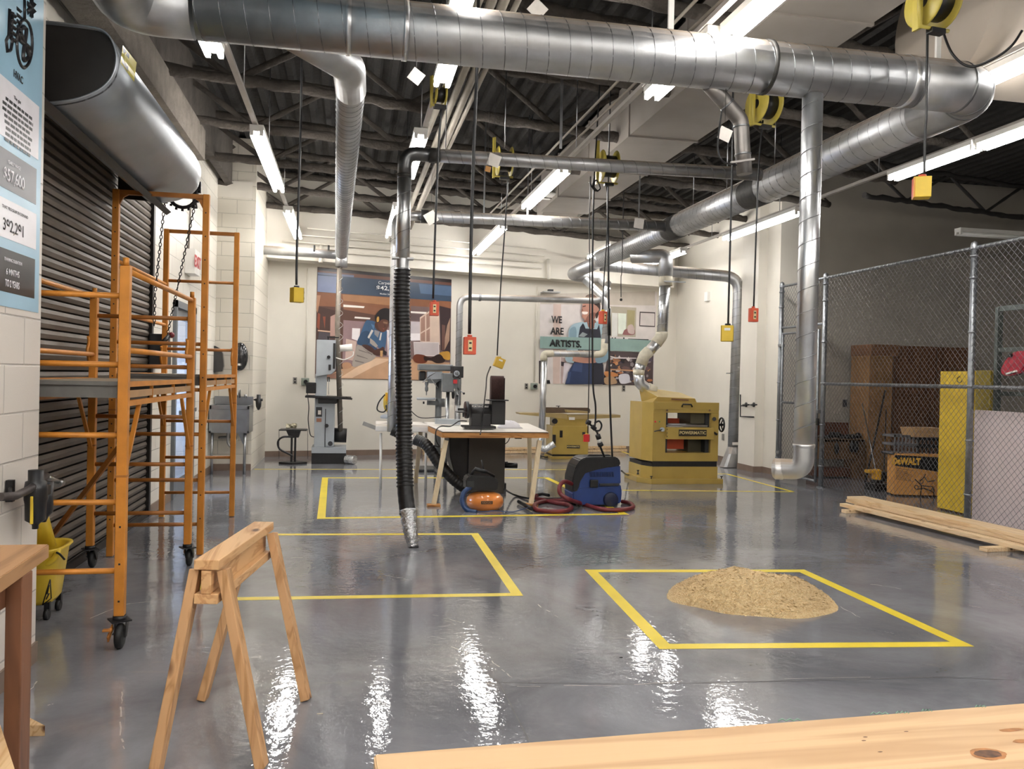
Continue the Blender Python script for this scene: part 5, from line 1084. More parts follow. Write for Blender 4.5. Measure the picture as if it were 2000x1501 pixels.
mb = MB(); mb.cyl(g(838, 735, -.1), g(850, 727, -.2), .008, STEEL, 6); mb.cyl(g(838, 735, -.1), g(826, 746, -.2), .008, STEEL, 6); mb.cyl(g(838, 735, -.1), g(855, 757, -.15), .008, STEEL, 6); mb.build('feed_handle', dq)
yd2 = 12.6; g = lambda u, v, dy=0: P(u, v, Y=yd2 + dy)
dq2 = thing('drill_press', g(890, 900), 'second drill press with black panel and round dial, right of the first', 'drill press')
mb = MB(); a, b = g(883, 737), g(904, 715); mb.bx((a.x, yd2 - .1, a.z), (b.x, yd2 + .25, b.z), BLACK, .008); mb.build('control_panel', dq2)
mb = MB(); mb.cyl(g(892, 729, -.1), g(892, 729, -.13), .045, LGREY, 24); mb.cyl(g(892, 729, -.13), g(892, 729, -.14), .028, GP, 20); mb.tube([g(896, 733, -.14), g(890, 725, -.15)], .006, STEEL, 6); mb.build('dial', dq2)
mb = MB(); mb.bx((g(864, 745).x, yd2 - .08, g(864, 765).z), (g(886, 745).x, yd2 + .16, g(864, 728).z), GP, .015); mb.bx((g(882, 745).x, yd2 - .06, g(864, 758).z), (g(899, 745).x, yd2 + .16, g(864, 737).z), GP, .01); mb.build('head', dq2)
mb = MB(); mb.cyl(g(875, 765, .08), Vector((g(874, 765).x, yd2 + .08, .05)), .03, STEEL, 18); mb.cyl(g(895, 757, .1), Vector((g(894, 765).x, yd2 + .1, .05)), .018, STEEL, 14); mb.build('column', dq2)
mb = MB(); mb.lathe(g(885, 774), (0, 0, 1), [(.0, -.04), (.02, -.02), (.026, .04), (.02, .09), (0, .09)], BLACK, 14); mb.build('chuck', dq2)
mb = MB(); 
for u, v in ((906, 768), (893, 772), (898, 738)): mb.cyl(g(894, 758, -.1), g(u, v, -.2), .007, STEEL, 6); mb.ball(g(u, v, -.2), .018, BLACK, 10)
mb.build('feed_handle', dq2)
mb = MB(); mb.box(g(889, 745, -.09), (.06, .02, .06), RED); mb.build('stop_button', dq2)
mb = MB(); mb.bx((g(850, 905).x, yd2 - .2, 0), (g(905, 905).x, yd2 + .3, .05), DKGREY, .01); mb.build('base', dq2)
# table saw cabinet behind the plywood table
ts = thing('table_saw', (1.7, 10.6, 0), 'dark table saw cabinet standing under the plywood table top', 'table saw')
ysw = 10.45; g = lambda u, v, dy=0: P(u, v, Y=ysw + dy)
TSD = mat('dark_saw_cabinet', '4b463f', .5, .2, .08, 3)
mb = MB(); mb.bx((g(914, 960).x, ysw, .0), (g(985, 960).x, ysw + .62, .78), TSD, .006); mb.build('cabinet', ts)
mb = MB(); mb.prism([(g(914, 960).x, ysw + .05, .78), (g(914, 960).x, ysw + .05, .05), (g(893, 960).x, ysw + .05, .12), (g(880, 900).x, ysw + .05, .45), (g(876, 900).x, ysw + .05, .78)], (0, .5, 0), BLACKM, .01); mb.build('motor_cover', ts)
mb = MB(); mb.box(g(980, 950, .3), (.1, .1, .1), BLACKM); mb.cyl(g(985, 908, .1), g(1010, 909, .1), .035, BLACK, 12); mb.cyl(g(988, 901, .1), g(988, 908, .1), .03, BLACK, 10); mb.build('crank_handle', ts)
# belt and disc sander on the plywood table
sd_ = thing('belt_disc_sander', P(955, 835, Y=10.1), 'black belt and disc sander on the plywood table', 'sander')
ys = 10.05; g = lambda u, v, dy=0: P(u, v, Y=ys + dy)
BK = mat('sander_black', '242426', .42, .1, .1, 14); BELT = mat('dark_red_abrasive', '3c2320', .85, 0, .2, 90)
mb = MB(); mb.box(g(935, 833), (.39, .26, .03), BK, None, .004); mb.box(g(908, 831, -.1), (.1, .05, .02), BK); mb.build('base', sd_)
mb = MB(); mb.cyl(g(918, 804, .0), g(957, 804, .0), .1, BK, 28); mb.bx((g(918, 830).x, ys - .1, g(918, 832).z), (g(956, 830).x, ys + .1, g(918, 806).z), BK, .01); mb.build('motor', sd_)
mb = MB(); mb.cyl(g(909, 800), g(915, 800), .105, DKGREY, 32); mb.cyl(g(907.5, 800), g(909, 800), .1, BELT, 32); mb.build('disc', sd_)
mb = MB(); mb.box(g(903, 804, -.05), (.15, .2, .012), BK); mb.box(g(902, 799, -.08), (.1, .03, .03), BK, None, .005); mb.cyl(g(905, 806, -.1), g(905, 814, -.1), .012, BK); mb.build('disc_table', sd_)
mb = MB(); mb.bx((g(957, 830).x, ys - .09, g(957, 828).z), (g(984, 830).x, ys + .09, g(957, 782).z), BK, .008); mb.build('belt_housing', sd_)
mb = MB(); x0_, x1_ = g(958, 760).x, g(983, 760).x; zt0, zt1 = g(958, 782).z, g(958, 742).z; rr_ = .035
pr = [(-rr_ - .02, zt0)] + [(-(rr_ + .02) * math.cos(t), zt1 + (rr_ + .02) * math.sin(t)) for t in [k * math.pi / 10 for k in range(11)]] + [(rr_ + .02, zt0)]
mb.prism([(x0_, ys + py, pz) for py, pz in pr], (x1_ - x0_, 0, 0), BELT, 0, True); mb.bx((x1_, ys - .05, zt0), (x1_ + .012, ys + .05, zt1 + .03), BK, .004); mb.build('belt', sd_)
mb = MB(); a = g(950, 781); mb.box(g(971, 781, -.1), (.26, .16, .014), BK, None, .003); mb.build('belt_table', sd_)
mb = MB(); mb.cyl(g(940, 808, -.1), g(940, 808, -.115), .02, BLACK, 14); mb.build('switch', sd_)
text('lettering', 'PORTER-CABLE', .03, g(938, 793.5, -.104), (1, 0, 0), (0, 0, 1), WHITE, sd_, 1, .001)
m = MB(); random.seed(9)
c = P(1000, 826, Y=10.3); rings = []
for i in range(7):
    t = i / 6; rings.append([c + Vector(((.16 * (1 - t) + .02) * math.cos(k * .6283) * random.uniform(.75, 1.2) - .03, .1 * (1 - t * .7) * math.sin(k * .6283) * random.uniform(.8, 1.15), .85 - c.z + .10 * math.sin(t * 1.5) * random.uniform(.8, 1.1))) for k in range(10)])
m.loft(rings, mat('white_cloth', 'e9e6ea', .7, 0, .03, 12), True); tag(m.build('crumpled_cloth'), 'crumpled white plastic bag beside the sander on the table', 'bag')
tag(MB().bar(Vector((P(848, 806, Y=10.9).x, 10.75, .905)), Vector((P(896, 811, Y=10.9).x, 10.75, .895)), .1, .07, LGREY, bev=.004).build('saw_fence_rail'), 'pale grey rail resting behind the sander', 'rail')
tag(MB().box(P(995, 815, Y=10.6), (.05, .05, .05), mat('pinkish_plastic', '9c8d92', .4)).build('plastic_cup'), 'small greyish plastic piece behind the sander', 'cup') if False else None
tag(MB().tube(spline([P(958, 716, Y=7.6), P(951, 735, Y=8.2), P(949, 760, Y=9), P(944, 800, Y=9.8), P(941, 830, Y=9.9), P(938, 848, Y=9.45)], 8), .007, BLACK, 8).build('trailing_cable'), 'black cord from the tilted yellow outlet box down over the table edge', 'cord')
tag(MB().tube(spline([P(912, 822, Y=10), P(897, 822, Y=10), P(880, 832, Y=9.8), P(862, 832, Y=9.8), P(852, 840, Y=9.6), P(852, 860, Y=9.7), P(858, 872, Y=9.7), P(846, 870, Y=9.7), P(842, 880, Y=9.8)], 8), .007, BLACK, 8).build('trailing_cable'), 'black cord trailing over the left corner of the plywood table', 'cord')
tag(MB().tube(spline([P(803, 802, Y=10.6), P(820, 815, Y=10.7), P(850, 815, Y=10.9), P(872, 812, Y=11)], 8), .006, BLACK, 8).build('trailing_cable'), 'thin black cord running right of the hanging hose to the rail', 'cord')
# jointer
jo = thing('jointer', (4.1, 15.0, 0), 'mustard-coloured jointer with long table and dark fence at the back wall', 'jointer')
yj = 14.8; g = lambda u, v, dy=0: P(u, v, Y=yj + dy)
mb = MB(); a, b = g(1078, 890), g(1150, 832); mb.bx((a.x, yj, .09), (b.x, yj + .5, b.z), MUST, .006); mb.bx((a.x - .02, yj - .03, 0), (b.x + .02, yj + .53, .055), MUST, .004); mb.bx((a.x + .01, yj + .01, .05), (b.x - .01, yj + .5, .1), BLACK); mb.build('cabinet', jo)
mb = MB(); mb.bx((g(1084, 832).x, yj + .02, g(1080, 832).z), (g(1147, 832).x, yj + .42, g(1080, 813).z), MUST, .008); mb.prism([g(1092, 822, .01), g(1146, 822, .01), g(1150, 812, .01), g(1084, 810, .01)], (0, .4, 0), MUST, .004); mb.box(g(1117, 817, .0), (.11, .01, .05), TAGW); mb.build('base_casting', jo)
mb = MB(); L0, L1, L2, L3 = g(1015, 806), g(1108, 808), g(1108, 815), g(1016, 809)
mb.prism([L0, L1, L2 - Vector((0, 0, .03)), g(1080, 815), L3], (0, .4, 0), MUST2, .003); mb.build('infeed_table', jo)
mb = MB(); mb.prism([g(1110, 810), g(1212, 810), g(1212, 815), g(1150, 818), g(1110, 818)], (0, .4, 0), MUST2, .003); mb.build('outfeed_table', jo)
mb = MB(); mb.prism([g(1060, 806, .3), g(1152, 806, .3), g(1153, 800, .3), g(1150, 796, .3), g(1060, 795, .3)], (0, .05, 0), mat('dark_fence_brown', '5a4a3c', .5, .3, .1, 8), .003); mb.cyl(g(1091, 796, .32), g(1091, 792, .32), .01, BLACK); mb.bar(g(1086, 792.5, .32), g(1094, 792.5, .32), .015, .012, BLACK); mb.build('fence', jo)
mb = MB(); mb.prism([g(1106, 800), g(1150, 803), g(1148, 807), g(1108, 805)], (0, .15, 0), MUST2, .004); mb.build('cutter_guard', jo)
mb = MB(); mb.box(g(1096, 847, -.006), (.055, .01, .13), BLACK, None, .003); mb.box(g(1140, 846, -.006), (.05, .012, .05), DKGREY); mb.box(g(1082, 859, -.02), (.06, .03, .2), BLACK, None, .003); mb.build('switch_panel', jo)
mb = MB(); mb.box(g(1120, 872, -.008), (.25, .01, .055), BLACK); mb.build('name_plate', jo)
text('lettering', 'POWERMATIC', .038, g(1120, 872, -.015), (1, 0, 0), (0, 0, 1), mat('plate_gold', 'c9b884', .4), jo, 1.0, .001, bold=.001)
mb = MB(); c = g(1083, 822, -.03); mb.cyl(c, c + Vector((0, -.04, 0)), .05, BLACK, 20); mb.bar(g(1078, 822, -.06), g(1086, 826, -.06), .02, .015, BLACK); mb.build('hand_wheel', jo)
tag(MB().tube(spline([P(1053, 890, z=.02), P(1065, 886, z=.02), P(1078, 889, z=.02), P(1068, 892, z=.02), P(1054, 890, z=.02)], 8), .012, BLACK, 6).build('floor_cable_loop'), 'flat black cable loop on the floor left of the jointer', 'cable')
# planer
pn = thing('planer', (4.85, 11.75, 0), 'large mustard-coloured thickness planer with black name plate', 'planer')
yp = 11.35; g = lambda u, v, dy=0: P(u, v, Y=yp + dy); YD = .75
MB_PL = MUST
xL, xC, xR = g(1253, 850, .22).x, g(1275, 850).x, g(1403, 850).x
def pzz(v, u=1340): return g(u, v).z
zT, zO1, zO2, zB1, zB2 = pzz(788), pzz(806), pzz(884), pzz(903), pzz(930)
xo1, xo2 = g(1300, 850).x, g(1388, 850).x
mb = MB()
mb.bx((xC, yp, zO1), (xR, yp + YD, zT), MUST, .004)       # crown
mb.bx((xC, yp, zB1 + .02), (xo1, yp + YD, zO1), MUST); mb.bx((xo2, yp, zB1 + .02), (xR, yp + YD, zO1), MUST); mb.bx((xo1, yp, zB1 + .02), (xo2, yp + YD, zO2), MUST)
mb.prism([(xC, yp, zB1 + .02), (xL, yp + .22, zB1 + .02), (xL, yp + YD, zB1 + .02), (xC, yp + YD, zB1 + .02)], (0, 0, zT - zB1 - .02 + .01), MUST)
mb.build('housing', pn)
mb = MB(); mb.bx((xC, yp - .006, pzz(800)), (xR, yp, pzz(785)), MUST, .003); mb.build('top_lid', pn); mb = MB(); mb.tube([g(1332, 794, -.012), g(1334, 789, -.03), g(1350, 789.5, -.03), g(1352, 794, -.012)], .012, BLACK, 8); mb.build('lid_handle', pn)
mb = MB(); mb.bx((xC + .01, yp + .01, pzz(912)), (xR - .01, yp + YD, zB1 + .02), BLACK); mb.prism([(xC, yp + .02, pzz(912)), (xL + .01, yp + .23, pzz(912)), (xL + .01, yp + YD, pzz(912)), (xC, yp + YD, pzz(912))], (0, 0, .06), BLACK); mb.build('gap_band', pn)
mb = MB(); z1 = pzz(937); mb.bx((xC, yp, z1), (xR, yp + YD, pzz(911)), MUST); mb.prism([(xC, yp, z1), (xL, yp + .22, z1), (xL, yp + YD, z1), (xC, yp + YD, z1)], (0, 0, pzz(911) - z1), MUST)
mb.prism([(xC - .03, yp - .07, 0), (xR + .06, yp - .07, 0), (xR + .06, yp + YD, 0), (xL - .07, yp + YD, 0), (xL - .07, yp + .2, 0)], (0, 0, .07), MUST, .003); mb.build('lower_base', pn)
for u, v in ((1246, 922), (1272, 934), (1409, 934)):
    c = P(u, v, Y=yp + (.1 if u < 1250 else -.02)); MB().lathe(c, (0, 0, 1), [(0, -.03), (.018, -.03), (.018, -.015), (.008, -.01), (.008, .02), (.02, .025), (.02, .035), (0, .035)], BLACK, 10).build('levelling_bolt', pn)
OB = mat('planer_orange', 'e2603a', .45, 0, .04, 6)
mb = MB(); mb.bx((xo1 + .02, yp + .3, zO2 + .03), (g(1352, 850).x, yp + .6, pzz(858)), OB, .004); mb.bx((g(1355, 850).x, yp + .2, zO2 + .0), (xo2, yp + .65, pzz(856)), mat('planer_inner_olive', '4a4530', .5)); mb.build('motor_cover', pn)
mb = MB(); mb.bx((xo1, yp + .06, zO2), (xo1 + .05, yp + YD - .05, zO1), DKGREY); mb.bx((xo2 - .06, yp + .06, zO2), (xo2, yp + YD - .05, zO1), DKGREY); mb.bx((g(1354, 820).x, yp + .1, pzz(836)), (xo2 - .06, yp + .6, zO1), mat('planer_inner_dark', '55503c', .5)); mb.build('inner_frame', pn)
mb = MB(); mb.bx((xo1 + .03, yp + .5, pzz(831)), (g(1353, 820).x, yp + .52, pzz(820)), OB); mb.bx((xo1 + .03, yp + .05, pzz(833)), (xo2 - .03, yp + .6, pzz(830)), STEEL); mb.cyl((xo1 + .03, yp + .08, pzz(829)), (xo2 - .05, yp + .08, pzz(829)), .015, STEEL, 10); mb.build('feed_bed', pn)
mb = MB(); mb.bx((g(1300, 840).x, yp - .07, pzz(857)), (g(1391, 840).x, yp + .1, pzz(834)), MUST, .004)
for v in (838, 845, 852): mb.cyl(g(1303, v, -.075), g(1303, v, -.07), .007, BLACK, 8)
mb.build('bed_front', pn)
mb = MB(); c = g(1353, 845, -.074); mb.box(c, (.43, .008, .095), mat('plate_brown_black', '2d2519', .4)); mb.build('name_plate', pn)
text('lettering', 'POWERMATIC', .062, c + Vector((0, -.006, 0)), (1, 0, 0), (0, 0, 1), mat('plate_gold', 'c9b884', .4), pn, 1.03, .001, bold=.0015)
mb = MB(); c = g(1408, 829, .1); mb.tube([c + Vector((.01, math.cos(t) * .09, math.sin(t) * .1)) for t in [k * math.pi / 12 for k in range(24)]], .014, BLACK, 8, closed=True)
for t in (0, 2.1, 4.2): mb.cyl(c, c + Vector((.01, math.cos(t) * .09, math.sin(t) * .1)), .01, BLACK, 6)
mb.cyl(c - Vector((.1, 0, 0)), c + Vector((.03, 0, 0)), .02, BLACK); mb.build('hand_wheel', pn)
mb = MB(); mb.cyl(g(1395, 818, -.0), g(1395, 818, -.06), .03, BLACK, 14); mb.box(g(1397, 846, -.01), (.07, .015, .03), BLACK, Matrix.Rotation(.5, 3, 'Y')); mb.build('lock_knob', pn)
mb = MB(); cc = g(1292, 838, -.02); mb.cyl(cc, cc - Vector((0, .05, 0)), .03, LGREY, 18); mb.cyl(cc - Vector((0, .04, 0)), g(1278, 842, -.1), .008, BLACK); mb.build('feed_lever', pn)
mb = MB(); mb.cyl(g(1280, 823), g(1280, 823, -.02), .014, RED, 12); mb.cyl(g(1288, 823), g(1288, 823, -.02), .012, mat('green_button', '4d7a3c', .4), 12); mb.build('stop_start_buttons', pn)
mb = MB()
for u in (1303, 1386): mb.cyl(g(u, 801, -.005), g(u, 801, -.02), .015, mat('brown_cap', '5a3a22', .4), 10)
mb.build('lifting_caps', pn)
# dust hood on top
mb = MB(); h0 = [g(1283, 786, .1), g(1369, 788, .1), g(1360, 769, .25), g(1275, 756, .25)]; zc = zT
A_ = [Vector((g(1280, 786).x, yp + .12, zT)), Vector((g(1368, 786).x, yp + .12, zT)), Vector((g(1372, 786).x, yp + .62, zT)), Vector((g(1282, 786).x, yp + .62, zT))]
B_ = [Vector((g(1290, 775).x, yp + .12, pzz(776))), Vector((g(1364, 775).x, yp + .12, pzz(778))), Vector((g(1362, 770).x, yp + .62, pzz(768))), Vector((g(1276, 760).x, yp + .62, pzz(757)))]
mb.loft([A_, B_], MUST, False); mb.build('dust_hood', pn)
mb = MB(); mb.box(g(1328, 780, .1), (.27, .01, .02), mat('vent_brown', '6a4630', .5), Matrix.Rotation(.04, 3, 'Y')); mb.build('hood_label', pn)
# compressor
cm = thing('air_compressor', (1.53, 9.3, 0), 'orange pancake air compressor with black motor and blue coiled hose', 'compressor')
yc = 9.25; g = lambda u, v, dy=0: P(u, v, Y=yc + dy)
cc = g(947, 978); mb = MB(); mb.lathe(cc, (0, 0, 1), [(0, -.11), (.1, -.108), (.17, -.085), (.205, -.045), (.215, 0), (.205, .045), (.17, .085), (.1, .108), (0, .11)], ORGB, 40); mb.build('tank', cm)
mb = MB(); mb.prism([g(911, 957, -.12), g(972, 957, -.12), g(974, 938, -.12), g(957, 929, -.12), g(918, 929, -.12), g(910, 936, -.12)], (0, .26, 0), BLACK, .012); mb.build('motor_shroud', cm)
mb = MB(); mb.tube(rpath([g(920, 928), g(928, 914), g(950, 920), g(966, 930)], .05), .016, BLACK, 10); mb.cyl(g(927, 915), g(950, 921), .022, DKGREY, 10); mb.bar(g(912, 945, -.13), g(926, 945, -.13), .01, .07, DKGREY); mb.build('carry_handle', cm)
mb = MB(); mb.tube([g(945, 918, .05), g(940, 898, .08)], .008, BLACK, 6); mb.build('cord_wrap', cm)
for u in (925, 965, 935): m = MB(); p_ = g(u, 992, (-.05 if u != 935 else .1)); m.cyl((p_.x, p_.y, 0), (p_.x, p_.y, .06), .017, RUBBER, 10); m.build('foot', cm)
mb = MB(); c = g(951, 981, -.215); mb.box(c, (.13, .012, .032), mat('compressor_plate', '3a2a20', .4)); mb.build('name_plate', cm)
text('lettering', 'RIDGID', .026, c + Vector((0, -.009, 0)), (1, 0, 0), (0, 0, 1), mat('plate_tan', 'c08a5a', .4), cm, 1.3, .001)
mb = MB(); ps = []; 
main = spline([g(918, 951, -.1), g(906, 962, -.16), g(903, 980, -.18), g(912, 995, -.22), g(930, 1000, -.26)], 30); 
for i in range(len(main) - 1):
    t = (main[i + 1] - main[i]).normalized(); a_ = t.cross(Vector((0, 1, 0))).normalized(); b_ = t.cross(a_)
    for k in range(5): th_ = (i * 5 + k) * .9; ps.append(main[i].lerp(main[i + 1], k / 5) + a_ * .024 * math.cos(th_) + b_ * .024 * math.sin(th_))
mb.tube(ps, .006, mat('blue_coil', '20406e', .35), 6); mb.tube(spline([ps[-1], g(945, 999, -.3), g(965, 997, -.3), g(1000, 999, -.28), g(1020, 994, -.25), g(1030, 991, -.2)], 8), .005, mat('blue_coil', '20406e', .35), 6)
mb.build('coiled_hose', cm)
# vacuum
vc = thing('shop_vacuum', (2.9, 9.5, 0), 'blue and black shop vacuum on wheels beside the plywood table', 'vacuum')
yv = 9.3; g = lambda u, v, dy=0: P(u, v, Y=yv + dy); D_ = .38
def slab(pts, m, d=D_, dy=0, bev=.012): return MB().prism([g(u, v, dy) for u, v in pts], (0, d, 0), m, bev)
slab([(1120, 983), (1118, 962), (1135, 950), (1213, 946), (1215, 962), (1213, 982), (1190, 986), (1135, 985)], BLUEP).build('body', vc)
slab([(1128, 962), (1131, 938), (1140, 922), (1165, 915), (1212, 908), (1213, 945), (1140, 951)], BLUEP, D_ - .02, .01).build('motor_head', vc)
slab([(1119, 962), (1118, 935), (1125, 910), (1134, 898), (1143, 893), (1205, 892), (1212, 900), (1212, 909), (1165, 917), (1142, 922), (1132, 938), (1129, 960)], BLACK, D_ - .01, .005).build('top_cover', vc)
mb = MB(); 
for k in range(16): u = 1152 + k * 3; mb.bar(g(u, 921, -.0), g(u + 1.5, 931, -.0), .006, .006, NAVY)
mb.build('vent_grille', vc)
MB().box(g(1160, 944, -.015), (.1, .03, .09), BLACK, None, .008).build('latch', vc); MB().box(g(1190, 946, -.008), (.24, .02, .03), DKGREY, None, .004).build('seam_trim', vc)
for u, dy in ((1194, -.03), (1194, .37)):
    c = g(u, 976, dy); MB().lathe(c, (0, 1, 0), [(0, 0), (.07, 0), (.088, .008), (.09, .03), (.07, .04), (0, .04)], NAVY, 28).build('rear_wheel', vc)
for dy in (.03, .33): c = Vector((g(1135, 985).x, yv + dy, .03)); MB().cyl(c - Vector((0, .012, 0)), c + Vector((0, .012, 0)), .03, RUBBER, 14).build('front_caster', vc)
mb = MB(); mb.tube(rpath([g(1142, 897, .1), g(1150, 889, .15), g(1190, 889, .15), g(1200, 897, .1)], .03), .012, BLACK, 8); mb.build('carry_handle', vc)
mb = MB(); z3 = .026
def gf(u, v): return P(u, v, z=z3)
ps = [g(1118, 945, .05), P(1102, 940, Y=9.2), P(1093, 950, Y=9.15), P(1095, 964, Y=9.1), P(1112, 975, Y=9.05), gf(1140, 984), gf(1175, 994), gf(1215, 995), gf(1236, 990), gf(1230, 982), gf(1215, 979)]
ps2 = [gf(1118, 977), gf(1085, 977), gf(1060, 979), gf(1045, 985), gf(1047, 994), gf(1070, 998), gf(1100, 998), gf(1116, 992), gf(1108, 985), gf(1085, 981), gf(1060, 976), gf(1046, 972), P(1050, 966, z=.06)]
for q in (ps, ps2):
    sp_ = spline(q, 14); mb.tube(sp_, [.024 + .0015 * (i % 2) for i in range(len(sp_))], REDH, 12)
mb.build('suction_hose', vc)
mb = MB(); mb.tube([P(1050, 966, z=.06), P(1060, 964, z=.07), P(1072, 967, z=.07)], .018, BLACK, 10); mb.build('hose_handle', vc)
tag(MB().tube([P(1013, 979, z=.03), P(1038, 993, z=.03)], .022, BLACK, 12).build('vacuum_nozzle'), 'short black vacuum nozzle tube on the floor right of the compressor', 'nozzle')
tag(MB().tube(spline([P(985, 955, Y=9.6), P(1005, 966, z=.02), P(1035, 973, z=.02), P(1080, 973, z=.02), P(1118, 971, z=.02)], 10), .012, BLACK, 8).build('extension_cable'), 'black cable on the floor between compressor and vacuum', 'cable')
tag(MB().tube(spline([P(1214, 919, Y=9.5), P(1225, 927, z=.1), P(1235, 925, z=.02), P(1245, 926, z=.02), P(1240, 923, z=.015)], 8), .01, BLACK, 8).build('extension_cable'), 'black cable on the floor between vacuum and planer', 'cable')
MBt = MB(); MBt.box(P(1191, 996, z=.006), (.06, .05, .01), TAGW); tag(MBt.build('paper_scrap'), 'white paper scrap on the tape corner under the red hose', 'paper')
tag(MB().tube(spline([P(984, 868, Y=10.6), P(992, 862, Y=10.7), P(998, 850, Y=10.7), P(1003, 848, Y=10.5)], 6), .006, BLACK, 6).build('trailing_cable'), 'short black cord hanging under the right end of the table top', 'cord')
tag(MB().box(P(1012, 852, Y=10.4), (.09, .06, .06), DKGREY, None, .008).build('hanging_switch_box'), 'small dark switch hanging under the table top', 'switch')
# ================================================================ MURALS (flat prints on the back wall)
def pm(name, hexc, r=.28): return mat('print_' + name, hexc, r, 0, .05, 5)
class Print:
    def __init__(s): s.mb = MB(); s.k = 0
    def add(s, pts, m, smooth=False, off=None):
        s.k += 1; q = [(u, v, 0) for u, v in pts]
        if smooth: q = [(p.x, p.y, 0) for p in spline(q, 5, True)]
        s.mb.poly([PW(p[0], p[1], .006 + s.k * .00035) for p in q], m); return s
mu = thing('wall_mural', PW(750, 640), 'large photo mural of a carpenter bending over a bench, blue salary band on top', 'mural')
T = lambda x, y: (610 + x / 5.772, 500 + y / 5.772)      # traced on the enlarged view
def TT_(l): return [T(*p) for p in l]
pr = Print()
pr.add([(620, 521), (882, 546), (878, 744), (615, 738)], pm('brown_room', '5f4238'))
pr.add(TT_([(62, 130), (1568, 262), (1568, 300), (60, 160)]), pm('dark_top', '2c2224'))
pr.add(TT_([(62, 160), (1568, 300), (1568, 520), (60, 400)]), pm('rust_beam', '6a4438')); pr.add(TT_([(60, 180), (470, 215), (460, 420), (58, 400)]), pm('sheen_blue', '6e7690'))
pr.add(TT_([(60, 205), (1568, 330), (1565, 512), (56, 400)]), pm('navy_band', '35465c')); pr.add(TT_([(62, 215), (330, 235), (320, 420), (58, 400)]), pm('band_sheen', '7d88a8')); pr.add(TT_([(1200, 310), (1568, 340), (1568, 450), (1220, 420)]), pm('band_sheen2', '4f6685'))
pr.add(TT_([(55, 405), (1565, 512), (1560, 640), (50, 560)]), pm('wood_ceiling', '87583e')); pr.add(TT_([(340, 430), (920, 470), (920, 560), (350, 500)]), pm('wood_light', 'a87854')); pr.add(TT_([(345, 520), (920, 610), (920, 700), (350, 600)]), pm('wood_mid', '8a5c44'))
pr.add(TT_([(350, 545), (590, 565), (580, 585), (350, 572)]), pm('lamp_white', 'f4efe8')); pr.add(TT_([(480, 680), (655, 695), (650, 712), (475, 700)]), pm('lamp_white', 'f4efe8'))
pr.add(TT_([(350, 720), (920, 760), (920, 1240), (340, 1240)]), pm('mauve_room', '93797c')); pr.add(TT_([(450, 810), (540, 815), (530, 960), (445, 930)]), pm('window_glow', 'eee8ea')); pr.add(TT_([(380, 930), (500, 960), (470, 1180), (370, 1160)]), pm('pale_panel', 'c8aea4'))
pr.add(TT_([(840, 830), (920, 840), (920, 1120), (850, 1100)]), pm('window_glow', 'eee8ea')); pr.add(TT_([(860, 960), (920, 900), (920, 1120), (850, 1120)]), pm('pale_pillar', 'd6c4b6'))
pr.add(TT_([(50, 560), (290, 620), (300, 1000), (40, 940)]), pm('dark_shelf', '4a322c')); pr.add(TT_([(50, 440), (95, 440), (60, 640), (45, 600)]), pm('tan_board', 'b08468')); pr.add(TT_([(62, 640), (90, 650), (80, 830), (50, 800)]), pm('rust_board', '8a4a34')); pr.add(TT_([(118, 680), (150, 680), (140, 820)]), pm('rust_board', '8a4a34'))
pr.add(TT_([(62, 830), (215, 845), (215, 860), (62, 845)]), pm('shelf_edge', 'c9a890')); pr.add(TT_([(205, 680), (290, 640), (300, 900), (200, 900)]), pm('pinkish_wood', 'b08e84')); pr.add(TT_([(265, 745), (300, 750), (295, 870), (262, 860)]), pm('window_glow', 'eee8ea')); pr.add(TT_([(75, 850), (200, 865), (190, 1000), (60, 960)]), pm('grey_bin', '4c464c'))
# right half: shelving
pr.add(TT_([(1110, 560), (1565, 590), (1555, 1240), (1100, 1240)]), pm('mauve2', '75605f')); pr.add(TT_([(1110, 620), (1290, 630), (1280, 650), (1110, 640)]), pm('lamp_white', 'f4efe8')); pr.add(TT_([(1110, 650), (1260, 660), (1220, 730), (1110, 725)]), pm('dusk', '5e4c4c')); pr.add(TT_([(1110, 735), (1220, 740), (1215, 950), (1105, 955)]), pm('window_grey', 'bfb6bb')); pr.add(TT_([(1110, 870), (1215, 870), (1215, 950), (1108, 950)]), pm('window_glow', 'eee8ea'))
pr.add(TT_([(1212, 690), (1330, 610), (1430, 620), (1440, 1000), (1215, 960)]), pm('shelf_pale', 'cdb6a6')); pr.add(TT_([(1222, 705), (1270, 670), (1272, 830), (1222, 860)]), pm('shelf_shadow', '9b7a6c')); pr.add(TT_([(1285, 660), (1325, 635), (1325, 795), (1285, 825)]), pm('shelf_shadow', '9b7a6c')); pr.add(TT_([(1222, 875), (1272, 845), (1272, 960), (1222, 955)]), pm('shelf_shadow', '9b7a6c')); pr.add(TT_([(1285, 840), (1325, 815), (1325, 960), (1285, 960)]), pm('shelf_shadow', '9b7a6c'))
pr.add(TT_([(1435, 560), (1560, 590), (1555, 1100), (1450, 1060)]), pm('dark_right', '3a2a2c')); pr.add(TT_([(1520, 780), (1555, 690), (1545, 950), (1490, 1060), (1470, 1060)]), pm('tan_board2', 'a88874')); pr.add(TT_([(1460, 770), (1500, 780), (1490, 1060), (1460, 1060)]), pm('brown_pole', '6a4c44'))
pr.add(TT_([(1140, 965), (1430, 970), (1435, 1130), (1150, 1120)]), pm('case_white', 'd2c8c6')); pr.add(TT_([(1148, 975), (1420, 980), (1422, 1120), (1156, 1115)]), pm('case_grey', 'bdb3b4'))
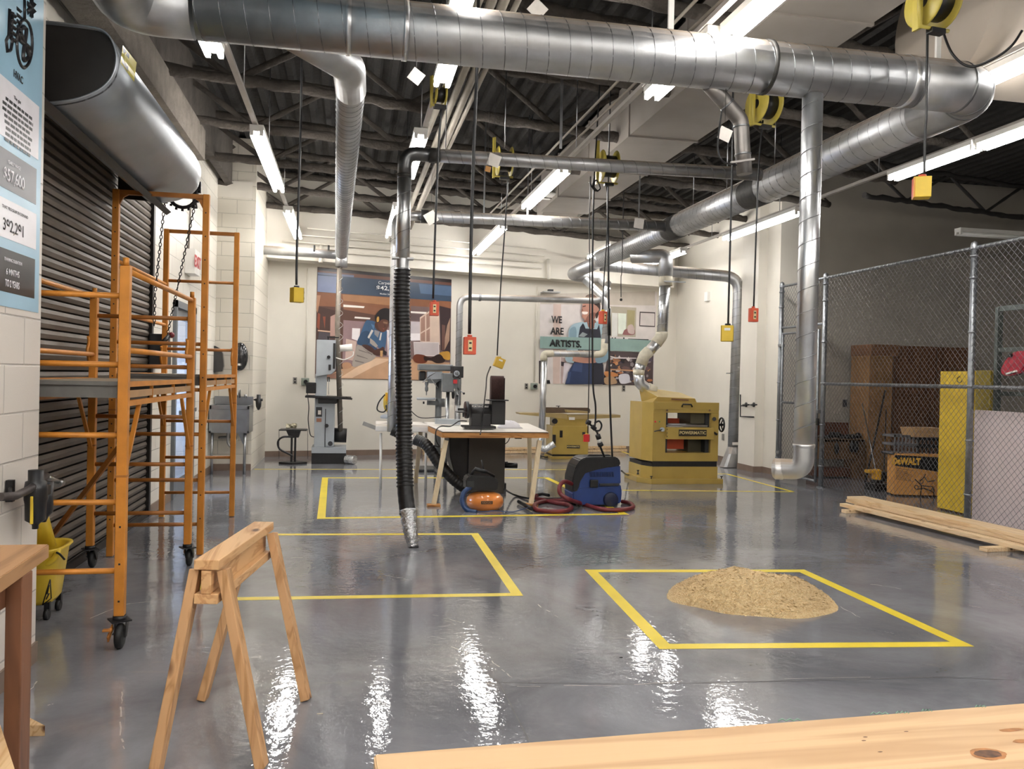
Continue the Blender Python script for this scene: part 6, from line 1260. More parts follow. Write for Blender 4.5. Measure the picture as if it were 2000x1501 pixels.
# bench surface
pr.add(TT_([(300, 1280), (500, 1225), (720, 1135), (930, 1140), (1550, 1200), (1545, 1400), (28, 1372), (200, 1340)]), pm('bench_tan', 'c39c7c'), False); pr.add(TT_([(310, 1370), (520, 1240), (720, 1150), (900, 1160), (700, 1240), (450, 1372)]), pm('bench_light', 'e0c0a2')); pr.add(TT_([(28, 1372), (200, 1330), (330, 1300), (300, 1378)]), pm('bench_shadow', '8a6656'))
pr.add(TT_([(340, 1210), (400, 1195), (440, 1220), (430, 1260), (350, 1268)]), pm('glove', 'b88c6c'), True); 
pr.add(TT_([(880, 1150), (980, 1190), (1050, 1200), (980, 1200)]), pm('glasses', '4a3c3c'))
# figure
pr.add(TT_([(500, 1010), (560, 1000), (640, 1060), (720, 1100), (680, 1170), (560, 1220), (470, 1250), (450, 1200), (480, 1110)]), pm('apron_grey', 'a49a92'), True); 
for q in ([(520, 1050), (640, 1090), (650, 1100), (530, 1066)], [(500, 1110), (620, 1150), (630, 1160), (505, 1126)], [(480, 1170), (580, 1195), (580, 1205), (482, 1184)], [(560, 1030), (680, 1110), (670, 1116)]): pr.add(TT_(q), pm('apron_fold', '786e6a'))
pr.add(TT_([(600, 735), (650, 725), (720, 745), (830, 830), (838, 900), (815, 1050), (760, 1040), (700, 1000), (600, 1010), (505, 985), (540, 880)]), pm('denim', '3a5a7c'), True); pr.add(TT_([(560, 860), (640, 850), (650, 960), (600, 1000), (510, 980)]), pm('denim_dark', '2c4663'), True); pr.add(TT_([(660, 760), (700, 780), (690, 830)]), pm('denim_light', '54789c')); pr.add(TT_([(560, 985), (690, 1010), (740, 1060), (700, 1090), (640, 1070), (560, 1010)]), pm('denim_dark', '2c4663'), True)
pr.add(TT_([(700, 830), (760, 850), (740, 920), (700, 880)]), pm('shirt_grey', '8d8a8c')); pr.add(TT_([(668, 825), (690, 840), (640, 930), (622, 915)]), pm('strap_white', 'cfc8c2')); pr.add(TT_([(770, 860), (785, 865), (770, 950), (752, 945)]), pm('strap_white', 'cfc8c2'))
pr.add(TT_([(650, 920), (700, 960), (740, 1010), (715, 1030), (650, 980)]), pm('apron_grey', 'a49a92'))
SK = pm('skin_brown', '4a2c24'); pr.add(TT_([(715, 745), (780, 760), (790, 850), (730, 830), (705, 790)]), SK, True)
pr.add(TT_([(560, 1005), (640, 1070), (700, 1090), (690, 1040), (620, 1000)]), SK, True); pr.add(TT_([(680, 1070), (720, 1050), (760, 1040), (800, 1020), (815, 1060), (790, 1110), (740, 1120), (690, 1105)]), SK, True)
pr.add(TT_([(735, 700), (800, 690), (850, 720), (855, 790), (830, 840), (790, 855), (755, 820), (735, 770)]), pm('face_brown', '5e382c'), True)
pr.add(TT_([(705, 690), (730, 640), (770, 600), (830, 585), (890, 605), (918, 640), (918, 760), (870, 810), (862, 740), (830, 715), (780, 715), (745, 750), (720, 740)]), pm('hair_black', '1c1416'), True); pr.add(TT_([(740, 680), (752, 690), (750, 735), (728, 740), (726, 700)]), pm('ear_muff', 'c99a4e'), True)
pr.add(TT_([(800, 735), (850, 745), (845, 765), (800, 755)]), pm('goggles', '8a6a50')); pr.add(TT_([(790, 812), (815, 815), (805, 828)]), pm('lips', '8c4c40')); pr.add(TT_([(815, 770), (828, 795), (812, 797)]), pm('nose_shade', '40241e'))
pr.add(TT_([(765, 1065), (795, 1065), (792, 1135), (765, 1130)]), pm('wood_block', 'c9a06c')); pr.add(TT_([(800, 1050), (840, 1080), (835, 1120), (800, 1110)]), pm('tool_dark', '2a2226'))
# sander in the foreground of the print
pr.add(TT_([(1135, 1140), (1170, 1105), (1260, 1115), (1300, 1150), (1280, 1200), (1190, 1205), (1145, 1180)]), pm('sander_brown', '6a3420'), True); pr.add(TT_([(1260, 1130), (1340, 1140), (1420, 1105), (1480, 1120), (1490, 1190), (1400, 1205), (1330, 1170), (1270, 1180)]), pm('sander_dark', '2e1c18'), True); pr.add(TT_([(1430, 1095), (1480, 1075), (1545, 1080), (1550, 1165), (1490, 1160), (1460, 1120)]), pm('sander_yellow', 'c2913c'), True)
pr.mb.build('print', mu)
LW = pm('letter_white', 'eef0f2')
rx = WD; up = Vector((0, 0, 1)); OFF = .006 + 110 * .00035
def mfit(body, u0, u1, v, hpx, m, par, off, bold=0.0):
    um = (u0 + u1) / 2; fit('lettering', body, PW(u0, v, off), PW(u1, v, off), PW(um, v - hpx / 2).z - PW(um, v + hpx / 2).z, WD, m, par, .0006, bold)
mfit('Carpenter', 739, 775, 553.5, 7.5, LW, mu, OFF); mfit('$42,700', 735, 782, 563.5, 9.5, LW, mu, OFF, .02); mfit('Median Salary', 742, 768, 574.5, 4, LW, mu, OFF, .01)

mu2 = thing('wall_mural', PW(1170, 660), 'photo mural of a smiling worker in an apron with the words WE ARE ARTISTS', 'mural')
U = lambda x, y: (1040 + x / 7.146, 560 + y / 7.146)
def UU(l): return [U(*p) for p in l]
pr = Print()
pr.add([(1055, 583), (1283, 570), (1276, 753), (1052.5, 748.5)], pm('pale_room', 'ddd6d4'))
pr.add(UU([(110, 100), (1710, 60), (1710, 260), (110, 240)]), pm('pale_top', 'c8bfb4')); pr.add(UU([(290, 240), (400, 240), (380, 1350), (285, 1350)]), pm('pink_pillar', 'd2bdb4')); pr.add(UU([(92, 1030), (130, 1030), (190, 1130), (190, 1350), (90, 1350)]), pm('dark_left', '3a3238')); pr.add(UU([(190, 1300), (240, 1300), (250, 1350), (190, 1350)]), pm('black_blob', '151418')); pr.add(UU([(400, 980), (480, 1000), (430, 1350), (390, 1350)]), pm('shelf_left', 'b9a4a0')); pr.add(UU([(400, 1040), (450, 1050), (430, 1110), (400, 1100)]), pm('dark_left', '3a3238')); pr.add(UU([(440, 1060), (560, 1060), (470, 1330), (420, 1340)]), pm('paper_pale', 'ded6dc'))
# window, frame, shelf
pr.add(UU([(1080, 270), (1450, 290), (1440, 700), (1080, 690)]), pm('window_surround', 'b0a898')); pr.add(UU([(1110, 360), (1190, 365), (1185, 690), (1105, 690)]), pm('pane', 'dcdcd8')); pr.add(UU([(1195, 365), (1310, 372), (1300, 660), (1195, 655)]), pm('pane_green', 'e4ece0')); pr.add(UU([(1320, 320), (1430, 330), (1420, 600), (1320, 590)]), pm('curtain_olive', 'a49a72')); pr.add(UU([(1265, 640), (1300, 590), (1410, 580), (1420, 665), (1270, 668)]), pm('clutter_red', '8c5c5c'), True); pr.add(UU([(1330, 545), (1400, 530), (1420, 650), (1340, 640)]), pm('clutter_pale', 'c4b0ac'), True)
pr.add(UU([(1496, 345), (1712, 355), (1710, 560), (1490, 548)]), pm('frame_dark', '3a3134')); pr.add(UU([(1508, 362), (1704, 370), (1702, 546), (1502, 536)]), pm('frame_paper', 'd8d0ce'))
pr.add(UU([(1335, 722), (1622, 730), (1620, 750), (1335, 744)]), pm('black_rail', '1e1c20'))
for x in (1115, 1155, 1275): pr.add(UU([(x - 10, 705), (x + 10, 705), (x + 10, 738), (x - 10, 736)]), pm('black_rail', '1e1c20'))
# workshop behind, lower right
pr.add(UU([(1060, 900), (1690, 920), (1680, 1375), (980, 1365)]), pm('workshop_dark', '4c3f42')); random.seed(11)
cols = ['8c8286', 'c9c2c6', '2a2428', 'b4704a', '6a5050', 'd8d0d0', '3c3440', '9a6a4c', 'c48a5c', '50485a']
for i in range(80):
    x, y = random.uniform(1070, 1640), random.uniform(960, 1350); a, b = random.uniform(12, 55), random.uniform(10, 38); n = random.choice((3, 4, 5)); t0_ = random.random() * 6
    pr.add(UU([(min(1685, max(1065, x + a * math.cos(t0_ + k * 6.283 / n))), min(1370, y + b * math.sin(t0_ + k * 6.283 / n))) for k in range(n)]), pm('clutter%d' % (i % 10), cols[i % 10]))
pr.add(UU([(1080, 960), (1160, 980), (1450, 990), (1450, 1000), (1150, 1000), (1090, 980)]), pm('wire_pale', 'd8d0d0')); pr.add(UU([(1060, 1140), (1440, 1160), (1440, 1180), (1060, 1160)]), pm('bench_line', 'b88c6c')); pr.add(UU([(1010, 1180), (1130, 1190), (1200, 1240), (1050, 1260), (1010, 1230)]), pm('orange_leather', 'c4824e'), True); pr.add(UU([(1000, 1270), (1120, 1250), (1180, 1340), (1050, 1362), (1000, 1330)]), pm('tan_leather', 'b09070'), True); pr.add(UU([(1210, 1230), (1340, 1220), (1350, 1330), (1230, 1345)]), pm('roller_white', 'd6d4dc'), True)
# figure
DN_ = pm('denim_apron', '2c3a5c'); DK = pm('apron_dark', '232534'); SH = pm('shirt_blue', '9fb8c4'); SH2 = pm('shirt_blue_shade', '7c98a8'); SKN = pm('skin', 'b08070'); SKS = pm('skin_shade', '8a5c50')
pr.add(UU([(500, 700), (510, 590), (570, 520), (690, 490), (760, 500), (900, 480), (1000, 530), (1060, 600), (1070, 800), (1050, 1000), (960, 1060), (560, 1060), (460, 1010), (480, 850)]), SH, True)
pr.add(UU([(520, 600), (600, 560), (610, 700), (530, 760)]), SH2, True); pr.add(UU([(980, 560), (1050, 640), (1055, 900), (980, 950)]), SH2, True)
pr.add(UU([(640, 690), (665, 560), (710, 500), (740, 580), (900, 590), (930, 520), (960, 720), (980, 1060), (1000, 1355), (455, 1355), (520, 1150), (580, 1050), (640, 860)]), DK); pr.add(UU([(580, 1060), (960, 1060), (1000, 1357), (455, 1357), (520, 1160)]), DN_); pr.add(UU([(585, 1055), (700, 1060), (690, 1190), (550, 1170)]), pm('denim_light2', '3e4e74')); pr.add(UU([(500, 1180), (540, 1190), (520, 1340), (470, 1340)]), pm('denim_light2', '3e4e74')); pr.add(UU([(830, 1060), (990, 1080), (1000, 1357), (830, 1357)]), DK)
pr.add(UU([(640, 690), (700, 630), (770, 660), (720, 700)]), pm('pin_grey', '8b9496'))
pr.add(UU([(720, 470), (870, 460), (880, 540), (830, 590), (760, 540)]), SKS, True); pr.add(UU([(700, 500), (760, 490), (780, 570), (740, 560)]), SH); pr.add(UU([(870, 500), (930, 510), (900, 580), (860, 560)]), SH)
pr.add(UU([(690, 300), (720, 200), (800, 160), (880, 180), (920, 260), (910, 360), (860, 440), (790, 500), (720, 450), (690, 410), (700, 370), (682, 350)]), SKN, True); pr.add(UU([(860, 300), (920, 270), (935, 320), (900, 375), (868, 360)]), SKN, True); pr.add(UU([(790, 380), (880, 360), (860, 450), (790, 495), (740, 470)]), SKS, True)
pr.add(UU([(740, 140), (770, 110), (830, 100), (890, 130), (930, 190), (945, 300), (900, 440), (880, 380), (930, 320), (900, 270), (860, 240), (850, 190), (760, 190)]), pm('hair_dark', '2e201e'), True); pr.add(UU([(735, 150), (780, 110), (840, 105), (900, 145), (820, 150)]), pm('cap_brown', '7a6258'), True)
pr.add(UU([(694, 345), (770, 350), (762, 378), (720, 384), (700, 372)]), pm('smile', 'f0e6e0'), True); pr.add(UU([(700, 268), (745, 258), (742, 272), (705, 280)]), pm('eye_line', '3a2824')); pr.add(UU([(692, 300), (712, 330), (690, 335)]), SKS)
pr.add(UU([(560, 975), (760, 990), (880, 985), (900, 1050), (760, 1065), (600, 1045), (550, 1020)]), SKN, True); pr.add(UU([(460, 975), (555, 975), (550, 1030), (480, 1015)]), SH, True); pr.add(UU([(890, 960), (1050, 900), (1040, 1030), (900, 1060)]), SH2, True)
# teal band over the figure
pr.add(UU([(108, 690), (1000, 712), (1660, 745), (1645, 890), (1500, 905), (1000, 885), (104, 855)]), pm('teal_band', '88a39e'))
pr.mb.build('print', mu2)
TK = pm('letter_black', '17171a'); OFF = .006 + 175 * .00035
for s_, x0, x1, yy in (('WE', 262, 412, 456), ('ARE', 250, 436, 616), ('ARTISTS.', 238, 684, 788)):
    a = U(x0, yy); b = U(x1, yy + (4 if len(s_) > 4 else 0)); um = (a[0] + b[0]) / 2
    fit('lettering', s_, PW(a[0], a[1], OFF), PW(b[0], b[1], OFF), PW(um, a[1] - 6.9).z - PW(um, a[1] + 6.9).z, WD, TK, mu2, .0006, .03)

# ================================================================ SMALL THINGS ON THE BACK AND RIGHT WALL
def plate(u, v, w_, h_, label, name='outlet_plate', m=DKGREY, off=.0, dz=0):
    c = PW(u, v, .006); mb = MB(); R_ = Matrix((WD, -WN, Vector((0, 0, 1)))).transposed()
    mb.box(c, (w_, .012, h_), m, R_, .002)
    for s in (-1, 1): mb.box(c + WN * .007 + Vector((0, 0, s * h_ * .22)), (w_ * .45, .004, h_ * .25), BLACK, R_)
    return tag(mb.build(name), label, 'outlet')
PGR = mat('outlet_grey', '8a8680', .4, .2, .04, 10)
plate(576, 743, .07, .12, 'small grey outlet plate on the back wall left of the bandsaw', m=PGR); plate(1028, 754, .07, .12, 'grey outlet plate on the back wall between the drill presses and the jointer', m=PGR); plate(1218, 758, .075, .13, 'grey outlet plate under the right-hand mural', m=PGR)
def conn(u, v, label):
    c = PW(u, v, .04); R_ = Matrix((WD, -WN, Vector((0, 0, 1)))).transposed(); mb = MB(); mb.box(c, (.13, .08, .13), mat('green_grey_box', '8c968c', .4, .2), R_, .008); mb.cyl(c, c + WN * .075, .035, BLACK, 16)
    return tag(mb.build('power_receptacle'), label, 'receptacle')
conn(596, 745, 'grey round-socket power receptacle on the wall behind the bandsaw'); conn(1043, 754, 'grey round-socket power receptacle on the wall left of the jointer')
def wcond(uvs, label): return tag(MB().tube([PW(u, v, .02) for u, v in uvs], .011, CREAM, 8).build('wall_conduit'), label, 'conduit')
wcond([(596, 737), (599, 620), (601, 524)], 'vertical painted conduit rising from the receptacle behind the bandsaw'); wcond([(1043, 746), (1047, 620), (1050, 560)], 'vertical painted conduit rising from the receptacle left of the jointer')
def pwall(p): return p
mb = MB(); ps = [PW(600, 524, .03), PW(604, 516, .06), PW(625, 512, .30), PW(626, 505, .42)]; 
c = P(627, 505, Y=14.8); tag(MB().lathe(PW(626, 512, .46), (0, 0, 1), [(.04, 0), (.03, .05), (.03, .28), (.02, .3)], CREAM2, 12).build('conduit_cap'), 'cream pipe end on the soffit above the first mural', 'pipe')
tag(MB().tube([PW(1072, 505, .5), PW(1072, 545, .48)], .035, CREAM2, 12).build('sprinkler_pipe'), 'short vertical pipe with fitting on the soffit above the second mural', 'pipe')
mb = MB(); c = PW(1075, 571, .2); mb.box(c, (.34, .3, .02), GALV); mb.box(c + Vector((0, 0, .03)), (.1, .1, .06), DKGREY); tag(mb.build('soffit_fixture'), 'small dark fixture under the soffit above the second mural', 'fixture')
# wall light sensor and right wall devices
def PR(u, v, X): return P(u, v, X=X)
tag(MB().box(PR(1381, 579, 6.87), (.06, .14, .18), WHITE, None, .006).build('wall_sensor'), 'small white box sensor on the right wall high up', 'sensor')
tag(MB().box(PR(1412, 853, 6.885), (.02, .07, .12), PGR, None, .003).build('outlet_plate'), 'small grey outlet plate low on the right wall beside the planer', 'outlet')
mb = MB(); X = 6.6
for u, v in ((1463, 790), (1478, 790)): mb.cyl(PR(u - 12, v, 6.64), PR(u, v, 6.5), .012, BLACKM, 8); mb.lathe(PR(u - 5, v, 6.56), (-1, 0, 0), [(0, 0), (.04, 0), (.04, .015), (0, .015)], RED if False else BLACKM, 12)
mb.tube([PR(1446, 770, 6.6), PR(1446, 813, 6.6), PR(1472, 814, 6.62)], .012, BLACKM, 8); mb.cyl(PR(1446, 792, 6.6), PR(1458, 792, 6.6), .01, BLACKM); tag(mb.build('air_valve'), 'black air valves and pipe on the right wall beside the floor sweep duct', 'valve')
mb = MB(); c = P(505, 783, Y=13.2); cc = c; mb.lathe(c, (0, 0, 1), [(0, -.14), (.02, -.13), (.04, -.08), (.045, .0), (.03, .02), (.03, .1), (0, .1)], BLACK, 12); mb.cyl(c + Vector((-.05, 0, .02)), c + Vector((.06, 0, .02)), .02, BLACK); mb.bar(c + Vector((-.12, 0.02, 0.02)), c + Vector((.0, 0.0, 0.02)), .02, .02, BLACKM); tag(mb.build('air_regulator'), 'black air regulator on the corner of the block wall beside the sink', 'air regulator')
mb = MB()
for k, (v0) in enumerate((660, 700, 740, 690)): 
    pass
# black bracket column between the cords
# ================================================================ SINK CORNER
sk = thing('utility_sink', (-1.73, 12.7, 0), 'stainless steel utility sink behind the far scaffold', 'sink')
mb = MB(); x0, x1, y0, y1 = -1.985, -1.43, 12.5, 12.98; zt_, zb_ = 1.0, .6
mb.bx((x0, y0, zt_ - .06), (x1, y0 + .02, zt_), STAIN, .005); mb.prism([(x0, y0 + .01, zb_), (x1 - .03, y0 + .01, zb_), (x1, y0 + .01, zt_ - .02), (x0, y0 + .01, zt_ - .02)], (0, .02, 0), STAIN); mb.bx((x1 - .03, y0, zb_), (x1, y1, zt_), STAIN, .004); mb.bx((x0, y0, zb_), (x0 + .03, y1, zt_), STAIN); mb.bx((x0, y0, zb_), (x1, y1, zb_ + .03), STAIN); mb.bx((x0, y1 - .03, zb_), (x1, y1, zt_ + .12), STAIN)
mb.build('basin', sk)
for x in (x0 + .04, x1 - .06):
    MB().cyl((x, y0 + .04, 0), (x, y0 + .04, zb_), .02, STEEL, 12).build('leg', sk)
mb = MB(); mb.tube(spline([(-1.75, 12.75, .62), (-1.75, 12.75, .45), (-1.70, 12.75, .38), (-1.66, 12.75, .44), (-1.66, 12.78, .52), (-1.9, 12.9, .5)], 6), .022, STEEL, 10); mb.build('drain_trap', sk)
mb = MB(); mb.tube(rpath([(-1.62, 12.93, 1.1), (-1.62, 12.93, 1.22), (-1.62, 12.8, 1.22), (-1.62, 12.8, 1.15)], .04), .012, STEEL, 10); mb.cyl((-1.66, 12.93, 1.1), (-1.66, 12.93, 1.17), .02, STEEL); mb.cyl((-1.54, 12.93, 1.1), (-1.54, 12.93, 1.15), .02, STEEL); mb.build('faucet', sk)
mb = MB(); mb.prism([(-1.6, 12.6, .6), (-1.47, 12.6, .6), (-1.5, 12.6, .38)], (0, .01, 0), STAIN); mb.build('leg_gusset', sk)
SD = mat('smoked_plastic', '2b2b2c', .2, 0, .1, 6, coat=.4)
mb = MB(); g = lambda u, v: P(u, v, Y=12.9); mb.loft([[g(414, 727) + Vector((0, .0, 0)), g(434, 725), g(437, 715), g(435, 690), g(429, 680), g(420, 675), g(404, 675), g(404, 725)], [p + Vector((0, .14, 0)) for p in [g(414, 727), g(434, 725), g(437, 715), g(435, 690), g(429, 680), g(420, 675), g(404, 675), g(404, 725)]]], SD, False); tag(mb.build('towel_dispenser'), 'smoked grey paper towel dispenser on the block wall over the sink', 'dispenser')
mb = MB(); c = P(469, 696, Y=12.93); mb._ell(c, .5, SD, 20, (.23, .16, .43)); mb.box(c + Vector((0, -.07, -.12)), (.06, .04, .05), WHITE, None, .01); tag(mb.build('soap_dispenser'), 'oval black soap dispenser on the block wall right of the towel dispenser', 'dispenser')
mb = MB(); c = P(411, 762, Y=12.5); mb.ball(c, .03, STEEL, 10); 
tag(MB().lathe(P(388, 800, Y=12.0), (0, 0, 1), [(0, -.17), (.06, -.17), (.065, -.1), (.065, .1), (.03, .16), (.02, .22), (0, .22)], RED, 18).build('fire_extinguisher'), 'red fire extinguisher on the left wall past the glass door, behind scaffold legs', 'fire extinguisher')
mb.bm.free()
mb = MB(); cc = P(405, 508, Y=12.97); mb.tube([cc + Vector((.03 * math.cos(t) , 0, .035 * math.sin(t) * (1 if t < 3.14 else 1))) for t in [k * .35 for k in range(14)]], .006, mat('red_hook', 'a04a3a', .4), 6); tag(mb.build('wall_hook'), 'small red hook on the block wall face', 'hook')
mb = MB(); mb.bx((-2.0, 13.0 - .02, 4.1), (-1.5, 12.99, 4.35), CREAM2); tag(mb.build('ceiling_panel'), 'pale patch board at the top of the block wall face', 'board') 
tag(MB().tube([P(372, 405, X=-1.98), P(368, 490, X=-1.98)], .012, PIPE, 8).build('wall_conduit'), 'thin vertical conduit on the left wall above the exit sign', 'conduit')

# ================================================================ CHAIN-LINK FENCE
FG = mat('galvanised_fence', '8f9296', .4, .8, .12, 20, .2, 80); WIRE = mat('fence_wire', '77777a', .45, .6, .1, 20)
fe = thing('chain_link_fence', (6.74, 9.5, 0), 'galvanised chain-link fence panels with posts around the storage cage', 'fence')
XF = 6.74
def post(y, h, r=.035): 
    m = MB(); m.cyl((XF, y, 0), (XF, y, h), r, FG, 16); m.lathe((XF, y, h), (0, 0, 1), [(r * 1.15, -.03), (r * 1.15, .0), (r * .9, .04), (0, .06)], FG, 16)
    for z in (.3, .9, 1.5, 2.1, 2.7, h - .12): m.lathe((XF, y, z), (0, 0, 1), [(r, 0), (r + .008, 0), (r + .008, .022), (r, .022)], FG, 14)
    m.cyl((XF, y, 0), (XF, y, .012), r * 1.7, FG, 16); m.build('post', fe)
for y in (12.12, 10.88, 7.98, 5.1): post(y, 3.06)
for z in (3.04, 1.505): MB().cyl((XF, 3.0, z), (XF, 10.88, z), .022, FG, 12).build('rail', fe)
MB().cyl((XF, 10.88, 3.04), (XF, 12.12, 3.04), .02, FG, 12).build('rail', fe); MB().cyl((XF, 10.9, 2.38), (XF, 12.1, 2.38), .02, FG, 12).build('rail', fe)
def mesh_panel(y0, y1, z0, z1, name, par, x=XF - .02, pitch=.078, r=.0024):
    mb = MB(); H = z1 - z0; Wd = y1 - y0; k = 0; s = -H
    seg = 3; 
    def clip(y, z, dy):  # line y + t, z + dy*t
        ta, tb = 0, 1e9
        ta = max(0, y0 - y); tb = min(H, y1 - y)
        return (ta, tb) if tb > ta else None
    n = int((Wd + H) / pitch)
    for i in range(n):
        yy = y0 - H + i * pitch; c = clip(yy, z0, 1)
        if c:
            mb.tube([(x, yy + c[0], z0 + c[0]), (x, yy + c[1], z0 + c[1])], r, WIRE, 4, cap=False)
            mb.tube([(x - .004, yy + c[0], z1 - c[0]), (x - .004, yy + c[1], z1 - c[1])], r, WIRE, 4, cap=False)
    return mb.build(name, par, recalc=False)
mesh_panel(8.0, 10.86, .03, 3.05, 'wire_mesh', fe); mesh_panel(5.12, 7.96, .03, 3.05, 'wire_mesh', fe); mesh_panel(3.0, 5.08, .03, 3.05, 'wire_mesh', fe); mesh_panel(10.9, 12.1, 2.40, 3.03, 'wire_mesh', fe)
ga = thing('chain_link_gate', (XF, 11.5, 0), 'chain-link gate between the two left fence posts', 'gate')
m = MB()
for y in (10.98, 12.0): m.cyl((XF - .03, y, .06), (XF - .03, y, 2.3), .02, FG, 12)
for z in (.08, 1.2, 2.28): m.cyl((XF - .03, 10.98, z), (XF - .03, 12.0, z), .018, FG, 12)
m.build('gate_frame', ga); mesh_panel(11.0, 11.98, .1, 2.27, 'wire_mesh', ga, XF - .05)
m = MB(); m.box((XF - .05, 10.93, 1.1), (.05, .12, .05), FG); m.box((XF - .05, 10.92, .95), (.03, .04, .1), BLACK); 
for z in (.4, 2.1): m.box((XF - .02, 12.06, z), (.06, .1, .04), FG)
m.build('latch', ga)

# ================================================================ THINGS IN THE STORAGE CAGE
def cg(u, v, X): return P(u, v, X=X)
mb = MB(); a = cg(1840, 725, 7.12); b = cg(1905, 725, 7.12); mb.bx((7.10, b.y + .0, .02), (7.13, a.y, a.z), YEL); tag(mb.build('yellow_sheet'), 'tall bright yellow panel standing behind the fence left of the post', 'panel')
tag(MB().tube([cg(1874 + 5 * math.cos(t), 741 + 6 * math.sin(t), 7.095) for t in [k * .628 for k in range(9)]], .004, BLACK, 4).build('pen_mark', bpy.data.objects['yellow_sheet']), None)
mb = MB(); a = cg(1907, 800, 6.9); mb.bx((6.86, 4.0, .0), (6.9, a.y - .02, a.z), mat('white_board_panel', 'd6c8c8', .5, 0, .02, 2)); tag(mb.build('white_board_sheet'), 'large pinkish-white board leaning behind the fence at the right edge', 'board')
mb = MB(); a = cg(1906, 723, 7.6); b = cg(1938, 723, 7.6); mb.bx((7.58, b.y, .02), (7.62, a.y, a.z), mat('olive_yellow_panel', '8c7a22', .5)); tag(mb.build('olive_panel'), 'dull olive-yellow panel behind the fence right of the post', 'panel')
FRG = mat('green_grey_frame', '5c6460', .5, .3, .08, 8)
mb = MB(); X = 7.8; p1 = cg(1952, 600, X); p2 = cg(2060, 590, X); p3 = cg(1942, 830, X)
mb.bar((X, p1.y, p1.z), (X, p1.y, .0), .07, .05, FRG, (0, 1, 0)); mb.bar((X, p1.y, p1.z - .02), (X, p1.y - 1.5, p1.z - .02), .05, .06, FRG); mb.bar((X, p1.y, cg(1950, 683, X).z), (X, p1.y - 1.5, cg(1950, 683, X).z), .05, .05, FRG); mb.bar((X, p1.y, cg(1950, 768, X).z), (X, p1.y - 1.5, cg(1950, 768, X).z), .05, .05, FRG); tag(mb.build('steel_rack'), 'green-grey steel rack frame behind the fence at the right edge', 'rack')
mb = MB(); c = cg(1980, 712, 7.3); dx = lambda u, v: cg(u, v, 7.3); mb.prism([dx(1952, 722), dx(1962, 702), dx(1980, 686), dx(2005, 684), dx(2005, 712), dx(1992, 728), dx(1968, 734), dx(1955, 732)], (.12, 0, 0), mat('red_jug', 'b0283c', .3, 0, .06, 8, coat=.4), .015); mb.bar(dx(1967, 730) - Vector((.01, 0, 0)), dx(1987, 724) - Vector((.01, 0, 0)), .02, .02, WHITE); mb.cyl(dx(1976, 694), dx(1976, 694) - Vector((.04, 0, 0)), .02, BLACK); tag(mb.build('red_tool_case'), 'shiny red plastic case hanging on the rack at the right edge', 'case')
# cabinets
yc_ = 11.9; g = lambda u, v, dy=0: P(u, v, Y=yc_ + dy)
mb = MB(); a, b = g(1699, 694), g(1744, 692); mb.bx((a.x, yc_, 0), (b.x, yc_ + .5, a.z), mat('cabinet_side_tan', '8e6a42', .6)); mb.bx((g(1700, 690).x - .02, yc_ - .05, g(1700, 694).z), (g(1752, 690).x, yc_ + .5, g(1700, 672).z), mat('brown_box_top', '6e4c32', .6)); tag(mb.build('tall_wood_panel_cabinet'), 'tall light-brown wooden cabinet side with a box top inside the cage', 'cabinet')
wc = thing('wardrobe_cabinet', g(1800, 900), 'dark brown two-door wooden cabinet inside the cage', 'cabinet'); mb = MB(); a, b = g(1750, 674), g(1905, 676); mb.bx((a.x, yc_ + .05, 0), (b.x, yc_ + .5, a.z), WOODB); mb.build('body', wc)
xm = g(1832, 700).x; MB().bx((a.x + .02, yc_ + .03, .05), (xm - .01, yc_ + .05, a.z - .02), WOODB).build('door', wc); MB().bx((xm + .01, yc_ + .03, .05), (b.x - .02, yc_ + .05, a.z - .02), WOODB).build('door', wc)
# dewalt box, crates, tray
xb_ = 7.45; 
p0, p1 = P(1747, 965, Y=9.95), P(1841, 985, Y=9.75); 
A = P(1747, 935, Y=10.0); B = P(1838, 950, Y=9.85); zlo = 0.02; zhi = P(1749, 885, Y=10.0).z
dv2 = (B - A); dv2.z = 0; dl2 = dv2.normalized(); nb = Vector((-dl2.y, dl2.x, 0))
bx_ = thing('tool_carton', A, 'cardboard tool stand carton with a saw stand picture behind the fence', 'carton')
mb = MB(); a0 = Vector((A.x, A.y, zlo)); b0 = Vector((B.x, B.y, zlo)); mb.prism([a0, b0, b0 + nb * .25, a0 + nb * .25], (0, 0, zhi - zlo), mat('carton_tan', 'd59a50', .6, 0, .04, 8)); mb.build('carton', bx_)
def cb_(u, v, o=.003):
    d = sight(u, v); n_ = nb; t = n_.dot(a0 - nb * o - EYE) / n_.dot(d); return EYE + d * t
mb = MB(); mb.poly([cb_(1748, 888), cb_(1838, 893), cb_(1834, 921), cb_(1748, 909)], BLACK); mb.build('label_band', bx_)
text('lettering', 'DeWALT', .12, cb_(1770, 901, .006), dl2, (0, 0, 1), mat('label_yellow', 'e6b23c', .45), bx_, .78, .001, bold=.008)
mb = MB(); LN = BLACK
for pth in ([(1787, 935), (1800, 948), (1797, 975)], [(1800, 948), (1822, 950), (1826, 980)], [(1805, 930), (1812, 940), (1826, 938)], [(1790, 955), (1804, 953), (1818, 958)], [(1808, 925), (1803, 933), (1796, 940)]): mb.tube([cb_(u, v, .005) for u, v in pth], .007, LN, 4)
for u, v in ((1790, 951), (1822, 957), (1800, 940)): mb.tube([cb_(u + 3.5 * math.cos(t), v + 4 * math.sin(t), .005) for t in [k * .785 for k in range(8)]], .005, LN, 4, closed=True)
for i in range(9): v = 914 + i * 2.6; mb.tube([cb_(1750, v, .004), cb_(1750 + random.uniform(22, 44), v + 5, .004)], .0022, LN, 4)
mb.build('saw_stand_picture', bx_)
